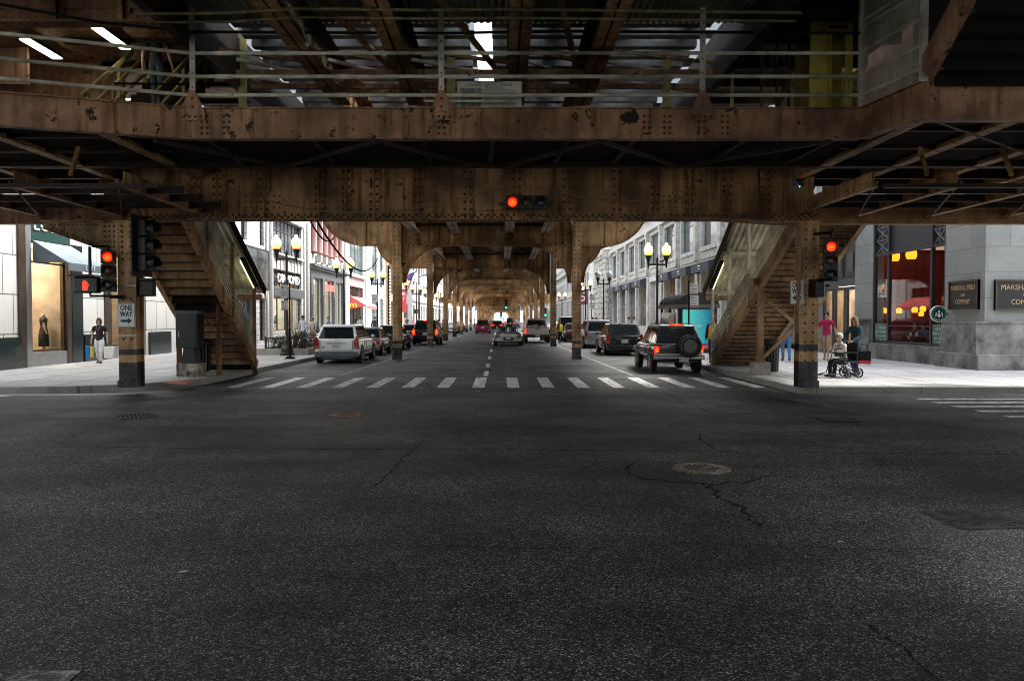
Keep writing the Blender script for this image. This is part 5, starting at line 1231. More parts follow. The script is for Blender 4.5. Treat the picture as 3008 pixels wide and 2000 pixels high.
# ---- traffic signals ----
SIGB = plain('signal_housing', (.006,.006,.006), .45, var=.1); AMBO = plain('amber_lens_off', (.10,.03,.01), .2, var=0); GRO = plain('green_lens_off', (.012,.03,.025), .2, var=0); REDO = plain('red_lens_off', (.08,.008,.006), .2, var=0)
def signal(loc, label, lit='red', horiz=False, rz=0, sc=1.0, group='traffic signals'):
    t = thing('traffic_signal', label, 'traffic signal', loc, group, world=False, rz=rz); t.scale = (sc,sc,sc)
    for i in range(3):
        c = (0,0,.31*(1-i)) if not horiz else (-.31*(1-i),0,0); x, _, z = c
        h = MB().box(x-.15,x+.15,0,.18,z-.15,z+.15).build('housing', SIGB, t, bevel=.015)
        lens = [REDL if lit == 'red' else REDO, AMBO, GREENL if lit == 'green' else GRO][i]
        MB().lathe([(.105,-.006),(.08,-.025),(.04,-.034),(.001,-.036)], (x,0,z), 16, 'y').build('lens', lens, h)
        n = 12; vs = []; fs = []
        for k in range(n+1):
            a = R(-25+230*k/n)
            for r_, y, cut in ((.122,-.001,0),(.122,-.15+.03*abs(sin(a)),0),(.114,-.15+.03*abs(sin(a)),0),(.114,-.001,0)): vs.append((x+r_*cos(a), y, z+r_*sin(a)))
        for k in range(n):
            for q in range(4): fs.append((4*k+q, 4*k+(q+1)%4, 4*k+4+(q+1)%4, 4*k+4+q))
        MB().add(vs, fs).build('visor', SIGB, h)
    return t
p = at(317, 796, 17.25); s1 = signal((p.x,p.y,p.z), 'traffic signal lit red hanging left of the one way post', 'red', rz=R(17))
MB().tube([(-.36,.3,.56),(0,.3,.56),(0,.1,.5)], .03, 6).build('bracket', SIGB, s1); MB().tube([(.0,.1,-.48),(.0,.1,-.58),(.30,.3,-.58)], .028, 6).build('bracket', SIGB, s1)
p = at(2441, 766, 17.3); s2 = signal((p.x,p.y,p.z), 'traffic signal lit red hanging right of the right corner post', 'red', rz=R(-14))
MB().tube([(-.34,.2,.62),(.02,.12,.62),(.06,.1,.72),(.0,.1,.5)], .035, 6).build('bracket', SIGB, s2); MB().tube([(-.3,.2,-.55),(0,.1,-.55)], .025, 6).build('bracket', SIGB, s2)
p = at(1547, 594, 17.15); s3 = signal((p.x,p.y,p.z), 'sideways traffic signal lit red mounted on the big girder at the centre', 'red', horiz=True)
MB().box(-.62,.6,.18,.3,-.03,.03).build('bracket', SIGB, s3)
p = at(442, 722, 17.5); s4 = signal((p.x,p.y,p.z), 'black traffic signal seen from the side, behind the left corner post', 'none', rz=R(75), sc=1.25)
MB().box(-.26,.26,.18,.2,-.55,.55).build('backplate', SIGB, s4)
p = at(2345, 540, 14.9); s5 = signal((p.x,p.y,p.z), 'small green-lit signal tucked under the right floor beams', 'green', horiz=True, sc=.5, rz=R(62))
MB().tube([(0,.15,.1),(0,.15,.7)], .03, 6).build('bracket', SIGB, s5)
def ped(loc, label, hand=True, rz=0, sc=1.0):
    t = thing('pedestrian_signal', label, 'pedestrian signal', loc, 'pedestrian signals', world=False, rz=rz); t.scale = (sc,sc,sc)
    MB().box(-.27,.27,0,.2,-.18,.18).build('housing', SIGB, t, bevel=.03)
    MB().prism([(-.3,.18),(.3,.18),(.24,.23),(-.24,.23)], 'y', -.16, .2).build('hood', SIGB, t)
    MB().box(-.235,.235,-.006,-.001,-.15,.15).build('face', LENSOFF, t)
    if hand:
        m = MB(); m.box(-.055,.055,-.014,-.008,-.12,.0)
        for k, h in enumerate((.075,.10,.095,.07)): m.box(-.055+.029*k,-.033+.029*k,-.014,-.008,.001,h)
        m.prism([(.056,-.06),(.085,-.01),(.085,.03),(.056,-.02)], 'y', -.014, -.008)
        m.build('red_hand', REDHAND, t)
    return t
p = at(250, 837, 17.2); q = ped((p.x,p.y,p.z), 'pedestrian signal showing a red hand beside the left red traffic signal')
MB().tube([(.06,.1,.2),(.06,.1,.85)], .035, 6).build('pole', plain('signal_pole_blue', (.012,.015,.05), .4), q); MB().tube([(.06,.1,-.18),(.06,.1,-.24),(.75,.25,-.24)], .03, 6).build('arm', SIGB, q)
p = at(426, 848, 17.9); ped((p.x,p.y,p.z), 'dark pedestrian signal turned away behind the left corner post', False, rz=R(180))
p = at(2407, 850, 17.5); ped((p.x,p.y,p.z), 'dark pedestrian signal seen edge-on beside the right corner post', False, rz=R(95))
p = at(1487, 894, 111.6); signal((p.x,p.y,p.z), 'small green traffic signal hanging over the far junction', 'green', sc=1.5)
p = at(1472, 926, 228); signal((p.x,p.y,p.z), 'tiny green signal in the tunnel end', 'green', sc=2.0)
for px, py, Y, lit, lab in ((1602,917,116,'green','green-lit signal on a post at right of the far junction'),):
    p = at(px,py,Y); t = signal((p.x,p.y,p.z), lab, lit, sc=1.4); MB().tube([(0,.12,.5),(0,.12,-2.0)], .06, 8).build('pole', POLE, t)
p = at(1224, 916, 116); t = ped((p.x,p.y,p.z), 'far red pedestrian hand below the flag at left', True, sc=1.6); MB().tube([(0,.1,.3),(0,.1,-1.6)], .05, 6).build('pole', POLE, t)
# ---- one way signs ----
def arrow_sign(loc, label, rz, right):
    t = thing('one_way_sign', label, 'road sign', loc, 'one way signs', world=False, rz=rz)
    def rr(w, h, r): 
        pts = []
        for cx, cz, a0 in ((w/2-r,h/2-r,0),(-w/2+r,h/2-r,90),(-w/2+r,-h/2+r,180),(w/2-r,-h/2+r,270)): pts += [(cx+r*cos(R(a0+k*22.5)), cz+r*sin(R(a0+k*22.5))) for k in range(5)]
        return pts
    MB().prism(rr(.40,.545,.03), 'y', .0, .012).build('plate', SIGNW, t)
    a, b = rr(.385,.53,.026), rr(.365,.51,.02); n = len(a); m = MB(); m.add([(x,-.001,z) for x,z in a+b], [(i,(i+1)%n,n+(i+1)%n,n+i) for i in range(n)]); m.build('border', SIGNK, t)
    text('ONE', 'lettering', SIGNK, t, (0,-.002,.165), .165, width=.27, ext=.001, bold=.006); text('WAY', 'lettering', SIGNK, t, (0,-.002,.02), .165, width=.29, ext=.001, bold=.006)
    s = 1 if right else -1; m = MB(); m.prism([(-.13*s,-.155),(.03*s,-.155),(.03*s,-.195),(.135*s,-.125),(.03*s,-.055),(.03*s,-.1),(-.13*s,-.1)], 'y', -.003, -.001); m.build('arrow', SIGNK, t)
    return t
p = at(371, 926, 17.54); arrow_sign((p.x,p.y,p.z), 'white one way sign with arrow pointing right on the left corner post', 0, True)
m = MB()
for z in (2.45, 1.33): m.box(XC0-.22,XC0+.22,17.56,17.6,z-.015,z+.015)
o = m.build('sign_strap', GRAYM); o.parent = bpy.data.objects['corner_bent']; o.matrix_parent_inverse = M.Translation((0,-Y0,0))
p = at(2346, 858, 17.55); arrow_sign((p.x-.02,p.y+.05,p.z), 'one way sign with arrow pointing left, seen nearly edge-on on the right corner post', R(-66), False)
# ---- parking signs on posts ----
SGREY = plain('sign_grey', (.48,.49,.47), .5, var=.06)
def parking(loc, label, h, plates, base=True, post=True):
    t = thing('parking_sign', label, 'parking sign', loc, 'parking signs', world=False)
    if post: MB().box(-.03,.03,-.02,.02,0,h).build('post', BLKM, t)
    if base: MB().prism([(-.22,0),(.22,0),(.08,.1),(-.08,.1)], 'y', -.1, .1).build('foot', BLKM, t)
    for x, z, w, hh, col, red in plates:
        p = MB().box(x-w/2,x+w/2,-.035,-.022,z-hh/2,z+hh/2).build('plate', col, t)
        m = MB(); 
        for i in range(20): a0, a1 = 2*pi*i/20, 2*pi*(i+1)/20; r = w*.16; m.beam((x-w*.25+r*cos(a0),-.037,z+hh*.3+r*sin(a0)),(x-w*.25+r*cos(a1),-.037,z+hh*.3+r*sin(a1)),.012,.012,up=(0,1,0))
        m.beam((x-w*.25-w*.11,-.037,z+hh*.3+w*.11),(x-w*.25+w*.11,-.037,z+hh*.3-w*.11),.012,.012,up=(0,1,0))
        for k in range(3): m.box(x-w*.36,x+w*(.34-.08*k),-.037,-.0355,z-hh*(.02+.12*k),z-hh*(-.015+.12*k))
        m.box(x+.02*w,x+w*.38,-.037,-.0355,z+hh*.29,z+hh*.32)
        m.build('print', SIGNK, p)
        if red: MB().box(x-w*.47,x+w*.47,-.037,-.0355,z-hh*.48,z-hh*.36).build('red_band', SIGNR, p)
    return t
p = onz(852, 1054, ZP)
parking((p.x,p.y,ZP), 'two grey parking plates on a black post before the nearest left lamp', 2.95, [(-.2,2.60,.27,.52,SGREY,False),(-.19,2.07,.25,.38,SGREY,True)])
parking((-8.86,55.45,ZP), 'white parking sign with green edge on the third left lamp post', 0, [(-.22,3.0,.46,.56,SIGNW,False)], False, False)
parking((7.2,30.0,ZP), 'two red-edged parking plates on a black post before the bus shelter', 3.05, [(.18,2.70,.32,.45,SGREY,True),(.20,2.23,.33,.44,SGREY,True)])
parking((7.2,51.5,ZP), 'parking plates on a thin post before the unlit lamp at right', 3.6, [(-.02,3.28,.30,.55,SGREY,False),(-.02,2.69,.25,.42,SGREY,False)])
parking((7.3,63.5,ZP), 'two white parking plates on a post by the right frame post', 3.6, [(.06,3.27,.47,.53,SIGNW,False),(.06,2.60,.47,.55,SIGNW,False)])
# ---- cabinet, bins, planters, shelter ----
t = thing('signal_cabinet', 'dark green metal control cabinet on a stained concrete block under the left stair', 'cabinet', (-8.62,21.1,ZP))
x0, x1 = at(515,900,20.95).x, at(578,900,20.95).x
MB().box(x0,x1,20.95,21.45,.92,1.83).build('body', DKG, t, bevel=.012)
MB().box(x0-.02,x1+.02,20.93,21.47,1.835,1.93).build('cap', plain('cabinet_cap', (.09,.11,.11), .5, var=.3), t)
MB().box(x0+.04,x1-.04,20.935,20.949,.98,1.78).build('door', DKG, t); MB().tube([(x0+.1,20.92,1.22),(x0+.1,20.92,1.38)], .012, 6).build('handle', GRAYM, t)
MB().prism([(x0+.12,.5),(x1-.06,.5),(x1-.12,.92),(x0+.18,.92)], 'y', 21.0, 21.4).build('pedestal', DKG, t)
MB().box(x0+.02,x1+.04,20.9,21.5,ZP,.5).build('plinth', plain('stained_concrete', (.40,.36,.28), .9, var=.7, scale=5), t, bevel=.015)
def bin_(loc, label):
    t = thing('litter_bin', label, 'litter bin', loc, 'black slatted litter bins', world=False)
    m = MB()
    for i in range(20): a = 2*pi*i/20; m.beam((.27*cos(a),.27*sin(a),.06),(.30*cos(a),.30*sin(a),.86),.05,.012,up=(cos(a),sin(a),0))
    m.build('slats', BLK, t); MB().lathe([(.26,.03),(.26,.1),(.25,.84)], n=18).build('liner', BLKM, t); MB().lathe([(.33,.86),(.34,.9),(.24,.98),(.2,.98)], n=18).build('rim', BLK, t)
    return t
B_ = bin_((-8.82,22.7,ZP), 'black slatted litter bin under the left stair behind the cabinet'); dup(B_, (7.75,22.6,ZP), 'black slatted litter bin behind the concrete block of the right stair')
TWIG = plain('bare_twigs', (.20,.14,.10), .8, var=.3); LEAF = plain('shrub_leaves', (.045,.075,.025), .7, var=.5, scale=9); LEAF2 = plain('shrub_leaves_dry', (.10,.085,.04), .7, var=.5, scale=9)
CONC = plain('planter_concrete', (.42,.40,.36), .85, var=.25, bump=.3)
def shrub(c, r, h, label, n=420, twigs=26):
    t = thing('shrub', label, 'shrub', (c[0],c[1],c[2]), 'shrubs in the kerb planters', world=False); m = MB(); rnd = random.Random(int(c[1]*97+c[0]*31))
    for i in range(twigs):
        a = rnd.uniform(0,2*pi); k = rnd.uniform(.3,1.1); m.tube([(0.1*cos(a),.1*sin(a),0),(r*k*.6*cos(a),r*k*.6*sin(a),h*.6),(r*k*cos(a+.3),r*k*sin(a+.3),h*rnd.uniform(.85,1.45))], [.012,.008,.004], 4, False)
    m.build('twigs', TWIG, t); m = MB()
    for i in range(n):
        a = rnd.uniform(0,2*pi); q = sqrt(rnd.random()); z = h*rnd.uniform(.15,1.0); q *= r*(1-.4*(z/h)**2); p = V((q*cos(a),q*sin(a),z)); d = V((rnd.uniform(-1,1),rnd.uniform(-1,1),rnd.uniform(-1,1))).normalized(); e = d.cross(V((rnd.uniform(-1,1),.3,.7))).normalized(); s = rnd.uniform(.03,.06)
        m.mat(0 if rnd.random() < .6 else 1); m.add([p-d*s, p+e*s*.5, p+d*s, p-e*s*.5], [(0,1,2,3)])
    m.build('foliage', [LEAF,LEAF2], t); return t
def planter(x0, x1, y0, y1, label, fence=True):
    t = thing('planter', label, 'planter', ((x0+x1)/2,y0,ZP)); m = MB()
    for a in ((x0,x1,y0,y0+.16),(x0,x1,y1-.16,y1),(x0,x0+.16,y0+.16,y1-.16),(x1-.16,x1,y0+.16,y1-.16)): m.box(a[0],a[1],a[2],a[3],ZP,ZP+.27)
    m.build('kerb', CONC, t); MB().box(x0+.16,x1-.16,y0+.16,y1-.16,ZP+.01,ZP+.2).build('soil', plain('soil_dark', (.035,.027,.02), .95, var=.4, scale=20), t)
    if fence:
        m = MB()
        for y, f in ((y0+.3,1),(y1-.3,1)):
            m.box(x0+.3,x1-.3,y-.02,y+.02,.84,.88); m.box(x0+.3,x1-.3,y-.012,y+.012,.45,.48); n = int((x1-x0)/.16)
            for i in range(n+1): x = x0+.3+(x1-x0-.6)*i/n; m.box(x-.008,x+.008,y-.008,y+.008,.36,.85)
            for x in (x0+.3,(x0+x1)/2,x1-.3): m.box(x-.03,x+.03,y-.03,y+.03,.36,.95)
        for x in (x0+.3,x1-.3):
            m.box(x-.02,x+.02,y0+.3,y1-.3,.84,.88); n = int((y1-y0)/.18)
            for i in range(n+1): y = y0+.3+(y1-y0-.6)*i/n; m.box(x-.008,x+.008,y-.008,y+.008,.36,.85)
        m.build('low_fence', BLK, t)
    return t
planter(-10.5,-8.3,33.2,40.5, 'low concrete kerb planter with black fence and shrubs beside the white wagon')
for i, (x, y, r, h, w) in enumerate(((-9.75,34.3,.5,.55,'rounded greenish shrub left of the lamp in the fenced planter'),(-9.0,35.0,.62,.75,'largest bushy shrub right of the lamp in the fenced planter'),(-9.8,36.5,.4,.8,'thin bare shrub at the back left of the fenced planter'),(-8.9,37.6,.5,.7,'shrub at the back right of the fenced planter'))):
    shrub((x,y,.34), r, h, w, 520 if i < 2 else 160, 40)
planter(7.6,9.4,38.5,44.5, 'low concrete kerb planter behind the dark wagons at right', False)
shrub((8.3,40,.34), .6, 1.25, 'leggy green shrub showing over the dark wagon roofs at right', 420, 26); shrub((8.6,43,.34), .6, 1.1, 'second leggy shrub in the right planter', 320, 20)
# bus shelter / kiosk
t = thing('bus_shelter', 'black barrel-roofed bus shelter with a teal poster panel behind the dark off-roader', 'bus shelter', (7.8,30.6,ZP))
x0, x1, y0, y1 = 6.92, 8.45, 30.6, 34.0
m = MB(); arcp = [((x0+x1)/2+(x1-x0)/2*1.06*cos(R(a)), 2.27+.44*sin(R(a))) for a in range(0,181,15)]
m.prism(arcp, 'y', y0-.1, y1+.1)
for i in range(11): y = y0-.05+i*.34; m2 = [((x0+x1)/2+(x1-x0)/2*1.09*cos(R(a)), 2.27+.47*sin(R(a))) for a in range(0,181,15)]; m.prism(m2, 'y', y, y+.07)
m.build('roof', BLK, t); MB().box(x0-.08,x1+.08,y0-.12,y1+.12,2.12,2.27).build('fascia', plain('shelter_fascia', (.10,.09,.085), .5), t)
for x, y in ((x0+.05,y0+.05),(x1-.05,y0+.05),(x0+.05,y1-.05),(x1-.05,y1-.05),(x0+.05,(y0+y1)/2)): MB().box(x-.05,x+.05,y-.05,y+.05,ZP,2.12).build('post', BLK, t)
m, ns, ls, bb = newmat('teal_poster')
tc = N(ns,'ShaderNodeTexCoord'); sp = N(ns,'ShaderNodeSeparateXYZ'); ls.new(tc.outputs['Generated'], sp.inputs[0])
rp = N(ns,'ShaderNodeValToRGB'); rp.color_ramp.elements[0].color = (.10,.60,.50,1); rp.color_ramp.elements[1].color = (.01,.13,.27,1); rp.color_ramp.elements[0].position = .1; rp.color_ramp.elements[1].position = .95
ls.new(sp.outputs[0], rp.inputs[0]); vo = N(ns,'ShaderNodeTexVoronoi', Scale=14.0); ls.new(tc.outputs['Generated'], vo.inputs['Vector'])
mr = N(ns,'ShaderNodeMapRange', clamp=True); mr.inputs['From Min'].default_value = .16; mr.inputs['From Max'].default_value = .10; ls.new(vo.outputs['Distance'], mr.inputs['Value'])
gt = N(ns,'ShaderNodeMath', operation='GREATER_THAN'); gt.inputs[1].default_value = .62; ls.new(sp.outputs[2], gt.inputs[0]); mu = N(ns,'ShaderNodeMath', operation='MULTIPLY'); ls.new(mr.outputs[0], mu.inputs[0]); ls.new(gt.outputs[0], mu.inputs[1])
mx = N(ns,'ShaderNodeMix', data_type='RGBA'); ls.new(mu.outputs[0], mx.inputs[0]); ls.new(rp.outputs[0], mx.inputs[6]); mx.inputs[7].default_value = (.35,.7,.75,1)
ls.new(mx.outputs[2], bb.inputs['Base Color']); ls.new(mx.outputs[2], bb.inputs['Emission Color']); bb.inputs['Emission Strength'].default_value = .09; bb.inputs['Roughness'].default_value = .15
pf = MB().box(x0+.1,x1-.1,y0-.04,y0+.08,.35,2.12).build('poster_case', BLK, t)
MB().box(x0+.17,x1-.17,y0-.052,y0-.042,.72,2.07).build('poster', m, pf)
MB().box(x0+.17,x1-.17,y0-.052,y0-.042,.5,.715).build('poster_band', plain('poster_red', (.5,.06,.04), .4), pf)
text('SPEED RELEASE', 'lettering', WHT, pf, (x0+.62,y0-.054,1.42), .1, width=.6, ext=.001); text('PASS', 'lettering', WHT, pf, (x0+1.0,y0-.054,.61), .1, width=.3, ext=.001)
MB().box(x0-.02,x0+.0,y0+.3,y1-.3,.5,1.95).build('side_panel', plain('shelter_glass', (.2,.2,.18), .1), t)
MB().box(x0-.045,x0-.022,y0+.5,y0+1.5,.6,1.85).build('side_poster', plain('side_poster_paper', (.45,.38,.3), .4, var=.6, scale=7), t)
# cables
def cable(pts, r, label, mat=BLKM, n=24, sag=0):
    P = [V(p) for p in pts]; out = []
    for i in range(len(P)-1):
        for k in range(n):
            u = k/n; p = P[i].lerp(P[i+1], u); p.z -= sag*4*u*(1-u); out.append(p)
    out.append(P[-1]); o = MB().tube(out, r, 6).build('cable', mat); tag(o, label, 'cable', 'slung cables'); return o
CABT = plain('tan_cable', (.20,.14,.08), .7)
pts = [at(x,y,17.33) for x,y in ((632,533),(700,565),(770,585),(850,605),(930,618),(1010,624),(1090,625),(1170,620),(1240,610),(1310,595),(1390,573),(1450,553),(1510,545),(1560,547),(1640,566),(1720,582),(1830,591),(1960,589),(2100,565)) ]
cable([tuple(p) for p in pts], .016, 'thin tan cable looping across the face of the big girder', CABT, 3)
a, b_ = at(925,640,18.3), at(1110,758,47.0); cable([tuple(a),tuple(b_)], .03, 'black cable sagging from the big girder to the second frame at left', sag=1.0)
a, b_ = at(905,636,18.3), at(982,696,32.4); cable([tuple(a),tuple(b_)], .025, 'shorter black cable running to the round bracket of the first frame', sag=.35)
# flag, tall street light, banners
t = thing('flag', 'striped flag hanging from a slanting pole in front of the far white building', 'flag', (-15.2,131,7)); a, b_ = at(1190,858,124), at(1216,806,124)
ax = at(1215,810,124); MB().tube([(ax.x+.6,124,ax.z+1.2),(ax.x-2.2,124,ax.z-3.6)], .06, 6).build('pole', POLE, t)
RED_ = plain('flag_red', (.45,.03,.05), .8, var=0); BLU = plain('flag_blue', (.04,.07,.2), .8, var=0)
m = MB(); nx, nz = 7, 12; W_, H_ = 1.5, 3.0
for i in range(nz):
    for j in range(nx):
        def q(ii, jj): u, v = jj/nx, ii/nz; return (ax.x-2.2+W_*u*(1-.2*v)+.9*(1-v), 124+.18*sin(6*u+2*v), ax.z+.6-H_*v-.5*(1-u))
        m.mat(2 if i < 5 and j > 2 else (0 if (j+0) % 2 == 0 else 1)); m.add([q(i,j),q(i,j+1),q(i+1,j+1),q(i+1,j)], [(0,1,2,3)])
m.build('cloth', [RED_,WHT,BLU], t)
p = onz(1225, 975, ZP); t = thing('tall_street_light', 'tall grey street light with a drooping arm past the left frame posts', 'street light', (-9.4,88,ZP), world=False)
MB().tube([(0,0,0),(0,0,8.3)], [.12,.07], 8).build('pole', POLE, t); MB().tube([(0,0,6.2),(.8,0,6.5),(1.7,0,6.45)], .06, 6).build('arm', POLE, t); MB().prism([(1.2,6.5),(2.4,6.35),(2.3,6.25),(1.1,6.35)], 'y', -.15, .15).build('lamp_head', POLE, t)
p = at(1712,873,117.2); t = thing('banner_sign', 'dark red sign with a white 5 beyond the first right frame post', 'sign', (p.x,p.y,p.z), world=False)
MB().box(-1.3,.75,0,.1,-1.1,1.1).build('panel', plain('banner_red', (.22,.02,.035), .5), t); text('5', 'lettering', WHT, t, (0.0,-.01,0), 1.9, width=.9, ext=.01)
MB().tube([(-.3,.05,1.1),(3.5,.05,1.3)], .05, 6).build('arm', POLE, t)
p = at(1186,880,100); t = thing('banner_sign', 'red street banner on a post left of the second frame post', 'sign', (p.x,p.y,p.z), world=False)
MB().box(-.35,.35,0,.05,-1.6,1.2).build('panel', plain('banner_red2', (.5,.04,.05), .6), t); MB().tube([(-.4,.02,1.3),(-.4,.02,-4.2)], .06, 6).build('pole', POLE, t)
text('E', 'lettering', WHT, t, (0,-.01,.7), .5, width=.35, ext=.005); text('T', 'lettering', WHT, t, (0,-.01,.1), .5, width=.35, ext=.005)
# ================= vehicles =================
def paint(name, c, metal=0.0, rough=.22): return plain(name, c, rough, metal=metal, coat=.8, var=.06)
CARGL = plain('car_glass', (.012,.016,.018), .03, spec=.9, var=0)
TYRE = plain('tyre_rubber', (.014,.014,.014), .85, var=.2); RIMM = plain('alloy_rim', (.42,.42,.42), .3, metal=.8, var=.1); CHROME = plain('chrome_trim', (.55,.55,.56), .15, metal=1, var=0)
TAILR = plain('tail_lamp_red', (.30,.012,.012), .15, spec=.8, var=.3, scale=20); TAILON = lensglow('tail_lamp_lit', (1.0,.16,.012), (.7,.006,.003), .42, 6); TAILA = plain('tail_lamp_amber', (.5,.16,.03), .2, var=0)
PLATE = plain('licence_plate', (.66,.68,.70), .4, var=.05); PLINK = plain('plate_print', (.12,.12,.2), .5, var=0); TRIMK = plain('black_trim', (.02,.02,.022), .55, var=.15)
def loft_body(st, zb, mat, root, sub=2, name='body'):
    # st: list of (y, half width, belt height); closed ring lofted from tail to nose
    m = MB(); rings = []
    for (y, w, zt, *b) in st:
        z0 = b[0] if b else zb; h = zt - z0
        half = [(0,z0),(w*.80,z0),(w*.95,z0+.07),(w,z0+h*.30),(w*1.0,z0+h*.62),(w*.975,zt-.07),(w*.90,zt-.005),(w*.45,zt+.012)]
        ring = half + [(0,zt+.02)] + [(-x,z) for x,z in reversed(half[1:])]
        rings.append([(x,y,z) for x,z in ring])
    n = len(rings[0]); vs = [p for r in rings for p in r]; fs = []
    for i in range(len(rings)-1):
        for k in range(n): a, b = i*n+k, i*n+(k+1)%n; fs.append((a,b,b+n,a+n))
    m.add(vs, fs)
    for base, flip in ((0,True),((len(rings)-1)*n,False)):
        # cap with quads between the two halves
        for k in range(n//2):
            a, b, c, d = k, k+1, (n-k-1)%n, (n-k)%n
            f = [base+a, base+b, base+c, base+d]
            f = list(dict.fromkeys(f))
            if len(f) >= 3: m.f.append(f); m.m.append(0)
    return m.build(name, mat, root, smooth=True, sub=sub)
def quad_panel(m, A, B, C, D, u0, u1, v0, v1, off=.008, th=.004):
    A, B, C, D = V(A), V(B), V(C), V(D)
    def q(u, v): return (A.lerp(B,u)).lerp(D.lerp(C,u), v)
    nn = (B-A).cross(D-A).normalized(); P = [q(u0,v0),q(u1,v0),q(u1,v1),q(u0,v1)]
    m.add([p+nn*off for p in P]+[p-nn*th for p in P], [(0,1,2,3),(7,6,5,4),(0,4,5,1),(1,5,6,2),(2,6,7,3),(3,7,4,0)])
def wheel(root, x, y, r, w=.2, rim=RIMM):
    s = 1 if x > 0 else -1
    t = MB().lathe([(r*.62,-w/2),(r*.93,-w/2),(r,-w*.36),(r,w*.36),(r*.93,w/2),(r*.62,w/2),(r*.62,-w/2)], (x,y,r), 22, 'x', caps=False).build('wheel', TYRE, root, smooth=False)
    m = MB().lathe([(.01,0),(r*.2,.0),(r*.22,-.02),(r*.5,-.025),(r*.60,.005),(r*.64,.0)], (0,0,0), 22, 'x')
    m.v = [(x+s*(w/2-.01)+s*p[0], y+p[1], r+p[2]) for p in m.v]; m.mat(1)
    for k in range(5): a = 2*pi*k/5; m.beam((x+s*(w/2-.035),y+.22*r*cos(a),r+.22*r*sin(a)),(x+s*(w/2-.035),y+.55*r*cos(a+.3),r+.55*r*sin(a+.3)),.03,r*.14,up=(1,0,0))
    m.build('rim', [rim, TRIMK], t); return t
def car(name, label, cat, loc, body, W, L, H, zb=.2, belt=.85, r=.31, wb=None, yr=.75, cab=None, hood=.72, tail=None, lights='tall', lit=False, plate='', flat_tail=True, rails=False, rz=0, bump=None, group='cars on the street', nwin=3, sub=2, roofm=None):
    t = thing(name, label, cat, loc, group, world=False, rz=rz); w = W/2; wb = wb or L*.59; tail = tail or belt
    if flat_tail: st = [(.0,w*.88,tail-.03,zb+.12),(.04,w*.94,tail),(.14,w*.97,belt),(.5,w,belt+.01)]
    else: st = [(.0,w*.84,tail-.1,zb+.12),(.05,w*.92,tail-.03),(.18,w*.96,tail),(.75,w,belt-.01)]
    st += [(L*.45,w,belt),(L*.66,w,belt-.02),(L*.76,w*.98,hood+.06),(L*.93,w*.93,hood-.04),(L*.985,w*.85,hood-.12),(L,w*.74,hood-.2,zb+.1)]
    loft_body(st, zb, body, t, sub)
    c = cab; wb0, wt = w*.93, w*.74
    # cabin: (rear bottom y, rear top y, front top y, front bottom y)
    r0, r1, f1, f0 = c; zt = H
    vb = [(-wb0,r0,belt-.03),(wb0,r0,belt-.03),(wb0*.97,f0,belt-.05),(-wb0*.97,f0,belt-.05)]; vt = [(-wt,r1,zt-.03),(wt,r1,zt-.03),(wt*.96,f1,zt-.03),(-wt*.96,f1,zt-.03)]
    m = MB(); m.add(vb+vt, [(0,1,5,4),(1,2,6,5),(2,3,7,6),(3,0,4,7),(0,3,2,1)])
    k = len(m.v); mid = [(x*.93,y+(.06 if i < 2 else -.06),zt+.012) for i,(x,y,z) in enumerate(vt)]
    m.add(vt+mid, [(0,1,5,4),(1,2,6,5),(2,3,7,6),(3,0,4,7),(4,5,6,7)])
    m.build('cabin', body, t, smooth=False, bevel=.045)
    m = MB(); quad_panel(m, vb[0],vb[1],vt[1],vt[0], .07,.93,.12,.90); m.build('rear_window', CARGL, t, bevel=.004)
    m = MB(); quad_panel(m, vb[2],vb[3],vt[3],vt[2], .05,.95,.12,.92); m.build('windscreen', CARGL, t)
    for s in (0,1):
        A, B, C, D = (vb[1],vb[2],vt[2],vt[1]) if s == 0 else (vb[3],vb[0],vt[0],vt[3])
        for i in range(nwin):
            u0, u1 = .05+.9*i/nwin+.012, .05+.9*(i+1)/nwin-.012
            m = MB(); quad_panel(m, A,B,C,D, u0,u1,.16,.90); m.build('side_window', CARGL, t)
    for x in (-w+.10, w-.10):
        for y in (yr, yr+wb):
            s = 1 if x > 0 else -1
            MB().lathe([(.01,0),(r*1.17,0),(r*1.19,.012),(.01,.012)], (s*(w*1.0-.012) if s > 0 else -w, y, r*1.02), 24, 'x').build('wheel_arch', TRIMK, t)
            wheel(t, s*(w-.085), y, r)
    # rear details
    zl = (belt-.36, belt+.02) if lights == 'tall' else (belt-.26, belt-.06)
    for s in (-1,1):
        m = MB()
        if lights == 'tall': m.prism([(s*w*.98,zl[0]),(s*w*.76,zl[0]+.02),(s*w*.78,zl[1]-.05),(s*w*.88,zl[1]+.10),(s*w*.97,zl[1])], 'y', -.012, .16)
        else: m.prism([(s*w*.97,zl[0]),(s*w*.42,zl[0]+.02),(s*w*.44,zl[1]-.02),(s*w*.96,zl[1])], 'y', -.014, .16)
        l = m.build('tail_light', TAILON if lit else TAILR, t, bevel=.012)
        if lights == 'tall': MB().box(s*w*.80,s*w*.93,-.016,-.0125,zl[0]+.04,zl[0]+.11).build('reflector', TAILA, l)
    MB().box(-w*.95,w*.95,-.07,.2,zb+.05,zb+.27).build('rear_bumper', bump or body, t, bevel=.04)
    MB().box(-w*.8,w*.8,.1,L-.2,zb-.06,zb+.1).build('underbody', TRIMK, t)
    zp = belt-.25 if lights == 'tall' else zb+.17; yy = -.02 if lights == 'tall' else -.085
    p = MB().box(-.15,.15,yy-.006,yy+.03,zp-.075,zp+.075).build('licence_plate', PLATE, t)
    if plate: text(plate, 'plate_lettering', PLINK, p, (0,yy-.0075,zp), .11, width=.25, ext=.001)
    if lights == 'tall': MB().box(-w*.42,w*.42,-.03,.02,zp+.10,zp+.125).build('tailgate_handle', CHROME, t)
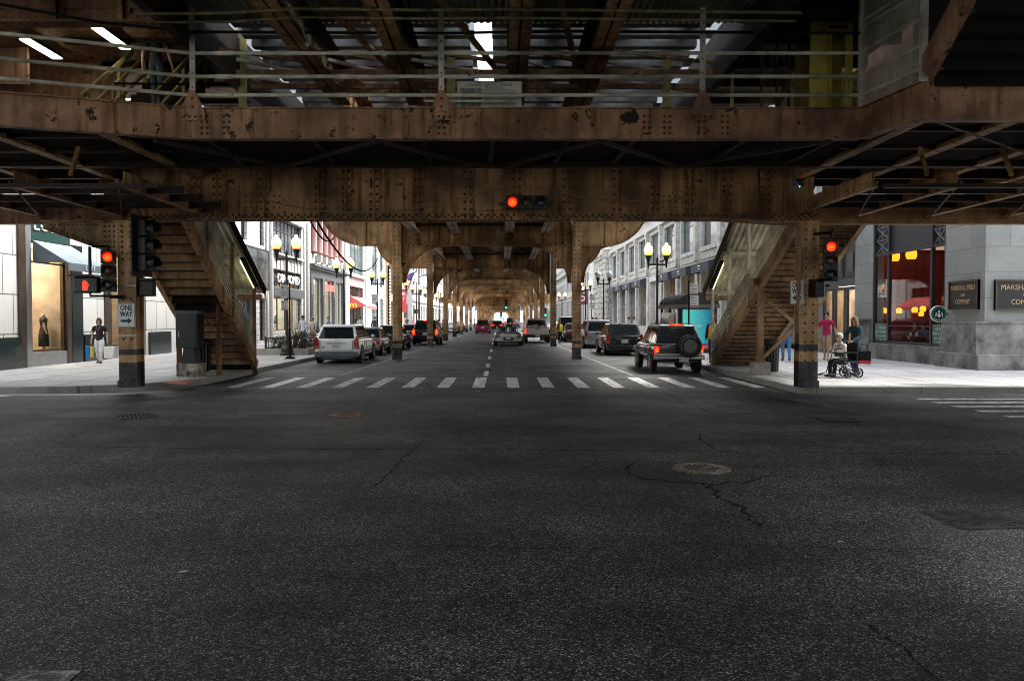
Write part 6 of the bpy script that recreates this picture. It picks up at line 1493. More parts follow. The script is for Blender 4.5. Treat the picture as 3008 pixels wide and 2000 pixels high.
    for s in (-1,1): MB().ball((s*(w+.07),f0-.42,belt+.07), .1, 8, 6, (.9,.55,.7)).build('mirror', body, t, smooth=True)
    if rails:
        for s in (-1,1): MB().tube([(s*wt*.9,r1+.15,zt+.0),(s*wt*.9,r1+.25,zt+.05),(s*wt*.9,f1-.3,zt+.05),(s*wt*.9,f1-.2,zt)], .015, 6).build('roof_rail', TRIMK, t)
    for s in (-1,1):
        for y in (yr+r*1.5, (r0+f0)/2+.1, f0-.12): MB().box(s*w*.985,s*w*1.004,y-.006,y+.006,zb+.16,belt-.09).build('door_seam', TRIMK, t)
        for y in ((r0+f0)/2-.12, f0-1.05): MB().box(s*w*.98,s*w*1.018,y-.09,y+.09,belt-.15,belt-.125).build('door_handle', CHROME if r > .32 else body, t)
        MB().box(s*w*.99,s*w*1.012,.5,L*.8,zb+.22,zb+.27).build('side_moulding', TRIMK, t)
    if flat_tail:
        MB().tube([(-.05,r0+.005,belt+.03),(.22,r0+.03,belt+.11)], .01, 5).build('rear_wiper', TRIMK, t); MB().box(-w*.72,w*.72,-.014,.02,zb+.30,zb+.315).build('tailgate_seam', TRIMK, t)
        for s in (-1,1): MB().box(s*w*.72-.006,s*w*.72+.006,-.014,.02,zb+.31,belt-.05).build('tailgate_seam', TRIMK, t)
        MB().box(-w*.66,-w*.5,-.018,.0,belt-.3,belt-.275).build('badge', CHROME, t)
    m = MB()
    for s in (-1,1): m.box(s*w*.55,s*w*.9,L-.1,L-.02,hood-.26,hood-.14)
    m.build('headlights', PLATE, t)
    return t
def wagon_cab(L): return (.02,.42,L*.52,L*.70)
WHITEP = paint('white_car_paint', (.88,.89,.9)); BLACKP = paint('black_car_paint', (.008,.009,.012)); SILVP = paint('silver_car_paint', (.36,.36,.37), .6, .25); GOLDP = paint('champagne_car_paint', (.30,.25,.20), .6, .25)
GRNP = paint('dark_green_car_paint', (.012,.022,.022)); MARP = paint('maroon_car_paint', (.10,.012,.02)); DREDP = paint('red_car_paint', (.22,.008,.03)); LOWG = plain('lower_cladding', (.10,.115,.13), .5)
c1 = car('parked_wagon', 'white wagon parked at the left kerb nearest the zebra bars, dark lower bumper', 'car', (-6.28,29.4,0), WHITEP, 1.72, 4.6, 1.47, belt=.92, r=.33, cab=(.0,.42,2.3,3.2), hood=.84, plate='680 254', bump=LOWG)
car('parked_sedan', 'champagne sedan parked just ahead of the white wagon at left', 'car', (-6.35,35.3,0), GOLDP, 1.65, 4.3, 1.28, belt=.80, cab=(.75,1.3,2.3,3.05), hood=.72, lights='low', flat_tail=False)
car('parked_sedan', 'dark green sedan behind the first left frame post', 'car', (-6.15,41.6,0), GRNP, 1.68, 4.3, 1.32, belt=.86, cab=(.7,1.25,2.3,3.05), hood=.74, lights='low', flat_tail=False)
car('parked_sedan', 'maroon sedan between the dark green sedan and the black off-roader', 'car', (-6.75,46.6,0), MARP, 1.6, 4.2, 1.30, belt=.82, cab=(.75,1.3,2.25,3.0), hood=.72, lights='low', flat_tail=False)
car('parked_sedan', 'pale sedan beyond the maroon sedan at left', 'car', (-6.6,53.5,0), SILVP, 1.62, 4.2, 1.30, belt=.82, cab=(.75,1.3,2.25,3.0), hood=.72, lights='low', flat_tail=False)
s = car('off_roader', 'black off-roader with lit red tail lights standing behind the second left frame post', 'car', (-4.95,49.9,0), BLACKP, 1.66, 4.5, 1.60, zb=.26, belt=.98, r=.36, cab=(.02,.32,2.5,3.3), hood=.92, lit=True, plate='734 X5', rails=True)
MB().box(-.14,.14,.22,.3,1.545,1.59).build('brake_light', TAILON, s)
for (x, y, p, lab) in ((-6.2,62,SILVP,'silver sedan farther up the left kerb beyond the off-roader'),(-5.7,86,SILVP,'silver sedan with its nose past the fourth left frame post'),(-6.3,76,BLACKP,'dark sedan up the left kerb past the third frame'),(-6.2,95,WHITEP,'white sedan far up the left kerb'),(-5.9,104,GRNP,'dark sedan far up the left kerb by the junction')):
    car('parked_sedan', lab, 'car', (x,y,0), p, 1.62, 4.2, 1.34, belt=.84, cab=(.75,1.3,2.25,3.0), hood=.72, lights='low', flat_tail=False, sub=1)
car('minivan', 'red minivan driving away up the left lane', 'car', (-2.17,87,0), DREDP, 1.64, 4.5, 1.54, belt=.92, r=.33, cab=(.02,.36,2.7,3.7), hood=.82, plate='R20', rails=True)
car('sedan', 'dark sedan driving ahead of the red minivan', 'car', (-.75,115,0), BLACKP, 1.72, 4.4, 1.36, belt=.88, cab=(.7,1.2,2.3,3.1), hood=.74, lights='low', flat_tail=False, lit=True)
car('van', 'dark tall car deep in the railway tunnel', 'car', (1.6,150,0), BLACKP, 1.75, 4.6, 1.75, belt=1.0, cab=(.02,.3,2.7,3.6), hood=.9, lit=True, sub=1)
# silver open two-seater
t = car.__globals__['thing']('convertible', 'silver open-top two-seater driving away in the middle of the road', 'car', (.38,48.0,0), 'cars on the street', world=False)
w = .90
loft_body([(0,w*.72,.72,.34),(.05,w*.86,.80,.24),(.25,w*.95,.86),(.7,w,.88),(1.3,w*.985,.84),(2.0,w*.95,.78),(2.6,w*.95,.80),(3.3,w*.97,.74),(3.9,w*.86,.60),(4.1,w*.6,.5,.3)], .18, SILVP, t)
m = MB(); m.prism([(-.60,.76),(.60,.76),(.56,.875),(-.56,.875)], 'y', 1.3, 2.35); m.build('cockpit', TRIMK, t)
for s in (-1,1):
    MB().tube([(s*.24-.16,1.45,.85),(s*.24-.14,1.45,1.08),(s*.24,1.45,1.14),(s*.24+.14,1.45,1.08),(s*.24+.16,1.45,.85)], .04, 8).build('roll_hoop', TRIMK, t)
    MB().cbox((s*.33,1.62,.97), (.36,.16,.32)).build('seat', plain('seat_leather', (.03,.03,.03), .6), t, bevel=.05)
    l = MB().prism([(s*w*.93,.58),(s*w*.55,.56),(s*w*.60,.68),(s*w*.86,.76)], 'y', -.012, .30).build('tail_light', TAILR, t, bevel=.02)
    MB().ball((s*(w+.05),2.45,.90), .1, 8, 6, (1,.5,.6)).build('mirror', SILVP, t, smooth=True)
    for y in (.8,3.2): MB().lathe([(.01,0),(.36,0),(.37,.012),(.01,.012)], (w-.02 if s > 0 else -w+.008, y, .33), 22, 'x').build('wheel_arch', TRIMK, t); wheel(t, s*(w-.1), y, .32, .24)
m = MB(); A,B,C,D = (-.68,2.6,.80),(.68,2.6,.80),(.55,2.2,1.2),(-.55,2.2,1.2); m.add([A,B,C,D,(-.64,2.6,.8),(.64,2.6,.8),(.51,2.22,1.16),(-.51,2.22,1.16)], [(0,1,5,4),(1,2,6,5),(2,3,7,6),(3,0,4,7)]); fr = m.build('windscreen_frame', TRIMK, t)
MB().add([(-.64,2.6,.8),(.64,2.6,.8),(.51,2.22,1.16),(-.51,2.22,1.16)], [(0,1,2,3)]).build('windscreen', GLASS, fr)
MB().box(-w*.88,w*.88,-.03,.15,.26,.50).build('rear_bumper', SILVP, t, bevel=.06); MB().box(-.30,.30,-.045,-.031,.34,.56).build('plate_recess', TRIMK, t)
p = MB().box(-.16,.16,-.056,-.046,.42,.54).build('licence_plate', PLATE, t); text('COPETE', 'plate_lettering', SIGNR, p, (0,-.058,.48), .08, width=.26, ext=.001)
MB().tube([(-.08,-.05,.25),(-.08,.1,.25)], .04, 8).build('exhaust', CHROME, t); MB().box(-.5,.5,.12,.3,.845,.87).build('spoiler', SILVP, t, bevel=.01)
for s in (-.3,-.1,.1,.3): MB().box(s-.04,s+.04,.5,1.15,.885,.9).build('lid_vent', CHROME, t)
# white pickup
PTRK = paint('white_truck_paint', (.60,.55,.54))
t = thing('pickup_truck', 'white pickup truck driving away beside the second right frame post', 'truck', (2.45,53.6,0), 'cars on the street', world=False); w = .90
loft_body([(0,w*.97,1.02,.50),(.06,w,1.04,.46),(1.9,w,1.04),(2.0,w,1.04),(3.6,w,1.0),(4.4,w*.97,.98),(4.9,w*.9,.9,.5)], .42, PTRK, t, sub=1)
m = MB(); m.box(-w*.85,w*.85,.12,1.85,1.03,1.062); m.build('bed', TRIMK, t)
m = MB(); vb = [(-w*.92,1.95,1.0),(w*.92,1.95,1.0),(w*.9,3.8,1.0),(-w*.9,3.8,1.0)]; vt = [(-w*.78,2.05,1.68),(w*.78,2.05,1.68),(w*.75,3.1,1.68),(-w*.75,3.1,1.68)]; m.add(vb+vt, [(0,1,5,4),(1,2,6,5),(2,3,7,6),(3,0,4,7),(4,5,6,7)]); m.build('cab', PTRK, t, bevel=.05)
m = MB(); quad_panel(m, vb[0],vb[1],vt[1],vt[0], .08,.92,.12,.88); m.build('rear_window', CARGL, t)
for A,B,C,D in ((vb[1],vb[2],vt[2],vt[1]),(vb[3],vb[0],vt[0],vt[3])): m = MB(); quad_panel(m, A,B,C,D,.1,.85,.15,.9); m.build('side_window', CARGL, t)
MB().box(-w*.84,w*.84,-.03,.02,.62,1.05).build('tailgate', PTRK, t, bevel=.015); MB().box(-.14,.14,-.045,-.031,.93,.99).build('tailgate_handle', TRIMK, t)
MB().box(-w*.98,w*.98,-.16,.1,.40,.60).build('rear_bumper', TRIMK, t, bevel=.03)
p = MB().box(-.16,.16,-.175,-.161,.45,.58).build('licence_plate', PLATE, t); text('B 5081', 'plate_lettering', PLINK, p, (0,-.177,.515), .08, width=.25, ext=.001)
for s in (-1,1):
    MB().box(s*w*.86,s*w*1.0,-.02,.12,.66,1.0).build('tail_light', TAILON if s < 0 else TAILR, t, bevel=.015)
    for y in (1.0,3.9): wheel(t, s*(w-.12), y, .37, .24)
m = MB().tube([(-.3,2.3,1.70),(.3,2.3,1.70)], .03, 6); m.build('roof_lamp', TAILR, t)
m = MB(); 
for x, z in ((-.45,1.12),(-.1,1.18),(.35,1.1)): m.cbox((x,1.2,z), (.34,.5,.2))
m.build('cargo', plain('cargo_cartons', (.5,.45,.4), .8), t, bevel=.03)
# right kerb row
car('parked_sedan', 'black sedan parked between the frame posts at right', 'car', (5.35,56,0), BLACKP, 1.66, 4.3, 1.34, belt=.86, cab=(.7,1.25,2.3,3.05), hood=.74, lights='low', flat_tail=False)
car('off_roader', 'dark green tall off-roader ahead of the black sedan at right', 'car', (5.35,62.5,0), GRNP, 1.7, 4.5, 1.85, zb=.28, belt=1.05, r=.36, cab=(.02,.3,2.6,3.4), hood=.95)
car('minivan', 'silver minivan parked behind the first right frame post, tail light by the kerb lane', 'car', (5.5,43.9,0), SILVP, 1.72, 4.6, 1.62, belt=.95, r=.33, cab=(.02,.34,2.8,3.8), hood=.85, rails=True)
car('parked_wagon', 'black wagon parked at right between silver minivan and spare-wheel off-roader', 'car', (5.62,35.6,0), BLACKP, 1.72, 4.6, 1.47, belt=.92, r=.33, cab=(.0,.42,2.3,3.2), hood=.84, plate='W42 9', rails=True)
car('parked_sedan', 'white car far up the right kerb behind the dark green off-roader', 'car', (5.4,73,0), WHITEP, 1.62, 4.2, 1.34, belt=.84, cab=(.75,1.3,2.25,3.0), hood=.72, lights='low', flat_tail=False, sub=1)
# black off-roader with spare wheel on the tailgate
b = car('off_roader', 'black off-roader with spare wheel on its back, nearest the zebra at right', 'car', (5.5,24.15,0), paint('black_offroad_paint', (.012,.014,.02)), 1.56, 4.1, 1.50, zb=.40, belt=.92, r=.36, wb=2.4, yr=.72, cab=(.0,.30,2.15,2.85), hood=.88, lights='tall', lit=True, rails=True, bump=CHROME)
for ch in list(b.children):
    if ch.name.startswith(('tail_light','licence_plate','tailgate_handle')):
        for g in list(ch.children): bpy.data.objects.remove(g)
        bpy.data.objects.remove(ch)
for s in (-1,1):
    l = MB().box(s*.62,s*.755,-.03,.12,.60,.86).build('tail_light', TAILON, b, bevel=.015); MB().box(s*.62,s*.755,-.032,.1,.50,.59).build('reflector', PLATE, l)
    MB().box(s*.79,s*.80,.1,3.9,.60,.66).build('side_trim', CHROME, b)
sp = MB().lathe([(.21,0),(.33,-.02),(.365,-.06),(.365,-.17),(.33,-.215),(.24,-.215),(.21,-.2),(.21,0)], (.30,-.035,.86), 28, 'y', caps=False).build('spare_wheel', TYRE, b)
m = MB().lathe([(.01,-.13),(.08,-.14),(.10,-.11),(.19,-.11),(.215,-.17),(.225,-.2)], (.30,-.035,.86), 28, 'y'); m.lathe([(.19,-.1095),(.2,-.1095)], (.30,-.035,.86), 28, 'y', caps=False); m.build('rim', plain('dull_rim', (.13,.125,.12), .45, metal=.5), sp)
m = MB()
for k in range(12): a = 2*pi*k/12; m.lathe([(.027,-.135),(.027,-.108)], (.30+.155*cos(a),-.035,.86+.155*sin(a)), 6, 'y')
m.build('rim_hole', TRIMK, sp)
m = MB(); m.lathe([(.028,-.16),(.028,-.145)], (.3,-.035,.86), 8, 'y')
for k in range(26):
    a = R(200-140*k/25)
    if k % 4 != 3: m.cbox((.3+.285*cos(a),-.035-.218,.86+.285*sin(a)), (.014,.004,.03))
m.build('tyre_lettering', plain('raised_white_letters', (.35,.35,.34), .8), sp)
MB().box(-.80,.80,-.13,.06,.44,.58).build('chrome_bumper', CHROME, b, bevel=.03)
p = MB().box(-.02,.26,-.145,-.131,.36,.50).build('licence_plate', PLATE, b); MB().box(-.02,.26,-.147,-.1455,.36,.39).build('blue_band', plain('plate_blue', (.1,.2,.5), .5), p); text('674 2484', 'plate_lettering', SIGNR, p, (.12,-.148,.45), .07, width=.24, ext=.001)
MB().box(-.22,.22,.34,.42,1.50,1.545).build('brake_light', TAILON, b)
MB().tube([(-.25,.13,1.40),(.1,.11,1.43),(.2,.12,1.38)], .012, 5).build('wiper', TRIMK, b)
MB().box(-.70,.70,-.006,-.0,.915,.93).build('tailgate_trim', CHROME, b)
# ================= people and pigeons =================
SKIN = plain('skin', (.52,.33,.24), .6, var=.06); SKIND = plain('skin_tan', (.38,.22,.15), .6, var=.06)
EYE_M = plain('eye_dark', (.02,.015,.012), .3, var=0); LIP = plain('lips', (.36,.14,.12), .5, var=0)
def cloth(name, c): return plain(name, c, .85, var=.22, scale=7, bump=.15)
def skin_mesh(chains, sub=1):
    # chains: list of [(point, radius) ...]; points shared by position join into one skeleton
    idx = {}; vs = []; rs = []; es = set()
    for ch in chains:
        prev = None
        for p, r in ch:
            k = tuple(round(q, 4) for q in p)
            if k not in idx: idx[k] = len(vs); vs.append(p); rs.append(r)
            i = idx[k]
            if prev is not None and prev != i: es.add((min(prev,i),max(prev,i)))
            prev = i
    me = bpy.data.meshes.new('t'); me.from_pydata([tuple(v) for v in vs], list(es), [])
    o = bpy.data.objects.new('t', me); COL.objects.link(o)
    sk = o.modifiers.new('s', 'SKIN'); sk.use_smooth_shade = True; sk.branch_smoothing = .6
    lay = me.skin_vertices[0].data
    for i, r in enumerate(rs): lay[i].radius = r if isinstance(r, tuple) else (r, r); lay[i].use_root = (i == 0)
    if sub: ss = o.modifiers.new('u', 'SUBSURF'); ss.levels = ss.render_levels = sub
    dg = bpy.context.evaluated_depsgraph_get(); dg.update()
    out = bpy.data.meshes.new_from_object(o.evaluated_get(dg)); bpy.data.objects.remove(o); bpy.data.meshes.remove(me)
    out.polygons.foreach_set('use_smooth', [True]*len(out.polygons))
    return out
def put(me, name, mat, parent):
    me.name = name; me.materials.clear(); me.materials.append(mat); return link(name, me, parent)
def person(label, loc, rz, h=1.7, top=(.5,.5,.5), bottom=(.1,.12,.2), sleeve='short', legs='long', hair=(.05,.03,.02), hairlen=0, shoe=(.02,.02,.02), step=.0, arms=((.06,.0),(.06,.0)), bend=((.0),(.0)), sit=False, lean=0.0, wide=1.0, skin=None, turn=0, fingers=True, jacket=False, wristL=None, wristR=None, floor=0.0):
    # local frame: faces -Y, x to its left hand side is +X
    t = thing('person', label, 'person', loc, 'people', world=False, rz=rz); k = h/1.72; sm = skin or SKIN
    hip = .92 if not sit else .50
    def P(x, y, z): return V((x*k, y*k, z*k))
    yo = -lean
    pel = P(0,0,hip); spn = P(0,yo*.3,hip+.18); cst = P(0,yo*.7,hip+.38); nek = P(0,yo,hip+.53); hd0 = P(0,yo-.015,hip+.61); hd1 = P(0,yo-.035,hip+.70); hd2 = P(0,yo-.02,hip+.775)
    leg = []; arm = []
    for s, i in ((-1,0),(1,1)):
        hp = P(s*.085*wide,0,hip-.03); st = step*s
        if sit: kn = P(s*.10,-.42,hip-.02); an = P(s*.10,-.44+.02,.10); toe = P(s*.10,-.58,.05)
        else: kn = P(s*.095,-.05+st*.55*-1,.49); an = P(s*.085,.03-st,.085+(.03 if st < -.05 else 0)); toe = P(s*.10,-.12-st,.035)
        leg.append((hp,kn,an,toe))
        sh = P(s*.165*wide,yo*.9,hip+.46); fx, fy = arms[i]
        el = sh+P(s*fx,.03+fy*.35,-.27)
        wr = el+P(s*fx*.4,-.06+fy-bend[i]*.24,-.24+bend[i]*.22)
        w_ = (wristL if i else wristR)
        if w_: wr = V(w_); el = (sh+wr)/2+P(s*.06,.06,-.08)
        d = (wr-el).normalized(); arm.append((sh,el,wr,d))
    ch = [[(pel,(.115*k*wide,.10*k)),(spn,(.105*k*wide,.09*k)),(cst,(.12*k*wide,.095*k)),(nek,.055*k),(hd0,.062*k),(hd1,(.078*k,.092*k)),(hd2,(.06*k,.07*k))]]
    for hp,kn,an,toe in leg: ch.append([(pel,(.115*k*wide,.10*k)),(hp,.085*k*wide),((hp+kn)/2,.075*k*wide),(kn,.052*k),((kn*.6+an*.4),.05*k),(an,.035*k),(toe,.035*k)])
    for (sh,el,wr,d), s in zip(arm, (-1,1)):
        pa = wr+d*.05*k; side = V((0,-1,0)) if abs(d.y) < .8 else V((0,0,1)); side = (side-d*side.dot(d)).normalized()
        ch.append([(cst,(.12*k*wide,.095*k)),(sh,.058*k),((sh+el)/2,.046*k),(el,.036*k),((el+wr)/2,.036*k),(wr,.025*k),(pa,.030*k)])
        if fingers:
            inn = V((-s,0,0)); inn = (inn-d*inn.dot(d)).normalized()
            for q in range(4):
                o = side*(.028-.0185*q)*k; l = (.052,.06,.057,.045)[q]*k; b0 = pa+d*.035*k+o
                ch.append([(pa,.030*k),(b0,.0105*k),(b0+d*l*.55+inn*.012*k,.0095*k),(b0+d*l*.95+inn*.034*k,.008*k)])
            ch.append([(wr,.025*k),(wr+side*.036*k+d*.03*k,.012*k),(wr+side*.05*k+d*.07*k+inn*.012*k,.010*k)])
    nose = P(0,yo-.125,hip+.675); ch.append([(hd1,(.078*k,.092*k)),(nose,.014*k)])
    body = put(skin_mesh(ch, 2 if fingers else 1), 'body', sm, t).data
    C = V((0,(yo-.03)*k,(hip+.705)*k))
    for s in (-1,1): MB().ball(P(s*.031,yo-.108,hip+.70), .0115*k, 8, 6).build('eye', EYE_M, t, smooth=True)
    for s in (-1,1): MB().ball(P(s*.083,yo-.02,hip+.685), .03*k, 8, 6, (.4,.7,1)).build('ear', sm, t, smooth=True)
    MB().ball(P(0,yo-.108,hip+.628), .02*k, 8, 6, (1.2,.4,.35)).build('mouth', LIP, t, smooth=True)
    # hair: cap over the skull, longer at the back
    m = MB(); n, mm = 14, 8; vs = []; fs = []
    for i in range(mm+1):
        for j in range(n):
            a = 2*pi*j/n; ph = pi*.62*i/mm; f = .5-.5*cos(a+pi/2) ; front = max(0, -sin(a))
            dz = cos(ph*(1-.42*front)); rr = sin(ph*(1-.42*front)); jit = 1+.05*sin(5*a+3*i)
            vs.append((C.x+.098*k*rr*cos(a)*jit, C.y+.012*k+.112*k*rr*sin(a)*jit, C.z+.012*k+.103*k*dz - (hairlen*k*(i/mm)**3*(1-front))))
    for i in range(mm):
        for j in range(n): fs.append((i*n+j,i*n+(j+1)%n,(i+1)*n+(j+1)%n,(i+1)*n+j))
    m.add(vs, fs); o = m.build('hair', plain('hair_%02x%02x%02x' % tuple(int(q*255) for q in hair), hair, .7, var=.3, scale=30), t, smooth=True)
    sd = o.modifiers.new('th', 'SOLIDIFY'); sd.thickness = .012
    # clothes: skins lifted off the body surface, cut where the garment ends
    bones = [('torso',pel,spn),('torso',spn,cst),('torso',cst,nek),('neck',nek,hd0),('head',hd0,hd1),('head',hd1,hd2)]
    for hp,kn,an,toe in leg: bones += [('thigh',hp,kn),('shin',kn,an),('foot',an,toe),('torso',pel,hp)]
    for sh,el,wr,d in arm: bones += [('uarm',sh,el),('farm',el,wr),('hand',wr,wr+d*.2*k),('torso',cst,sh)]
    fcs = []
    for f in body.polygons:
        c = f.center; best = None
        for nm, p0, p1 in bones:
            ab = p1-p0; u = max(0, min(1, (c-p0).dot(ab)/max(1e-9, ab.dot(ab)))); dd = (c-(p0+ab*u)).length
            if best is None or dd < best[0]: best = (dd, nm, u)
        fcs.append((f, best[1], best[2], c.z/k-hip))
    def garment(name, mat, keep, off):
        ids = {}; vs = []; fs = []
        for f, nm, u, z in fcs:
            if not keep(nm, u, z): continue
            g = []
            for vi in f.vertices:
                if vi not in ids:
                    v = body.vertices[vi]; ids[vi] = len(vs); vs.append(v.co + v.normal*off*k)
                g.append(ids[vi])
            fs.append(g)
        me = bpy.data.meshes.new(name); me.from_pydata([tuple(v) for v in vs], [], fs); me.materials.append(mat)
        me.polygons.foreach_set('use_smooth', [True]*len(fs)); return link(name, me, t)
    lo = -.16 if jacket else -.04
    tname = 'top_%02x%02x%02x' % tuple(int(q*255) for q in top)
    lng = sleeve == 'long'
    garment('jacket' if jacket else 'shirt', cloth(tname, top), lambda nm,u,z: (nm == 'torso' and z > (lo if not sit else -.02)) or (nm == 'neck' and u < .12) or (nm == 'uarm' and (lng or u < .62)) or (nm == 'farm' and lng and u < .93) or (jacket and nm == 'thigh' and z > lo), .024 if jacket else .017)
    garment('trousers' if legs == 'long' else 'shorts', cloth('legs_%02x%02x%02x' % tuple(int(q*255) for q in bottom), bottom), lambda nm,u,z: (nm == 'torso' and z < .05) or nm == 'thigh' or (nm == 'shin' and (legs == 'long' or u < .12)), .014)
    for hp,kn,an,toe in leg:
        m = MB(); m.ball(((an+toe)/2 + V((0,0,-.012*k))), .105*k, 10, 6, (.42,1.15,.42)); m.build('shoe', plain('shoe_%02x' % int(shoe[0]*255), shoe, .6), t, smooth=True)
    return t, arm
def bag(label, loc, w, h, d, c, strap=.16, group='carried bags', cat='bag', name='shopping_bag', base=None):
    t = thing(name, label, cat, loc, group, world=False)
    MB().prism([(-w*.42,-h),(w*.42,-h),(w*.5,-h*.3),(w*.46,0),(-w*.46,0),(-w*.5,-h*.3)], 'y', -d/2, d/2).build('bag_body', plain('bag_%02x%02x%02x' % tuple(int(q*255) for q in c), c, .5, var=.12, scale=8), t, bevel=.015)
    if base: MB().box(-w*.44,w*.44,-d/2-.003,d/2+.003,-h,-h*.75).build('bag_base', base, t)
    MB().tube([(-w*.2,0,-.01),(-w*.12,0,strap*.8),(0,0,strap),(w*.12,0,strap*.8),(w*.2,0,-.01)], .008, 6).build('handle', BLKM, t)
    return t
# left: woman with three bags
p = onz(293,1068,ZP)
t, am = person('woman in black tee and white trousers carrying bags on the left pavement', (p.x,p.y,ZP), R(10), 1.58, (.012,.010,.016), (.66,.68,.74), hair=(.09,.03,.025), hairlen=.12, step=.14, wide=1.12, arms=((.07,.02),(.07,.02)))
for i, (dx, z, w, h, c, lab) in enumerate(((-.34,.62,.20,.42,(.01,.16,.50),'bright blue shopping bag in the walking woman\'s hand'),(-.24,.60,.13,.38,(.62,.52,.10),'yellow shopping bag beside the blue one'),(.36,.60,.34,.40,(.78,.78,.78),'large white shopping bag hanging from the walking woman\'s other hand'))):
    bag(lab, (p.x+dx,p.y-.06,ZP+z), w, h, .12, c)
MB().tube([V(q) for q in ((-.07,-.11,1.30),(-.03,-.135,1.2),(0,-.14,1.15),(.03,-.135,1.2),(.07,-.11,1.30))], .004, 5).build('necklace', GRAYM, t)
# other people on the left pavement
def pp(px, Y, label, rz=0, z=ZP, **kw):
    x = (px-CX)/F*Y; return person(label, (x,Y,z), rz, **kw)
pp(890, 42, 'man in white shirt and blue jeans standing before the lettered shop window', R(-15), h=1.72, top=(.72,.74,.78), bottom=(.05,.12,.25), sleeve='long', step=.05, hair=(.03,.02,.02))
pp(919, 42.8, 'grey-haired woman in cream clothes next to the man in white shirt', R(-20), h=1.64, top=(.70,.60,.54), bottom=(.52,.42,.33), sleeve='long', hair=(.42,.40,.38), hairlen=.04, arms=((.05,0),(.05,0)), bend=(.9,.9), wide=1.1)
bag('small dark shoulder bag of the grey-haired woman in cream', ((934-CX)/F*42.6,42.6,ZP+.95), .22, .2, .08, (.03,.03,.03), .3)
pp(964, 52, 'person in white and navy top before the orange shop door', R(60), h=1.66, top=(.55,.57,.66), bottom=(.05,.05,.06), sleeve='long')
pp(1058, 58, 'man in white jacket walking away by the red awning', R(180), h=1.7, top=(.72,.74,.74), bottom=(.05,.05,.07), sleeve='long', step=.1, hair=(.02,.02,.02))
pp(1101, 60, 'man in dark grey jacket walking away past the white parking sign', R(180), h=1.68, top=(.07,.07,.08), bottom=(.05,.05,.07), sleeve='long', step=-.1, wide=1.15)
pp(1287, 67, 'person in dark navy top beside the black off-roader in the road', R(160), z=0, h=1.6, top=(.02,.03,.06), bottom=(.03,.03,.04), sleeve='long')
pp(1301, 69, 'man in pink shirt and khaki trousers standing in the road at left', R(80), z=0, h=1.58, top=(.62,.16,.25), bottom=(.30,.26,.20), bend=(.9,.9))
for px, Y, top, lab in ((1196,100,(.03,.03,.03),'dark figure far up the left pavement by the awning'),(1211,104,(.5,.06,.05),'figure in red far up the left pavement'),(1262,118,(.05,.05,.06),'dark figure crossing at the far junction, left side'),(1436,118,(.4,.4,.4),'pale figure crossing at the far junction near the red minivan'),(1478,128,(.7,.7,.7),'figure in white crossing at the far junction, mid road'),(1507,124,(.05,.07,.12),'dark blue figure crossing at the far junction beside the pickup'),(1516,122,(.2,.3,.5),'figure in blue crossing at the far junction beside the pickup'),(1521,130,(.6,.5,.45),'pale figure at the far junction right of the pickup roof'),(1394,125,(.5,.5,.5),'figure crossing beyond the seventh left post')):
    pp(px, Y, lab, R(random.choice((80,-80,180))), z=.0 if 1240 < px < 1560 else ZP, h=1.72, top=top, bottom=(.04,.05,.08), sleeve='long', fingers=False, step=.12)
# road worker beside the second right post
HIV = (.85,.55,.02)
def vest(t, k, hip=.92, yo=0):
    m = MB(); m.lathe([(.185,hip-.06),(.18,hip+.18),(.19,hip+.36),(.12,hip+.50)], n=16); m.v = [(x*k*1.02, y*k*.78, z*k) for x,y,z in m.v]; v = m.build('safety_vest', plain('vest_orange', (.75,.16,.02), .7), t, smooth=True)
    m = MB()
    for z in (hip+.02, hip+.12): m.lathe([(.191,z-.025),(.191,z+.025)], n=16)
    m.v = [(x*k*1.02, y*k*.80, z*k) for x,y,z in m.v]
    for s in (-1,1): m.beam((s*.08*k,.155*k,(hip-.04)*k),(s*.09*k,.15*k,(hip+.46)*k),.06,.01,up=(0,1,0)); m.beam((s*.08*k,-.155*k,(hip-.04)*k),(s*.09*k,-.15*k,(hip+.46)*k),.06,.01,up=(0,1,0))
    m.build('reflective_band', plain('vest_yellow', (.72,.78,.05), .5), v)
t, _ = pp(1645, 54, 'worker in orange and yellow safety vest behind the second right frame post', R(35), z=0, h=1.58, top=(.02,.02,.02), bottom=(.015,.015,.02), sleeve='long', bend=(.8,.8), hair=(.015,.015,.015)); vest(t, 1.58/1.72)
t, _ = pp(2095, 27.4, 'worker in red and yellow safety vest standing between shelter and right stair rail', R(-20), h=1.66, top=(.02,.02,.04), bottom=(.015,.02,.06), sleeve='long', hair=(.10,.04,.02), hairlen=.03); vest(t, 1.66/1.72)
# right pavement
pp(2310, 28.5, 'man in teal tee and blue jeans walking away behind the right stair braces', R(170), h=1.74, top=(.03,.13,.17), bottom=(.10,.22,.42), step=.16, wide=1.12, hair=(.06,.03,.02), arms=((.10,.03),(.10,.03)))
pp(2350, 29.8, 'person in dark blue jeans half hidden by the right corner post', R(170), h=1.68, top=(.35,.3,.4), bottom=(.02,.03,.12), step=-.12)
t, am = pp(2428, 29.2, 'man in crimson polo shirt and khaki shorts walking on the right pavement', R(-35), h=1.80, top=(.46,.012,.09), bottom=(.36,.28,.19), legs='short', step=.17, arms=((.12,.06),(.12,-.02)), hair=(.03,.02,.015), shoe=(.4,.32,.25), wide=1.1)
MB().prism([(-.05,1.40),(.05,1.40),(.02,1.33),(-.02,1.33)], 'y', -.115, -.105).build('collar', cloth('polo_collar', (.42,.012,.08)), t)
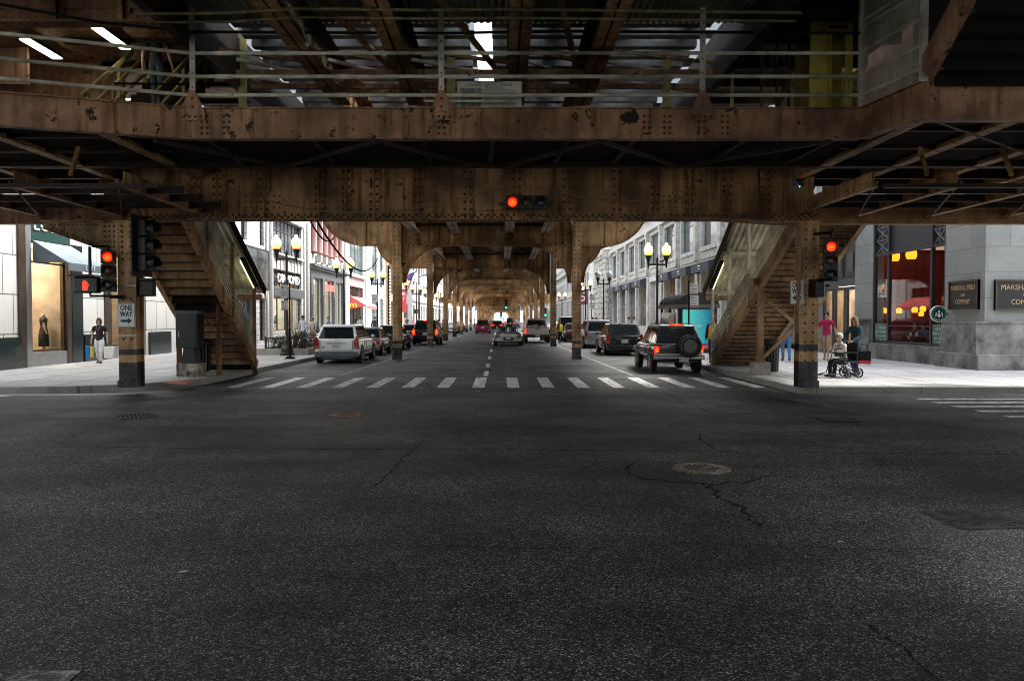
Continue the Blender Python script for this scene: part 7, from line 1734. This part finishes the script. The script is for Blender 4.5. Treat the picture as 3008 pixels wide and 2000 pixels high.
# woman pushing a wheelchair, old woman seated in it
px, Y = 2512, 21.2; x = (px-CX)/F*Y
t, am = person('woman with long wavy hair in dark teal jacket pushing the wheelchair', (x,Y,ZP), R(-62), 1.62, (.012,.05,.065), (.02,.04,.12), sleeve='long', hair=(.24,.14,.07), hairlen=.26, jacket=True, wide=1.1, wristL=(.20,-.36,.95), wristR=(-.20,-.36,.95), step=.06)
WC = ((2475-CX)/F*20.7, 20.7)
t2, am = person('white-haired old woman in cream cardigan sitting in the wheelchair', (WC[0]+.05,WC[1],ZP), R(-72), 1.55, (.62,.60,.52), (.012,.01,.014), sleeve='long', hair=(.62,.60,.56), hairlen=.02, sit=True, lean=.16, wide=1.12, wristL=(.06,-.30,.70), wristR=(-.05,-.34,.66))
t = thing('wheelchair', 'black folding transport wheelchair on the right pavement', 'wheelchair', (WC[0]+.05,WC[1],ZP), world=False, rz=R(-72))
m = MB()
for s in (-1,1):
    X = s*.25
    m.tube([(X,.24,.08),(X,.20,.45),(X,.22,.93),(X,.34,.95)], .014, 8); m.tube([(X,.22,.66),(X,-.18,.66),(X,-.22,.45),(X,-.26,.42),(X,-.36,.12),(X,-.60,.09)], .014, 8)
    m.tube([(X,.2,.42),(X,-.24,.42)], .014, 8); m.tube([(X,.22,.14),(X,-.18,.42)], .012, 8); m.tube([(X,-.2,.42),(X,-.1,.12)], .012, 8)
for z, y in ((.2,.2),(.2,-.15)): m.tube([(-.25,y,z),(.25,y,z)], .012, 8)
m.tube([(-.25,.2,.14),(.25,-.2,.42)], .01, 6); m.tube([(.25,.2,.14),(-.25,-.2,.42)], .01, 6)
m.build('frame', BLK, t)
MB().box(-.25,.25,-.24,.2,.43,.46).build('seat', BLKM, t); MB().box(-.25,.25,.21,.24,.46,.92).build('back_sling', BLKM, t)
for s in (-1,1):
    MB().box(s*.25-.03,s*.25+.03,-.18,.2,.665,.69).build('armrest', BLKM, t); MB().box(s*.24-.09 if s > 0 else -.24,s*.24 if s > 0 else -.15,-.72,-.5,.06,.085).build('footrest', BLKM, t)
    for y, r in ((.23,.13),(-.12,.10)):
        ww = MB()
        for i in range(20): a0, a1 = 2*pi*i/20, 2*pi*(i+1)/20; ww.beam((s*.28,y+r*cos(a0),r+r*.92*sin(a0)),(s*.28,y+r*cos(a1),r+r*.92*sin(a1)),.022,.035,up=(1,0,0))
        wo = ww.build('wheel', TYRE, t); sp_ = MB()
        for i in range(6): a0 = pi*i/6; sp_.beam((s*.28,y+r*cos(a0),r+r*.92*sin(a0)),(s*.28,y-r*cos(a0),r-r*.92*sin(a0)),.012,.014,up=(1,0,0))
        sp_.build('spokes', BLK, wo)
bx = thing('bag', 'black bag with red base hanging on the wheelchair push handle', 'bag', (WC[0]+.58,WC[1]+.0,ZP+.70), 'carried bags', world=False)
MB().box(-.16,.16,-.06,.06,-.34,0).build('bag_body', BLKM, bx, bevel=.01); MB().box(-.163,.163,-.063,.063,-.34,-.25).build('bag_base', plain('bag_red', (.40,.01,.03), .6), bx); MB().tube([(-.1,0,0),(-.06,0,.16),(.06,0,.16),(.1,0,0)], .008, 6).build('handle', BLKM, bx)
bg2 = bag('dark handbag on the old woman\'s lap', (WC[0]-.12,WC[1]-.10,ZP+.76), .26, .2, .12, (.012,.012,.02), .1)
# cafe guests
for (px, X, rz, top, lab) in ((2686,15.75,-10,(.05,.035,.035),'dark-haired cafe guest facing the street behind the window table'),(2712,15.75,175,(.10,.12,.22),'cafe guest in blue shirt seen from behind at the window table')):
    q = onx(px, 985, X); person(lab, (X,q.y,.33), R(rz), 1.62, top, (.02,.02,.03), sit=True, sleeve='short', bend=(1.0,1.0), hair=(.02,.015,.012), fingers=False, wide=1.1)
q = onx(2698, 985, 15.55); t = thing('cafe_table', 'small dark table with white cups between the two cafe guests', 'table', (15.5,q.y,.33), world=False)
MB().lathe([(.42,.70),(.43,.73),(.001,.731)], n=20).build('tabletop', plain('table_wood', (.16,.07,.03), .4), t); MB().lathe([(.2,0),(.03,.04),(.03,.70)], n=12).build('leg', BLK, t)
for i, (dx, dy) in enumerate(((-.2,.08),(-.1,-.15))):
    c = thing('cup', ['white paper cup at the far side of the cafe table','white paper cup at the near side of the cafe table'][i], 'cup', (15.5+dx,q.y+dy,.33+.731), 'cups on the cafe table', world=False); MB().lathe([(.035,0),(.045,.12)], n=12).build('cup_body', WHT, c); MB().lathe([(.048,.121),(.046,.135),(.001,.136)], n=12).build('lid', WHT, c)
# heads showing above the cars at right
for px, Y, top, lab in ((1741,62,(.03,.03,.04),'left of two dark-haired heads above the silver minivan roof'),(1752,61,(.04,.04,.05),'right of two dark-haired heads above the silver minivan roof'),(1847,48,(.6,.6,.65),'dark-haired person in pale top behind the black wagon roof'),(1861,49,(.72,.72,.74),'person in white behind the black wagon roof')):
    x = (px-CX)/F*Y; pp(px, Y, lab, R(random.choice((90,-90))), h=1.66, top=top, bottom=(.04,.05,.08), sleeve='long', fingers=False)
# pigeons
PGB = plain('pigeon_slate', (.05,.055,.07), .5, var=.3, scale=30)
def pigeon(label, loc, rz, s=1.0):
    t = thing('pigeon', label, 'pigeon', loc, 'pigeons', world=False, rz=rz)
    ch = [[(V((0,.13,.075)),(.012,.02)),(V((0,.06,.085)),(.035,.03)),(V((0,0,.10)),.048),(V((0,-.05,.125)),.038),(V((0,-.075,.16)),.022),(V((0,-.085,.185)),.024),(V((0,-.115,.18)),.006)]]
    put(skin_mesh(ch), 'body', PGB, t)
    for x in (-1,1):
        MB().tube([(x*.02,0,.06),(x*.02,.005,.03),(x*.02,0,.004),(x*.02,-.03,.003)], .005, 5).build('leg', plain('pigeon_leg', (.35,.08,.06), .6), t); MB().ball((x*.045,.03,.1), .05, 8, 6, (.25,1.5,.65)).build('wing', plain('pigeon_wing', (.08,.085,.10), .5), t, smooth=True)
    t.scale = (s,s,s); return t
p = onz(2551,1072,ZP); pigeon('dark pigeon standing alone on the right pavement', (p.x,p.y,ZP), R(100), .95)
pigeon('pigeon perched on the arm of the nearest right street lamp', (7.40,36,ZP+4.09), R(60), 1.15)
# two people climbing the station stair at upper left
q = at(455,290,16.1)
person('man in navy tee and jeans climbing the station stair at upper left', (q.x,16.2,6.02), R(175), 1.78, (.012,.014,.028), (.04,.06,.08), step=.08, hair=(.05,.03,.02), arms=((.10,0),(.10,0)))
q = at(535,200,16.9)
person('grey-haired person in dark coat on the station stair behind a railing post', (q.x,17.2,6.75), R(175), 1.7, (.03,.03,.032), (.015,.02,.02), sleeve='long', jacket=True, hair=(.30,.30,.30), hairlen=.10, wide=1.15)
# ================= camera, sky, sun, render settings =================
cam = bpy.data.cameras.new('camera'); co = bpy.data.objects.new('camera', cam); COL.objects.link(co)
cam.sensor_fit = 'HORIZONTAL'; cam.sensor_width = 36; cam.lens = F/3008*36; cam.shift_x = 29/3008
co.location = EYE; co.rotation_euler = (R(90)-PIT, 0, 0); cam.clip_start = .1; cam.clip_end = 3000
SC.camera = co
w = bpy.data.worlds.new('World'); SC.world = w; w.use_nodes = True
wn, wl = w.node_tree.nodes, w.node_tree.links
bg = wn['Background']; sk = wn.new('ShaderNodeTexSky'); sk.sky_type = 'NISHITA'; sk.sun_disc = False
SUN_EL, SUN_AZ = 58, 62      # azimuth measured from +Y towards +X
sk.sun_elevation = R(SUN_EL); sk.sun_rotation = R(SUN_AZ); sk.air_density = 1.0; sk.dust_density = 4.0; sk.ozone_density = 1.0
hs = wn.new('ShaderNodeHueSaturation'); hs.inputs['Saturation'].default_value = .38; wl.new(sk.outputs[0], hs.inputs['Color']); wl.new(hs.outputs[0], bg.inputs[0]); bg.inputs[1].default_value = .15
sl = bpy.data.lights.new('sun', 'SUN'); so = bpy.data.objects.new('sun', sl); COL.objects.link(so)
sl.energy = 1.5; sl.angle = R(14); sl.color = (1, .96, .9)
so.rotation_euler = (R(90-SUN_EL), 0, R(180-SUN_AZ))
SC.view_settings.view_transform = 'Standard'; SC.view_settings.look = 'None'; SC.view_settings.gamma = 1
SC.view_settings.exposure = EXPO
cy = SC.cycles; cy.max_bounces = 8; cy.diffuse_bounces = 4; cy.glossy_bounces = 4; cy.transmission_bounces = 6; cy.transparent_max_bounces = 12
cy.pixel_filter_type = 'BLACKMAN_HARRIS'; cy.filter_width = 1.0; cy.denoising_prefilter = 'ACCURATE'; cy.denoising_input_passes = 'RGB_ALBEDO_NORMAL'; cy.use_denoising = True; cy.denoiser = 'OPENIMAGEDENOISE'; cy.sample_clamp_indirect = 6; cy.caustics_reflective = False; cy.caustics_refractive = False
try: cy.use_light_tree = True
except Exception: pass
